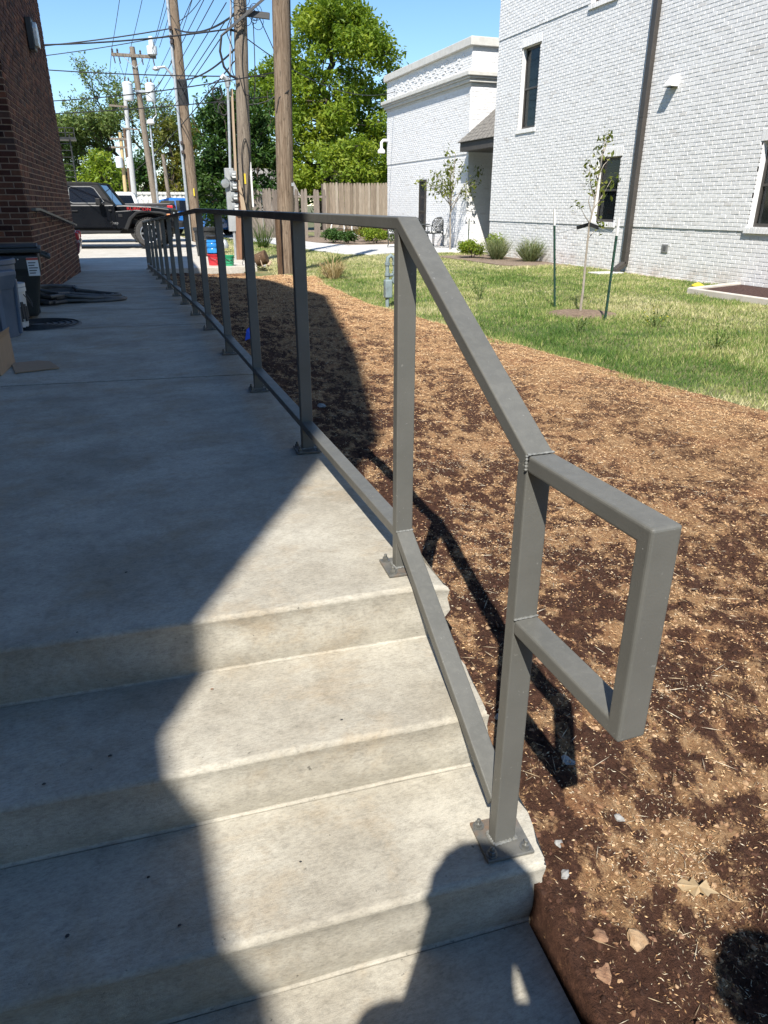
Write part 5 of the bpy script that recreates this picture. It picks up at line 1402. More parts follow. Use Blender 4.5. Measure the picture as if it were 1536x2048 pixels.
# row of lower trees closing the alley
rows = [(-3.2, 62, 4.2, 2.0, L_MID, 'rounded mid-green tree behind the black car at left'), (.2, 60, 4.0, 1.9, L_OAK, 'bright green bushy tree behind the straw-coloured pole'), (3.2, 64, 4.6, 1.8, L_DARK, 'dark green tree behind the grey galvanised pole'), (5.3, 63, 6.6, 1.7, L_YEL, 'yellow-green tree in new leaf behind the light pole'), (7.3, 66, 6.4, 1.7, L_YEL, 'rusty yellow-green tree just left of the third pole'), (8.6, 58, 4.2, 2.0, L_MID, 'mid-green tree behind the third utility pole'), (-7, 66, 4.5, 2.4, L_MID, 'far green tree hidden beyond the brick building')]
for i, (x, y, h, w, lm, lb) in enumerate(rows):
    pl = shape([(.2, x - w*.8, x + w*.8), (h*.35, x - w, x + w), (h*.7, x - w*.8, x + w*.8), (h, x - w*.25, x + w*.25)], y, 34, 1.4, .5, .95, 40 + i)
    tree('alley_tree', lb, (x, y, -.5), pl, 150, .22, lm, .2, (x, y, h*.8), 5)
# far woods
P = []
for k in range(260):
    x = rng.uniform(-70, 110); P.append((x, rng.uniform(115, 135), rng.uniform(.5, 5.5), rng.uniform(1.5, 3), .8))
Q, r = puffs(P, 22); o = leaf_cloud('far_woods', Q, .8, L_MID, None, rnd=r); tag(o, 'distant band of green trees on the horizon', 'trees', kind='stuff')

# ---------------------------------------------------------------- wooden fences
def picket_mat(name, a, b, c):
    m, nt, N, L, P = _nodes(name)
    v = N.new('ShaderNodeObjectInfo').outputs['Random']; r = ramp(N, [(0, a), (.5, b), (1, c)]); L.new(v, r.inputs[0])
    g = N.new('ShaderNodeNewGeometry').outputs['Position']
    f = noise(N, L, g, 6, 7, .7, 0, (5, 5, .5)); r2 = ramp(N, [(.3, .62), (.7, 1.15)]); L.new(f, r2.inputs[0])
    L.new(mixc(N, L, 1, r.outputs[0], r2.outputs[0], 'MULTIPLY'), P.inputs['Base Color']); P.inputs['Roughness'].default_value = .92
    L.new(bump_n(N, L, f, .5, .01), P.inputs['Normal'])
    return m
M_PK = picket_mat('picket_wood', (.20, .155, .11), (.30, .24, .175), (.38, .32, .25))
M_PK2 = picket_mat('picket_old', (.13, .105, .085), (.19, .155, .125), (.25, .21, .17))
M_PK3 = picket_mat('picket_red', (.15, .075, .05), (.2, .11, .075), (.24, .15, .1))
def fence(label, a, b, z0, z1, m, w=.14, skip=(), lean=.0, rails=True):
    a = Vector((a[0], a[1], 0)); b = Vector((b[0], b[1], 0)); d = (b-a); L = d.length; d.normalize(); ang = math.atan2(d.y, d.x)
    t = thing('picket_fence', label, 'fence', (a.x, a.y, z0))
    mb = MB(); mb.add([(-w/2 + .004, -.011, 0), (w/2 - .004, -.011, 0), (w/2 - .004, -.011, .93), (w/2 - .03, -.011, 1), (-w/2 + .03, -.011, 1), (-w/2 + .004, -.011, .93)] + [(-w/2 + .004, .011, 0), (w/2 - .004, .011, 0), (w/2 - .004, .011, .93), (w/2 - .03, .011, 1), (-w/2 + .03, .011, 1), (-w/2 + .004, .011, .93)],
                      [(0, 1, 2, 3, 4, 5), (11, 10, 9, 8, 7, 6)] + [(i, i+6, (i+1) % 6 + 6, (i+1) % 6) for i in range(6)])
    me = mb.mesh(name='picket'); me.materials.append(m)
    n = int(L/w)
    for k in range(n):
        if k in skip: continue
        o = bpy.data.objects.new('picket', me); COL.objects.link(o); o.parent = t
        p = a + d*((k+.5)*w) - a
        h = (z1 - z0)*(1 + random.uniform(-.012, .012))
        o.matrix_local = Matrix.Translation((p.x, p.y + random.uniform(-.004, .004), random.uniform(-.02, .02))) @ Matrix.Rotation(ang, 4, 'Z') @ Matrix.Rotation(random.uniform(-lean - .006, lean + .006), 4, 'Y') @ Matrix.Diagonal((1, 1, h, 1))
    if rails:
        for f_ in (.15, .5, .85):
            mb = MB(); off = Vector((-d.y, d.x, 0))*.04; q = a + off; r_ = b + off
            mb.beam((q.x, q.y, z0 + (z1-z0)*f_), (r_.x, r_.y, z0 + (z1-z0)*f_), .04, .08); mb.obj('rail', M_PK2, t)
        k = 0.0
        while k < L:
            mb = MB(); q = a + d*k + Vector((-d.y, d.x, 0))*.11; mb.box(q.x - .05, q.x + .05, q.y - .05, q.y + .05, z0 - .3, z1 - .05); mb.obj('post', M_PK2, t); k += 2.4
    return t
fence('tall pale weathered picket fence left of the white annex', (9.5, 34.2), (13.6, 34.0), -.08, 1.88, M_PK)
mb = MB(); mb.box(9.4, 13.6, 34.0, 34.12, -.45, -.09); o = mb.obj('retaining_board', M_POLED); tag(o, 'dark kickboard under the tall pale picket fence', 'board')
fence('grey picket fence with missing boards behind the stout brown pole', (5.6, 33.1), (9.3, 32.9), -.42, 1.58, M_PK2, skip=(17, 20, 21, 24), lean=.02)
fence('low reddish picket fence behind the third utility pole', (4.1, 41), (6.6, 40), -.45, 1.2, M_PK3)
# grey neighbouring house glimpsed over the fence
hs_ = thing('grey_house', 'grey gabled house glimpsed behind the fence and dark tree', 'house', (7.6, 44, -.5))
mb = MB(); mb.box(6.2, 10.2, 43, 48, -.6, 1.5); mb.obj('wall', pm('siding_grey', (.26, .25, .235), (.32, .31, .29), scale=3, rough=.8, stretch=(.3, .3, 14), bump=.2, bscale=8), hs_)
mb = MB(); mb.prism([(42.6, 1.45), (48.4, 1.45), (45.5, 2.9)], 'x', 5.9, 10.5); fix(mb).obj('roof', pm('house_roof', (.17, .16, .145), (.23, .215, .2), scale=9, rough=.95), hs_)
mb = MB(); mb.box(6.6, 7.4, 42.97, 43.02, .3, 1.2); wq = mb.obj('window', M_WTRIM, hs_); mb = MB(); mb.box(6.66, 7.34, 42.95, 42.975, .36, 1.14); mb.obj('pane', M_GLASS, wq)

# ---------------------------------------------------------------- patio chairs and bicycle
M_IRON = pm('cast_iron', (.010, .013, .013), (.022, .026, .026), scale=20, rough=.4)
def chair(label, loc, rz):
    t = thing('patio_chair', label, 'chair', loc, rz, 'patio chairs around the hidden table')
    for sx in (-1, 1):
        for sy in (-1, 1):
            mb = MB(); mb.tube([(sx*.22, sy*.20, .42), (sx*.26, sy*.24, .28), (sx*.235, sy*.22, .12), (sx*.27, sy*.26, .015)], [.018, .015, .013, .018], 7); mb.obj('leg', M_IRON, t, world=False, smooth=True)
    mb = MB(); mb.box(-.25, .25, -.24, .24, .42, .445); mb.obj('seat', M_IRON, t, world=False, bevel=.01)
    mb = MB(); mb.box(-.23, .23, -.22, .22, .447, .50); mb.obj('cushion', pm('cushion_white', (.6, .6, .58), rough=.9), t, world=False, bevel=.02, seg=3)
    def bp(u, v):   # curved back surface
        w = .27*(1 - .1*v); return (w*u, .23 + .05*v - .06*u*u, .44 + .48*v)
    mb = MB(); out = [bp(-1, 0), bp(-1.02, .4), bp(-1, .75), bp(-.75, .95), bp(-.3, 1.02), bp(.3, 1.02), bp(.75, .95), bp(1, .75), bp(1.02, .4), bp(1, 0), bp(0, 0), bp(-1, 0)]
    mb.tube(out, .016, 7); bk_ = mb.obj('back_frame', M_IRON, t, world=False, smooth=True)
    lat = MB()
    for k in range(-6, 7):
        for sg in (-1, 1):
            pts = []
            for v in np.linspace(0, 1, 8):
                u = k/4.5 + sg*(v - .5)*1.1
                if abs(u) < .98 and v < 1.02 - .12*u*u: pts.append(bp(u, v))
            if len(pts) > 1: lat.tube(pts, .010, 5)
    lat.obj('lattice', M_IRON, t, world=False)
    for sx in (-1, 1):
        mb = MB(); mb.tube([(sx*.25, .22, .68), (sx*.29, .05, .66), (sx*.28, -.16, .64), (sx*.25, -.18, .44)], .014, 6); mb.obj('armrest', M_IRON, t, world=False, smooth=True)
    return t
chair('black lattice-back iron chair with pale cushion seen under the railing corner', (9.15, 24.0, -.372), R(160))
chair('black lattice iron chair at right of the sloping rail near the annex wall', (10.55, 24.0, -.372), R(200))
chair('dark green-black iron chair half hidden behind another by the annex wall', (10.2, 24.5, -.372), R(120))
tb = thing('patio_table', 'round black iron patio table between the lattice chairs', 'table', (9.85, 24.0, -.372))
mb = MB(); mb.lathe([(.001, .70), (.5, .70), (.52, .715), (.5, .73), (.001, .73)], (0, 0, 0), 28); mb.obj('top', M_IRON, tb, world=False)
for k in range(4):
    a = R(45 + 90*k); mb = MB(); mb.tube([(.1*math.cos(a), .1*math.sin(a), .70), (.18*math.cos(a), .18*math.sin(a), .35), (.34*math.cos(a), .34*math.sin(a), .01)], .02, 7); mb.obj('leg', M_IRON, tb, world=False)
bi = thing('bicycle', 'bicycle with white tyres leaning by the pale picket fence', 'bicycle', (10.4, 33.4, -.38), R(8))
for x in (-.52, .52):
    mb = MB(); mb.tube([(x + .33*math.cos(t), 0, .35 + .33*math.sin(t)) for t in np.linspace(0, 2*math.pi, 30)], .03, 6, cap=False); wl = mb.obj('wheel', M_WTRIM, bi, world=False, smooth=True)
    mb = MB()
    for k in range(8): mb.tube([(x, 0, .35), (x + .32*math.cos(k*.785), 0, .35 + .32*math.sin(k*.785))], .003, 3)
    mb.obj('spokes', M_GALV, wl, world=False)
mb = MB(); mb.tube([(-.52, 0, .35), (-.05, 0, .32), (.38, 0, .75), (-.2, 0, .72), (-.05, 0, .32)], .018, 6); mb.tube([(-.52, 0, .35), (-.2, 0, .72)], .014, 6); mb.tube([(.52, 0, .35), (.36, 0, .9)], .018, 6); mb.obj('frame', M_BLK, bi, world=False)
mb = MB(); mb.tube([(.36, -.25, .95), (.36, 0, .9), (.36, .25, .95)], .014, 6); mb.obj('handlebar', M_BLK, bi, world=False)
mb = MB(); mb.cbox((-.24, 0, .82), (.24, .12, .05)); mb.obj('saddle', M_BLK, bi, world=False, bevel=.02)

# ---------------------------------------------------------------- shrubs, clumps, beds
def shrub(label, c, r, h, lm, n=1400, ls=.05, group=None, name='shrub'):
    t = thing(name, label, 'shrub', (c[0], c[1], c[2]), group=group)
    P = []
    for _ in range(14):
        a = rng.uniform(0, 6.28); q = r*rng.random()**.5*.7; P.append((c[0] + q*math.cos(a), c[1] + q*math.sin(a), c[2] + h*rng.uniform(.35, .75), r*.38, h/r*.7))
    Q, rr = puffs(P, n/14/(r*.38)**2, .5); Q = Q[Q[:, 2] > c[2] + .01]
    leaf_cloud('foliage', Q, ls, lm, t)
    mb = MB()
    for k in range(6): limb(mb, (c[0], c[1], c[2] - .05), (c[0] + rng.uniform(-r, r)*.6, c[1] + rng.uniform(-r, r)*.6, c[2] + h*.7), .012, .005, .2, 5, 4)
    mb.obj('stems', M_BARK, t)
    return t
def clump(label, c, r, h, lm, n=1100, cat='ornamental grass', w=.0035):
    t = thing('grass_clump', label, cat, c)
    n = n//2
    a = rng.uniform(0, 6.283, n); q = r*.22*rng.random(n)**.5; lean = rng.random(n)**.8; hh = h*rng.uniform(.45, 1.25, n)
    a2 = a + rng.normal(size=n)*.5
    b = np.stack([q*np.cos(a), q*np.sin(a), np.zeros(n)], 1); d = np.stack([np.cos(a2), np.sin(a2), np.zeros(n)], 1); sd = rng.normal(size=(n, 3)); sd[:, 2] = 0; sd /= np.linalg.norm(sd, axis=1)[:, None]; sd *= w*1.6
    m_ = b + d*(r*.5*lean)[:, None] + np.array([0, 0, 1])*(hh*(.72 - .1*lean))[:, None]; e = b + d*(r*(.3 + 1.15*lean)*rng.uniform(.7, 1.2, n))[:, None] + np.array([0, 0, 1])*(hh*(1.05 - .55*lean))[:, None]
    V = np.stack([b - sd, b + sd, m_ + sd*.8, m_ - sd*.8, m_ - sd*.8, m_ + sd*.8, e, e], 1).reshape(-1, 3); F = np.arange(8*n).reshape(2*n, 4)
    V = V.reshape(n, 8, 3); F1 = (np.arange(n)[:, None]*8 + np.array([0, 1, 2])); F2 = (np.arange(n)[:, None]*8 + np.array([0, 2, 3])); F3 = (np.arange(n)[:, None]*8 + np.array([4, 5, 6]))
    link('blades', np_mesh('blades', V.reshape(-1, 3), np.concatenate([F1, F2, F3]), np.tile(rng.random(n), 3)), lm, t)
    core = MB(); core.lathe([(r*.22, -.02), (r*.15, .04), (.01, .07)], (0, 0, 0), 10); core.obj('crown', pm('straw_core', (.30, .22, .12), (.38, .29, .17), rough=.95), t, world=False)
    return t
L_GRS = leaf_mat('clump_leaf', (.11, .15, .06), (.19, .23, .11), (.33, .33, .18), .3)
L_STRAW = leaf_mat('straw_leaf', (.30, .22, .10), (.40, .31, .16), (.5, .42, .25), .2)
gz = -.40
shrub('round clipped green shrub at the corner of the white building', (9.35, 18.6, gz), .42, .5, L_OAK, 2200, .045)
shrub('small green shrub against the white building corner behind the ornamental grass', (10.2, 18.9, gz), .3, .62, L_OAK, 1200, .045)
clump('spiky ornamental grass clump beside the round shrub at the building corner', (9.75, 17.9, gz), .6, .62, L_GRS)
clump('wider ornamental grass clump against the white wall, right of its twin', (10.15, 16.9, gz), .62, .6, L_GRS)
shrub('dark green shrub left of the path edge below the fence', (8.1, 28.0, gz), .5, .55, L_DARK, 1600, .06)
shrub('second dark green shrub nearer the patio path', (8.5, 27.3, gz), .42, .5, L_DARK, 1400, .06)
shrub('bright green flowering shrub behind the patio chair', (9.5, 27.0, gz), .6, .62, L_OAK, 1800, .06)
shrub('mid-green shrub hidden behind the patio chair legs', (10.4, 26.9, gz), .5, .55, L_MID, 1400, .06)
shrub('rust-tipped shrub at the back of the planting bed', (9.7, 28.6, gz), .6, .8, L_YEL, 1300, .06)
clump('small straw-coloured tuft in the planting bed', (7.55, 31.5, gz), .35, .4, L_STRAW, 500)
clump('green weed tuft in the planting bed behind the stout pole', (7.1, 33.5, gz), .5, .75, L_MID, 300)
clump('tall weedy green tuft growing beside the second pole', (4.9, 25.5, gz), .7, .9, L_MID, 400)
clump('dry straw tuft at the lawn edge by the stout brown pole', (4.1, 14.2, -.4), .5, .42, L_STRAW, 500)
clump('green weed tuft at the lawn edge below the pole shadow', (4.35, 15.0, -.4), .4, .5, L_MID, 260)
bed = MB(); bed.prism([(7.2, 27.9), (8.0, 26.0), (9.7, 26.05), (10.95, 26.7), (10.95, 34.0), (6.8, 36.0), (7.05, 33)], 'z', -.5, -.385); o = bed.obj('planting_bed', pm('bed_mulch', (.14, .10, .07), (.24, .18, .13), scale=14, rough=.95, bump=.8, bscale=40, bdist=.02)); tag(o, kind='structure')
bed = MB(); bed.prism([(8.9, 16.3), (9.2, 15.6), (10.45, 15.4), (10.45, 19.7), (8.7, 19.7)], 'z', -.5, -.385); o = bed.obj('corner_bed', pm('bed_mulch', (.1, .1, .1))); tag(o, kind='structure')
# edged mulch bed by the white wall
eb = thing('edged_bed', 'pale timber-edged bed of dark red mulch against the white wall', 'planter bed', (9.1, 9.7, -.42))
M_EDGE = pm('edging_timber', (.46, .42, .36), (.55, .51, .45), scale=5, rough=.9, bump=.3, bscale=40)
mb = MB(); mb.beam((9.0, 9.82, -.375), (9.06, 2.0, -.375), .11, .12); mb.obj('edging', M_EDGE, eb, bevel=.01)
mb = MB(); mb.beam((9.06, 9.85, -.378), (10.46, 10.25, -.378), .11, .12); mb.obj('edging', M_EDGE, eb, bevel=.01)
mb = MB(); mb.prism([(9.06, 2), (10.47, 2), (10.47, 10.2), (9.06, 9.8)], 'z', -.5, -.35); mb.obj('mulch', pm('mulch_red', (.035, .014, .010), (.075, .032, .022), scale=24, rough=.95, bump=1.0, bscale=70, bdist=.02), eb)
o = MB(); o.lathe([(.001, 0), (.10, .01), (.11, .05), (.04, .09), (.001, .1)], (9.65, 10.35, -.40), 9); q = o.obj('yellow_bag', M_YEL, None, smooth=True); tag(q, 'small crumpled yellow scrap in the grass by the edged bed', 'litter')

# ---------------------------------------------------------------- saplings with stakes
M_SBARK = pm('sapling_bark', (.22, .19, .15), (.34, .30, .25), scale=12, rough=.85, stretch=(4, 4, 1), bump=.3, bscale=60)
def sapling(label, base, tops, leaves, ls, lm, tr=.02, per=26):
    t = thing('sapling', label, 'tree', base); b = np.array(base, float); mb = MB(); P = []
    main = [b + np.array(p) for p in tops[0]]
    mb.tube([main[0] - np.array([0, 0, .1])] + main, list(np.linspace(tr, tr*.25, len(main) + 1)), 8)
    for br in tops[1:]:
        pts = [b + np.array(p) for p in br]; mb.tube(pts, list(np.linspace(tr*.45, tr*.12, len(pts))), 5)
    mb.obj('trunk', M_SBARK, t, smooth=True)
    for (x, y, z, r, n) in leaves:
        n = max(5, int(n*.6))
        c = b + np.array([x, y, z]); P.append(c + rng.normal(size=(n, 3))*r)
    leaf_cloud('crown', np.concatenate(P), ls, lm, t, aspect=1.4, up=.1, droop=.35)
    return t
sb = (5.93, 8.45, -.405)
T0 = [(0, 0, 0), (.01, 0, .3), (.0, 0, .7), (.0, .0, 1.12), (.04, 0, 1.35), (.06, 0, 1.7), (.09, 0, 2.0), (.10, 0, 2.1)]
BR = [T0, [(.0, 0, 1.14), (-.08, 0, 1.22), (-.16, .0, 1.32)], [(.03, 0, 1.3), (.12, 0, 1.42), (.2, 0, 1.55), (.28, .02, 1.66)], [(.05, 0, 1.4), (-.03, 0, 1.55), (-.08, 0, 1.72), (-.09, 0, 1.86)], [(.06, 0, 1.7), (.12, 0, 1.82), (.2, 0, 1.9)], [(.09, 0, 1.95), (.13, 0, 2.05), (.17, 0, 2.13)], [(.0, 0, .95), (.07, 0, 1.02), (.14, 0, 1.06)], [(.02, 0, 1.25), (-.04, .02, 1.4), (-.02, .02, 1.5)], [(.06, 0, 1.62), (0, 0, 1.75), (.0, 0, 1.85)]]
LV = [(-.17, 0, 1.33, .03, 16), (-.22, 0, 1.36, .03, 12), (.27, 0, 1.66, .05, 34), (.2, 0, 1.58, .05, 26), (.12, 0, 1.45, .05, 22), (-.08, 0, 1.75, .045, 22), (-.10, 0, 1.85, .04, 18), (-.09, 0, 1.60, .05, 26), (-.02, 0, 1.55, .05, 26), (.05, 0, 1.58, .05, 24), (.02, 0, 1.95, .05, 24), (.03, 0, 2.06, .04, 20), (.08, 0, 2.12, .05, 22), (.13, 0, 2.13, .04, 20), (.17, 0, 2.1, .04, 16), (.2, 0, 1.9, .035, 12), (.05, 0, 1.8, .05, 22), (.14, 0, 1.07, .04, 24), (.22, 0, 1.1, .04, 14), (.08, 0, 1.2, .04, 14)]
sapling('slender staked sapling with new leaves in front of the white wall window', sb, BR, LV, .042, L_SAP, .020)
rg = MB(); rg.lathe([(.48, -.43), (.45, -.392), (.3, -.375), (.001, -.37)], (sb[0] - .06, sb[1] - .15, 0), 26); o = rg.obj('mulch_ring', pm('mulch_brown', (.13, .085, .055), (.26, .185, .125), scale=22, rough=.95, bump=1.0, bscale=60, bdist=.02), None, smooth=True); tag(o, kind='structure')
def stake(label, base, top, whole=1.0):
    t = thing('tree_stake', label, 'stake', base); b = Vector(base); tp = Vector(top)
    mb = MB(); s = b.lerp(tp, .84); mb.beam(b - Vector((0, 0, .15)), s, .024, .022); mb.obj('shaft', pm('stake_green', (.012, .045, .030), (.02, .06, .04), rough=.55), t)
    mb = MB(); mb.beam(s, tp, .0235, .0215); mb.obj('tip', M_WTRIM, t)
    for k in range(8):
        p = b.lerp(tp, .1 + k*.1); mb = MB(); mb.cbox((p.x, p.y - .012, p.z), (.014, .01, .014)); mb.obj('stud', M_BLK, t)
    return t
stake('green stake with white tip left of the slender sapling', (5.96, 9.10, -.41), (5.79, 9.10, .90))
stake('leaning green stake with white tip right of the slender sapling', (5.80, 7.72, -.41), (5.83, 7.72, .80))
for lb, a, b in (('black strap and wire tying sapling to its left stake', (5.93, 8.45, .72), (5.84, 9.08, .58)), ('black strap and wire tying sapling to its right stake', (5.93, 8.45, .72), (5.83, 7.74, .62))):
    t = thing('tree_tie', lb, 'tie', a); A = Vector(a); B = Vector(b)
    mb = MB(); mb.beam(A, A.lerp(B, .36), .012, .045); mb.obj('strap', M_BLK, t); mb = MB(); mb.tube([A.lerp(B, .36), B], .003, 4); mb.obj('wire', M_GALV, t)
s2 = (10.35, 22.2, -.40)
T0 = [(0, 0, 0), (.0, 0, .5), (-.03, 0, 1.0), (-.02, 0, 1.4), (.02, 0, 2.0), (.05, 0, 2.5), (.08, 0, 2.8)]
BR = [T0]; LV = []
for k in range(17):
    a = rng.uniform(-1, 1); z0 = rng.uniform(1.1, 1.7); e = (a*.95, rng.uniform(-.5, .5), 1.75 + rng.uniform(0, 1.1)*(1 - .45*abs(a)))
    BR.append([(-.02, 0, z0), (e[0]*.4, e[1]*.4, z0 + (e[2]-z0)*.6), e])
    for s in (.65, .8, .95, 1.05): LV.append((e[0]*s, e[1]*s, z0 + (e[2]-z0)*s, .10, 18))
sapling('multi-branched young tree with sparse leaves in front of the annex', s2, BR, LV, .075, L_SAP, .035)
stake('thin dark stake beside the young tree at the annex', (10.5, 21.2, -.4), (10.5, 21.2, .75))
t = thing('tree_stay', 'thin guy wires holding the young tree at the annex', 'guy wire', (10.33, 22.2, .7)); mb = MB(); mb.tube([(10.33, 22.2, .85), (9.75, 21.9, .35)], .008, 4); mb.tube([(10.33, 22.2, .85), (10.5, 21.2, .7)], .008, 4); mb.obj('wire', M_GALV, t)

# ---------------------------------------------------------------- gas riser
gr_ = thing('gas_riser', 'grey-green painted gas pipe riser and valve standing in the lawn', 'gas pipe', (3.68, 9.85, -.4))
M_GAS = pm('gas_paint', (.16, .21, .215), (.22, .27, .275), scale=16, rough=.6, bump=.4, bscale=60, c3=(.1, .12, .12), s3=8)
mb = MB(); mb.tube([(3.635, 9.85, -.5), (3.635, 9.85, .0), (3.635, 9.85, .20), (3.645, 9.85, .27), (3.685, 9.85, .30), (3.73, 9.85, .27), (3.745, 9.85, .2), (3.745, 9.85, -.02)], .028, 12); mb.obj('pipe', M_GAS, gr_, smooth=True)
for z, x in ((.19, 3.635), (.19, 3.745), (.05, 3.635), (.07, 3.745)):
    mb = MB(); mb.lathe([(.03, -.02), (.038, -.018), (.038, .018), (.03, .02)], (x, 9.85, z), 12); mb.obj('collar', M_GAS, gr_)
mb = MB(); mb.box(3.59, 3.70, 9.80, 9.90, -.27, -.02); mb.obj('regulator', M_GAS, gr_, bevel=.02, seg=3)
mb = MB(); mb.tube([(3.62, 9.85, 0.03), (3.76, 9.85, .05)], .022, 10); mb.lathe([(.05, -.03), (.055, 0), (.05, .03)], (3.75, 9.84, -.03), 14, Matrix.Rotation(R(90), 4, 'X')); mb.obj('valve', M_GAS, gr_)

# ---------------------------------------------------------------- things at the end of the soil bed
slab_poly('equipment_pad', [(1.2, 16.6), (3.0, 16.4), (3.2, 18.0), (2.7, 21.5), (1.2, 21.5)], -.31, .2, M_CONC2)
def bucket(name, label, loc, r, h, m, cat='bucket', taper=.85, rib=True):
    t = thing(name, label, cat, loc)
    mb = MB(); mb.lathe([(r*taper, 0), (r*.97, h*.9), (r*1.05, h*.9), (r*1.05, h), (r*.95, h), (r*taper*.93, .02), (.001, .02)], (0, 0, 0), 24, cap=False); mb.obj('body', m, t, world=False, smooth=True)
    mb = MB(); mb.tube([(-r, 0, h*.93), (-r*.7, -r*.9, h*.7), (0, -r*1.25, h*.55), (r*.7, -r*.9, h*.7), (r, 0, h*.93)], .006, 5); mb.obj('handle', M_BLK, t, world=False)
    if rib:
        for z in (.35, .6):
            mb = MB(); mb.tube([((r*(taper + (1-taper)*z) + .004)*math.cos(a), (r*(taper + (1-taper)*z) + .004)*math.sin(a), h*z) for a in np.linspace(0, 2*math.pi, 24)], .007, 5, cap=False); mb.obj('band', m, t, world=False)
    return t
bucket('planter_tub', 'tall black tapered tub standing on the pad by the third pole', (2.45, 20.3, -.308), .34, .72, pm('tub_black', (.02, .021, .02), (.03, .03, .03), rough=.5), 'tub')
bucket('red_bucket', 'red plastic bucket on the pad under the blue jug', (2.17, 17.0, -.308), .155, .26, pm('plastic_red', (.42, .025, .035), (.5, .03, .04), rough=.35), rib=False)
jg = thing('blue_jug', 'clear blue ribbed jug resting on top of the red bucket', 'jug', (2.16, 17.05, -.045))
mb = MB(); mb.lathe([(.11, 0), (.135, .02), (.135, .10), (.125, .115), (.135, .13), (.135, .21), (.125, .225), (.135, .24), (.12, .31), (.06, .34), (.05, .36)], (0, 0, 0), 24); mb.obj('body', pm('plastic_blue', (.02, .17, .48), (.04, .26, .6), rough=.2), jg, world=False, smooth=True)
mb = MB(); mb.lathe([(.13, .30), (.14, .36), (.12, .38)], (0, 0, 0), 18); mb.obj('cap', M_BLK, jg, world=False)
bucket('green_bucket', 'small green plastic bucket on the pad beside the red one', (2.45, 16.75, -.308), .11, .24, pm('plastic_green', (.02, .22, .10), (.03, .3, .14), rough=.35))
dbm = thing('debris_pile', 'small pile of grey plaster rubble and wire at the foot of the weathered pole', 'debris', (2.95, 17.0, -.33))
for k in range(14):
    s = rng.uniform(.03, .13); mb = MB(); M = Matrix.Translation((rng.uniform(-.3, .5), rng.uniform(-.15, .3), s*.3)) @ Matrix.Rotation(rng.uniform(0, 6), 4, 'Z') @ Matrix.Rotation(rng.uniform(-.5, .5), 4, 'X')
    mb.box(-s, s, -s*.7, s*.7, -s*.3, s*.35, M); mb.obj('chunk', pm('plaster', (.42, .40, .37), (.52, .5, .47), rough=.9, bump=.4, bscale=30), dbm, world=False, bevel=.01)
for k in range(6):
    mb = MB(); c = (rng.uniform(-.1, .5), rng.uniform(-.1, .2), .06); coil(c, .1, mb, 1, .008); mb.obj('wire', M_WIRE, dbm, world=False)
st_ = thing('tree_stump', 'dark cut log with pale end lying at the soil edge', 'log', (3.02, 16.6, -.3))
mb = MB(); mb.tube([(0, 0, .12), (.22, -.1, .2)], [.13, .15], 12); mb.obj('log', M_POLED, st_, world=False, smooth=True); mb = MB(); mb.tube([(.1, -.2, .0), (.05, -.15, .22)], .012, 6); mb.tube([(.3, -.15, .1), (.22, -.22, .02)], .03, 6); mb.obj('branch', pm('lumber_pale', (.3, .3, .3)), st_, world=False)
wmk = thing('post_marker', 'short dark bollard standing in grass behind the black tub', 'bollard', (3.2, 23.6, -.4))
mb = MB(); mb.tube([(0, 0, -.2), (0, 0, .55)], .05, 10); mb.obj('post', M_BLK, wmk, world=False); mb = MB(); mb.lathe([(.10, 0), (.12, .08), (.08, .2), (.03, .26)], (.16, 0, .12), 12); mb.obj('cap', M_GALV, wmk, world=False, smooth=True)
fl = thing('marking_flag', 'small blue utility marking flag stuck in the dark soil', 'flag', (1.14, 6.75, -.31))
mb = MB(); mb.tube([(0, 0, -.1), (.01, 0, .22)], .002, 5); mb.obj('wire', M_GALV, fl, world=False)
mb = MB(); mb.add([(.01, 0, .22), (.01, .002, .12), (-.07, -.02, .10), (-.05, -.025, .20), (-.02, .01, .21)], [(0, 1, 2, 3, 4)]); mb.obj('flag', pm('flag_blue', (.01, .07, .5), rough=.6), fl, world=False)
# steel stair tower beyond the brick corner
sw = thing('stair_tower', 'black steel ladder tower with railed platform behind the brick building', 'ladder tower', (-1.2, 40.0, -.3))
mb = MB()
for x in (-1.75, -1.05):
    for y in (39.7, 40.3): mb.beam((x, y, -.3), (x, y, 3.95), .05, .05, (1, 0, 0))
mb.obj('frame', M_BLK, sw)
for k in range(13):
    mb = MB(); z_ = .2 + k*.28; mb.beam((-1.75, 39.7, z_), (-1.05, 39.7, z_), .03, .03); mb.beam((-1.05, 39.7, z_), (-1.05, 40.3, z_), .03, .03); mb.obj('rung', M_BLK, sw)
mb = MB(); mb.box(-1.9, -.78, 39.5, 40.5, 3.72, 3.82); mb.obj('platform', M_BLK, sw)
mb = MB()
for z_ in (4.0, 4.2): mb.beam((-1.85, 39.52, z_), (-.82, 39.52, z_), .035, .035); mb.beam((-.82, 39.52, z_), (-.82, 40.5, z_), .035, .035)
for x in (-1.5, -1.2, -.82): mb.beam((x, 39.52, 3.8), (x, 39.52, 4.2), .035, .035, (1, 0, 0))
mb.obj('guard_rail', M_BLK, sw)
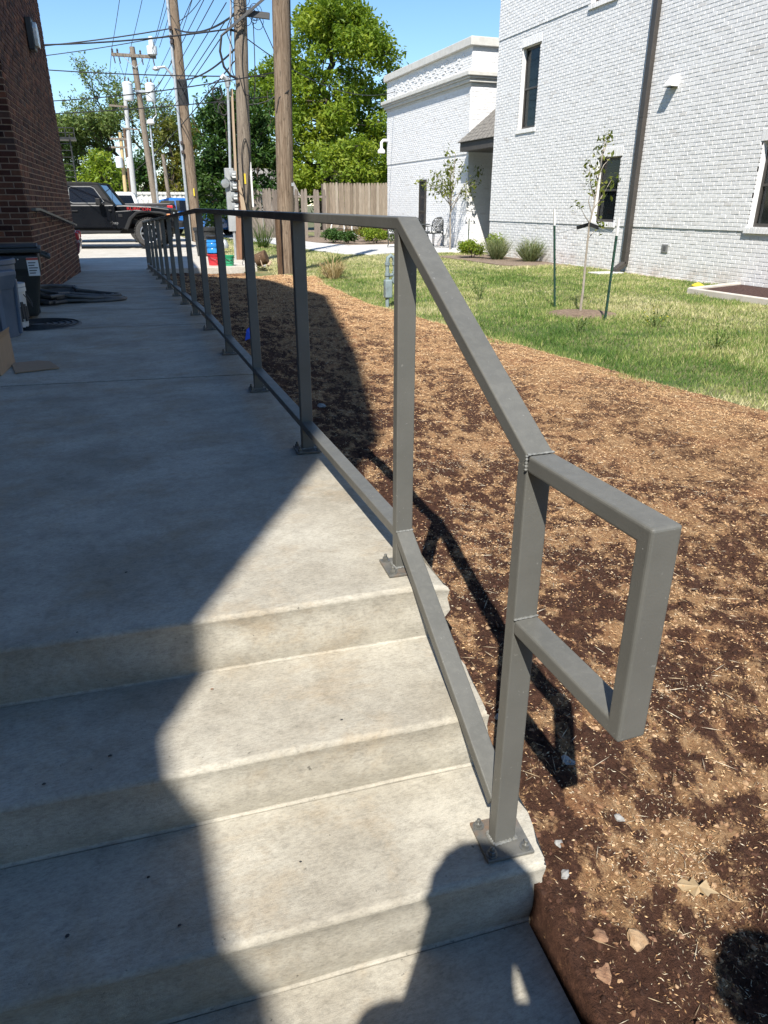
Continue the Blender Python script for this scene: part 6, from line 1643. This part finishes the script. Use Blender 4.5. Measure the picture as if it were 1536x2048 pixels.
# ---------------------------------------------------------------- grass blades
def blades(name, X, Y, Z, h, w, m, rnd, lean=.5):
    n = len(X); a = rng.uniform(0, 6.283, n); l = rng.uniform(0, lean, n)*h; b = rng.uniform(0, 6.283, n)
    base = np.stack([X, Y, Z], 1); s = np.stack([np.cos(a), np.sin(a), np.zeros(n)], 1)*(w/2)[:, None]
    tip = base + np.stack([np.cos(b)*l, np.sin(b)*l, h], 1)
    V = np.stack([base - s, base + s, tip], 1).reshape(-1, 3)
    return link(name, np_mesh(name, V, np.arange(3*n).reshape(n, 3), rnd), m)
def grass_mat():
    m, nt, N, L, P = _nodes('grass_blade')
    a = N.new('ShaderNodeAttribute'); a.attribute_name = 'rnd'
    r = ramp(N, [(0, (.065, .135, .028)), (.32, (.155, .245, .05)), (.5, (.31, .35, .105)), (.72, (.52, .48, .235)), (1, (.68, .62, .38))]); L.new(a.outputs['Fac'], r.inputs[0])
    L.new(r.outputs[0], P.inputs['Base Color']); P.inputs['Roughness'].default_value = .7; P.inputs['Specular IOR Level'].default_value = .2
    t = N.new('ShaderNodeBsdfTranslucent'); L.new(r.outputs[0], t.inputs[0]); mx = N.new('ShaderNodeMixShader'); mx.inputs[0].default_value = .3
    L.new(P.outputs[0], mx.inputs[1]); L.new(t.outputs[0], mx.inputs[2]); L.new(mx.outputs[0], N['Material Output'].inputs[0])
    return m
M_GRASS = grass_mat()
n = 900000
u = rng.random(n); Y = -3 + 43*u**1.5; X = rng.uniform(2.9, 10.47, n)
D = np.hypot(X, Y)
keep = rng.random(n) < np.clip(8.0/np.maximum(D, 5), .25, 1)
e = lawn_edge(Y) + .42*fbm(X*1.7, Y*1.7, 3) + .2*fbm(X*7, Y*7, 2)
edge_d = X - e
keep &= (edge_d > 0) | (rng.random(n) < .05*np.exp(np.minimum(edge_d, 0)*5)) | ((Y > 15.3) & (X > 3.2 - (Y - 15)*.02))
keep &= ~((X > 9.0) & (Y < 9.9) & (Y > 1.9)) & ~((X > 8.75) & (Y > 15.6) & (Y < 19.8))
pth = (Y > 20.9) & ((X > np.interp(Y, [20.9, 21.4, 24, 29.5, 33, 40], [7.4, 6.5, 6.1, 5.6, 5.0, 4.6])) & (X < np.interp(Y, [20.9, 26, 28, 33, 40], [11.5, 11.5, 11.2, 11.2, 11.2])))
keep &= ~pth & ~((X < 3.25) & (Y > 16.3) & (Y < 21.6)) & ~((X < 3.0) & (Y > 20))
keep &= np.hypot(X - 5.87, (Y - 8.3)*1.0) > .4 + .06*rng.random(n)
X, Y, D, edge_d = X[keep], Y[keep], D[keep], edge_d[keep]
g1 = fbm(X*.55, Y*.55, 4); g2 = fbm(X*3.2 + 9, Y*3.2, 3)
rn = .45 + .40*g1 + .22*g2 + rng.normal(size=len(X))*.2
rn = np.where(edge_d < .35, rn + .28*(1 - np.maximum(edge_d, 0)/.35), rn)
rn = np.where(Y > 15, rn + .16, rn)
lush = (edge_d > .35) & (edge_d < 1.6) & (Y < 9); rn = np.where(lush, rn - .20, rn)
h = (.022 + .026*rng.random(len(X)))*(1 + .5*(fbm(X*1.3, Y*1.3, 2) > .18)); w = .0035 + .0006*D
o = blades('grass', X, Y, lawn_h(X, Y) - .004, h, w, M_GRASS, np.clip(rn, 0, 1), 1.1); tag(o, 'short patchy green and straw-coloured lawn grass', 'grass', kind='stuff')
# taller weeds on the lawn
def weed(label, x, y, h, n, yel=True):
    t = thing('weed', label, 'weed', (x, y, -.41)); P = []; mb = MB()
    for k in range(n):
        a = rng.uniform(0, 6.28); r = rng.uniform(.05, .22); hh = h*rng.uniform(.5, 1.0)
        mb.tube([(0, 0, 0), (r*.4*math.cos(a), r*.4*math.sin(a), hh*.6), (r*math.cos(a), r*math.sin(a), hh)], [.004, .003, .0015], 4)
        for s in np.linspace(.4, 1, 7): P.append((x + r*s*math.cos(a), y + r*s*math.sin(a), -.41 + hh*s))
    mb.obj('stalk', pm('weed_stem', (.09, .12, .03)), t, world=False)
    leaf_cloud('leaves', P, .022, L_MID, t)
    if yel:
        P = np.array(P); leaf_cloud('flowers', P[rng.random(len(P)) < .25] + np.array([0, 0, .01]), .016, leaf_yellow, t)
leaf_yellow = leaf_mat('petal_yellow', (.55, .45, .02), (.65, .55, .03), (.7, .6, .05), .2)
weed('yellow-flowered weed in the lawn right of the leaning stake', 5.95, 6.95, .28, 14)
weed('wispy green weed in the lawn at right', 5.6, 5.6, .30, 12, False)
weed('small green weed near the lawn edge', 4.9, 7.0, .2, 10, False)
weed('green weed left of the left stake', 5.3, 10.2, .3, 14, False)
weed('tiny broadleaf weed in the bare soil strip at right', 3.55, 3.7, .06, 12, False)

# ---------------------------------------------------------------- litter on the soil
def flakes(name, X, Y, L_, W_, m, rnd, lift=.004, tilt=.5):
    n = len(X); Z = soil_h(X, Y) + lift*rng.random(n); a = rng.uniform(0, 6.283, n); tl = rng.uniform(-tilt, tilt, n)
    d = np.stack([np.cos(a)*np.cos(tl), np.sin(a)*np.cos(tl), np.sin(tl)], 1)*(L_/2)[:, None]; s = np.stack([-np.sin(a), np.cos(a), rng.uniform(-.4, .4, n)], 1)*(W_/2)[:, None]
    c = np.stack([X, Y, Z + np.abs(np.sin(tl))*L_*.4], 1); hgt = np.stack([np.zeros(n), np.zeros(n), W_*.8], 1)
    V = np.stack([c - d, c - s, c + d, c + s, c + hgt], 1).reshape(-1, 3)
    i = np.arange(n)[:, None]*5; F = np.concatenate([i + np.array([0, 1, 4]), i + np.array([1, 2, 4]), i + np.array([2, 3, 4]), i + np.array([3, 0, 4])], 0)
    return link(name, np_mesh(name, V, F, np.tile(rnd, 4)), m)
def litter_mat(name, stops):
    m, nt, N, L, P = _nodes(name); a = N.new('ShaderNodeAttribute'); a.attribute_name = 'rnd'
    r = ramp(N, stops); L.new(a.outputs['Fac'], r.inputs[0]); L.new(r.outputs[0], P.inputs['Base Color']); P.inputs['Roughness'].default_value = .9; P.inputs['Specular IOR Level'].default_value = .2
    return m
M_SEED = litter_mat('seed_husk', [(0, (.20, .135, .075)), (.5, (.40, .315, .205)), (1, (.60, .54, .42))])
M_CHAFF = litter_mat('chaff', [(0, (.20, .10, .045)), (.4, (.38, .225, .11)), (.75, (.55, .375, .205)), (1, (.64, .50, .32))])
M_CLOD = litter_mat('clod', [(0, (.03, .0145, .0095)), (.35, (.085, .041, .026)), (.6, (.21, .115, .062)), (.8, (.34, .22, .125)), (1, (.44, .31, .19))])
def scatter(n, x0, x1, y0, y1, p=1.0):
    X = rng.uniform(x0, x1, n); Y = y0 + (y1-y0)*rng.random(n)**p
    e = lawn_edge(Y) + .15
    edge = slab_edge(Y) + .012
    k = (X < e) & (X > edge); return X[k], Y[k]
X, Y = scatter(52000, .62, 2.6, .1, 3.4, 1.3)
k = rng.random(len(X)) < np.clip(.06 + 1.5*np.maximum(0, fbm(X*3.1 + 4, Y*3.1, 4) + .25*fbm(X*14, Y*14, 2)), 0, 1); X, Y = X[k], Y[k]
o = flakes('grass_seed', X, Y, rng.uniform(.0035, .012, len(X)), rng.uniform(.0008, .0022, len(X)), M_SEED, rng.random(len(X))); tag(o, 'pale grass seed scattered over the dark soil', 'seed', kind='stuff')
X, Y = scatter(230000, .7, 4.2, .3, 15, 1.5)
dn = tanmask(X, Y)
k = rng.random(len(X)) < .13 + .85*dn**1.3
X, Y = X[k], Y[k]; D = np.hypot(X, Y)
o = flakes('dry_chaff', X, Y, rng.uniform(.006, .018, len(X))*(.6 + .09*D), rng.uniform(.0015, .004, len(X))*(.7 + .12*D), M_CHAFF, np.clip(rng.normal(.5, .25, len(X)), 0, 1), .008); tag(o, 'tan straw chaff raked over the seeded soil', 'straw', kind='stuff')
X, Y = scatter(1500, .66, 3.4, .2, 6, 1.3)
o = flakes('straw_strands', X, Y, rng.uniform(.025, .075, len(X)), rng.uniform(.001, .002, len(X)), M_SEED, rng.random(len(X)), .012, .15); tag(o, 'thin dry straw strands lying across the soil', 'straw', kind='stuff')
# crumbs and clods
def lumps(name, X, Y, r, m, rnd):
    n = len(X); t = (1 + 5**.5)/2
    ico = np.array([(-1, t, 0), (1, t, 0), (-1, -t, 0), (1, -t, 0), (0, -1, t), (0, 1, t), (0, -1, -t), (0, 1, -t), (t, 0, -1), (t, 0, 1), (-t, 0, -1), (-t, 0, 1)])/1.9
    f = np.array([(0, 11, 5), (0, 5, 1), (0, 1, 7), (0, 7, 10), (0, 10, 11), (1, 5, 9), (5, 11, 4), (11, 10, 2), (10, 7, 6), (7, 1, 8), (3, 9, 4), (3, 4, 2), (3, 2, 6), (3, 6, 8), (3, 8, 9), (4, 9, 5), (2, 4, 11), (6, 2, 10), (8, 6, 7), (9, 8, 1)])
    a = rng.uniform(0, 6.283, n); ca, sa = np.cos(a), np.sin(a)
    V = ico[None]*(1 + .35*rng.uniform(-1, 1, (n, 12, 1))); V = V*np.stack([rng.uniform(.7, 1.4, n), rng.uniform(.6, 1.1, n), rng.uniform(.5, .9, n)], 1)[:, None, :]
    V = np.stack([V[..., 0]*ca[:, None] - V[..., 1]*sa[:, None], V[..., 0]*sa[:, None] + V[..., 1]*ca[:, None], V[..., 2]], -1)*r[:, None, None]
    V = V + np.stack([X, Y, soil_h(X, Y) + r*.15], 1)[:, None, :]
    F = (np.arange(n)[:, None, None]*12 + f[None]).reshape(-1, 3)
    return link(name, np_mesh(name, V.reshape(-1, 3), F, np.repeat(rnd, 20)), m)
X, Y = scatter(34000, .66, 2.6, .05, 3.6, 1.35); r = .002 + .0055*rng.random(len(X))**4
tm = tanmask(X, Y); o = lumps('soil_crumbs', X, Y, r, M_CLOD, np.clip(.14 + .56*tm + rng.normal(size=len(X))*.22, 0, 1)); tag(o, 'small crumbs of dark and reddish soil', 'soil', kind='stuff')
# single stones and clods one can pick out
def stone(label, x, y, r, m, name='stone', fl=.6, seed=0, group=None, cat='stone'):
    g = np.random.default_rng(seed); import bmesh
    bm = bmesh.new(); bmesh.ops.create_icosphere(bm, subdivisions=2, radius=1)
    ph = g.uniform(0, 6, 3)
    for v in bm.verts:
        k = 1 + .22*math.sin(3*v.co.x + ph[0]) + .18*math.sin(4*v.co.y + ph[1]) + .1*math.sin(6*v.co.z + ph[2]) + g.normal()*.05
        v.co = Vector((v.co.x*r*k*g.uniform(.98, 1.02), v.co.y*r*k*.75, v.co.z*r*k*fl))
    me = bpy.data.meshes.new(name); bm.to_mesh(me); bm.free(); me.materials.append(m)
    o = bpy.data.objects.new(name, me); COL.objects.link(o); o.location = (x, y, float(soil_h(np.array(x), np.array(y))) + r*fl*.2); o.rotation_euler = (g.uniform(-.2, .2), g.uniform(-.2, .2), g.uniform(0, 6))
    return tag(o, label, cat, group)
M_STW = pm('stone_white', (.20, .195, .185), (.32, .315, .30), scale=40, rough=.8, bump=.3, bscale=160)
M_STG = pm('stone_grey', (.22, .22, .21), (.34, .33, .31), scale=60, rough=.85, bump=.4, bscale=200)
M_CLT = pm('clod_tan', (.26, .16, .085), (.40, .28, .165), scale=50, rough=.95, bump=.8, bscale=120, bdist=.008)
M_CLR = pm('clod_red', (.20, .105, .06), (.32, .19, .11), scale=50, rough=.95, bump=.8, bscale=120, bdist=.008)
stone('white angular pebble beside the lowest base plate', .765, .955, .011, M_STW, seed=1)
stone('larger white pebble just below the lowest base plate', .735, .885, .0125, M_STW, seed=2)
stone('grey pebble in the soil right of the lowest post', .93, .96, .012, M_STG, seed=3)
stone('pale grey stone in the shadow of the handle loop', .90, 1.13, .017, M_STG, seed=4)
stone('white stone chip at the edge of the middle step', .80, 1.30, .014, M_STW, seed=5)
stone('cream stone lying alone on the far soil', 1.22, 4.6, .03, M_STW, seed=6)
stone('small white stone in the shaded soil by the third post', 1.05, 5.5, .02, M_STW, seed=7)
stone('long tan clod of clay near the bottom right corner', .80, .72, .024, M_CLT, 'clay_clod', .4, 11, cat='clod')
stone('orange-tan clod of clay left of the long tan one', .735, .755, .017, M_CLR, 'clay_clod', .4, 12, cat='clod')
stone('flat reddish clod against the lowest step', .705, .70, .02, M_CLR, 'clay_clod', .3, 13, cat='clod')
stone('pale tan clod standing out right of the handle loop', 1.16, 1.30, .026, M_CLT, 'clay_clod', .6, 14, cat='clod')
stone('tan clod inside the handle loop near its lower bar', 1.05, 1.50, .018, M_CLR, 'clay_clod', .5, 15, cat='clod')
gl = 'tan clay clods scattered over the dark soil'
for k in range(46):
    x = rng.uniform(.78, 2.4); y = rng.uniform(.25, 2.6)
    stone('small tan or reddish clay clod lying on the dark soil', x, y, rng.uniform(.005, .010), M_CLT if k % 3 else M_CLR, 'clay_clod', .45, 50 + k, gl, 'clod')
# dried oak leaf
lf = thing('dry_leaf', 'single dry tan lobed oak leaf on the dark soil at lower right', 'leaf', (.985, .765, float(soil_h(np.array(.985), np.array(.765))) + .014), R(-35))
ol = [(-.055, 0), (-.04, .006), (-.03, .018), (-.02, .008), (-.008, .026), (.004, .009), (.018, .022), (.024, .008), (.045, .004), (.024, -.006), (.016, -.022), (.004, -.008), (-.010, -.024), (-.018, -.007), (-.032, -.014), (-.04, -.004)]
mb = MB(); nv = len(ol); vs = [(0, 0, .012)] + [(x, y, .004*math.sin(x*90) + abs(y)*.35) for x, y in ol]
mb.add(vs, [(0, 1 + i, 1 + (i + 1) % nv) for i in range(nv)]); lo_ = mb.obj('blade', pm('leaf_dry', (.30, .215, .115), (.38, .28, .16), scale=40, rough=.8), lf, world=False)
mb = MB(); mb.tube([(.045, .002, .004), (.07, -.004, -.004), (.09, .002, -.008)], .0012, 4); mb.obj('stem', pm('leaf_stem', (.3, .2, .1)), lf, world=False)
# crumbs on concrete
for k, (x, y, z, r) in enumerate([(.09, 1.50, -.158, .006), (.36, 1.28, -.158, .005), (-.08, 1.90, 0, .006), (-.20, 1.62, 0, .004), (-.15, 1.34, -.158, .007), (-.28, 1.30, -.158, .006), (.20, 1.06, -.31, .004), (-.10, 1.13, -.31, .005), (-.05, 1.0, -.31, .005), (-.25, 1.05, -.31, .006)]):
    mb = MB(); mb.lathe([(r*.4, 0), (r*.75, r*.12), (r*.5, r*.32), (r*.1, r*.36)], (x, y, z + .002), 6, Matrix.Diagonal((1, .5 + .05*k, 1, 1))); o = mb.obj('grit', M_CLR if k == 0 else M_BLK); tag(o, 'reddish crumb on the middle tread near the shadow edge' if k == 0 else 'tiny dark speck of grit on the concrete', 'grit', None if k == 0 else 'dark specks of grit on the steps')
tw = MB(); tw.tube([(.94, 3.05, -.28), (1.0, 3.12, -.272), (1.09, 3.10, -.28)], .003, 5)

# ---------------------------------------------------------------- people behind the camera (their shadows fall on the steps)
def skin_mesh(name, chains, m, parent, sub=2, root=0, grow_=1.27):
    """chains: list of lists of ((x,y,z), r) ; points that coincide are merged"""
    V = []; Rr = []; E = []; idx = {}
    for ch in chains:
        prev = None
        for p, r in ch:
            key = tuple(round(c, 4) for c in p)
            if key not in idx: idx[key] = len(V); V.append(p); Rr.append(r)
            i = idx[key]
            if prev is not None and prev != i: E.append((prev, i))
            prev = i
    me = bpy.data.meshes.new(name); me.from_pydata(V, E, []); me.update()
    o = link(name, me, m, parent)
    md = o.modifiers.new('skin', 'SKIN'); md.use_smooth_shade = True
    sv = me.skin_vertices[0].data if len(me.skin_vertices) else None
    if sv is None:
        me.attributes  # ensure layer
    lay = me.skin_vertices[0] if len(me.skin_vertices) else None
    if lay:
        for i, r in enumerate(Rr):
            rr = r if isinstance(r, tuple) else (r, r)
            rr = (rr[0]*grow_, rr[1]*grow_)
            lay.data[i].radius = rr; lay.data[i].use_root = (i == root)
    ss = o.modifiers.new('sub', 'SUBSURF'); ss.levels = sub; ss.render_levels = sub
    return o
M_SKIN = pm('skin', (.42, .26, .19), (.48, .31, .23), scale=9, rough=.55)
M_HAIR = pm('hair', (.03, .02, .015), (.05, .035, .025), scale=30, rough=.6, stretch=(1, 1, 8))
def person(label, loc, rz, hs, shirt, pants, hold=None, sc=1.0):
    """local: x right, y forward, z up from the soles; hold = phone centre in local space"""
    t = thing('person', label, 'person', loc, rz)
    sh = {s: (s*.175, -.02, 1.36) for s in (-1, 1)}
    chains = [[((0, .0, .98), (.13, .10)), ((0, .0, 1.10), (.125, .095)), ((0, .0, 1.25), (.145, .10)), ((0, -.005, 1.38), (.13, .085)), ((0, .0, 1.46), .055), ((hs[0]*.5, .02 + hs[1]*.4, 1.53), .055), ((hs[0], .04 + hs[1], 1.60), (.080, .086)), ((hs[0], .035 + hs[1], 1.67), (.092, .106)), ((hs[0], .03 + hs[1], 1.735), (.080, .09))]]
    hands = {}
    for s in (-1, 1):
        if hold is not None:
            hnd = (hold[0] + s*.06, hold[1] - .045, hold[2] - .02); elb = (.26 if s > 0 else -.12, .11, 1.08)
        else:
            hnd = (s*.30, .06, .80); elb = (s*.285, -.03, 1.10)
        hands[s] = hnd
        wr = tuple(Vector(elb).lerp(Vector(hnd), .82))
        chains.append([((0, -.005, 1.38), (.13, .085)), (sh[s], .062), (tuple(Vector(sh[s]).lerp(Vector(elb), .5)), .05), (elb, .042), (tuple(Vector(elb).lerp(Vector(hnd), .4)), .04), (wr, .029), (hnd, (.036, .02))])
        chains.append([((0, .0, .98), (.13, .10)), ((s*.095, 0, .90), .088), ((s*.105, .01, .70), .075), ((s*.11, .015, .50), .055), ((s*.11, -.005, .32), .054), ((s*.11, -.01, .09), .037), ((s*.115, .06, .045), .04), ((s*.12, .15, .035), .032)])
        hv = Vector(hnd)
        if hold is not None:
            for k in range(4):
                b = hv + Vector((s*.004, .012 - .0*k, .028 - .022*k)); chains.append([(hnd, (.036, .02)), (tuple(b), .0105), (tuple(b + Vector((-s*.012, .032, .0))), .0095), (tuple(b + Vector((-s*.040, .036, .002))), .0085)])
            b = hv + Vector((-s*.012, -.006, .034)); chains.append([(hnd, (.036, .02)), (tuple(b), .012), (tuple(b + Vector((-s*.03, .004, .022))), .010)])
        else:
            for k in range(4):
                b = hv + Vector((0, .03 - .02*k, -.055)); chains.append([(hnd, (.036, .02)), (tuple(b), .0105), (tuple(b + Vector((-s*.006, .004, -.035))), .0095), (tuple(b + Vector((-s*.016, .008, -.062 + .006*abs(k-1)))), .0085)])
            b = hv + Vector((-s*.012, .035, -.02)); chains.append([(hnd, (.036, .02)), (tuple(b), .012), (tuple(b + Vector((-s*.012, .014, -.03))), .010)])
    skin_mesh('body', chains, M_SKIN, t)
    hx_, hy_ = hs[0], hs[1]
    # face, ears, hair
    mb = MB(); mb.lathe([(.001, .022), (.011, .016), (.014, 0), (.009, -.012), (.001, -.014)], (hx_, .150 + hy_, 1.645), 8); mb.obj('nose', M_SKIN, t, world=False, smooth=True)
    for s in (-1, 1):
        mb = MB(); mb.lathe([(.001, -.011), (.011, 0), (.001, .011)], (hx_ + s*.034, .128 + hy_, 1.675), 10); mb.obj('eye', pm('eye', (.35, .33, .3), rough=.2), t, world=False, smooth=True)
        mb = MB(); mb.lathe([(.001, -.03), (.016, -.01), (.019, .012), (.001, .03)], (hx_ + s*.098, .03 + hy_, 1.66), 8); mb.obj('ear', M_SKIN, t, world=False, smooth=True)
    mb = MB(); mb.box(hx_ - .024, hx_ + .024, .124 + hy_, .132 + hy_, 1.595, 1.605); mb.obj('mouth', pm('lips', (.35, .14, .11)), t, world=False, bevel=.003)
    skin_mesh('hair', [[((hx_, -.01 + hy_, 1.65), (.096, .084)), ((hx_, .0 + hy_, 1.725), (.101, .104)), ((hx_, .01 + hy_, 1.765), (.084, .09))]], M_HAIR, t)
    shirt_ch = [[((0, .0, .80), (.155, .12)), ((0, .0, .95), (.155, .12)), ((0, .0, 1.10), (.15, .118)), ((0, .0, 1.25), (.165, .122)), ((0, -.005, 1.38), (.15, .10)), ((0, 0, 1.475), .062)]]
    for s in (-1, 1):
        elb = chains[1 if s < 0 else (1 + (2 + 5))][3][0]
        shirt_ch.append([((0, -.005, 1.38), (.15, .10)), (sh[s], .078), (tuple(Vector(sh[s]).lerp(Vector(elb), .5)), .066), (tuple(Vector(sh[s]).lerp(Vector(elb), .85)), .06)])
    skin_mesh('shirt', shirt_ch, shirt, t)
    pc = []
    for s in (-1, 1):
        pc.append([((0, .0, 1.0), (.145, .112)), ((s*.095, 0, .90), .102), ((s*.105, .01, .70), .09), ((s*.11, .015, .50), .072), ((s*.11, -.005, .32), .07), ((s*.11, -.01, .10), .06)])
        skin_mesh('shoe', [[((s*.115, -.05, .045), .045), ((s*.115, .05, .045), .047), ((s*.12, .17, .038), .042)]], M_BLK, t, 2)
    skin_mesh('trousers', pc, pants, t)
    t.scale = (sc, sc, sc)
    return t
ph_rz = R(-22)
p_loc = Vector((-.165, -.355, -.462))
hold = Matrix.Rotation(-ph_rz, 3, 'Z') @ (Vector((-.005, -.015, .95)) - p_loc)
person('person in a dark shirt standing behind the camera, holding up a phone', p_loc, ph_rz, (.0, .06), pm('shirt_navy', (.03, .04, .07), (.04, .05, .085), rough=.9), pm('jeans', (.05, .065, .10), (.07, .085, .13), rough=.9), tuple(hold))
pf = thing('phone', 'slim black phone held up by the person behind the camera', 'phone', (0, 0, .95), R(-20))
Mp = Matrix.Rotation(R(-23.46), 4, 'X')
mb = MB(); mb.box(-.0385, .0385, -.020, -.012, -.135, .025, Mp); mb.obj('case', M_BLK, pf, world=False, bevel=.003)
mb = MB(); mb.box(-.036, .036, -.0212, -.0201, -.131, .021, Mp); mb.obj('screen', M_GLASS, pf, world=False)
person('second person in a grey shirt standing behind and right of the photographer', (.29, -.66, -.462), R(-25), (.0, .04), pm('shirt_grey', (.16, .16, .16), (.2, .2, .2), rough=.9), pm('chinos', (.18, .14, .10), (.22, .17, .12), rough=.9), None, .965)
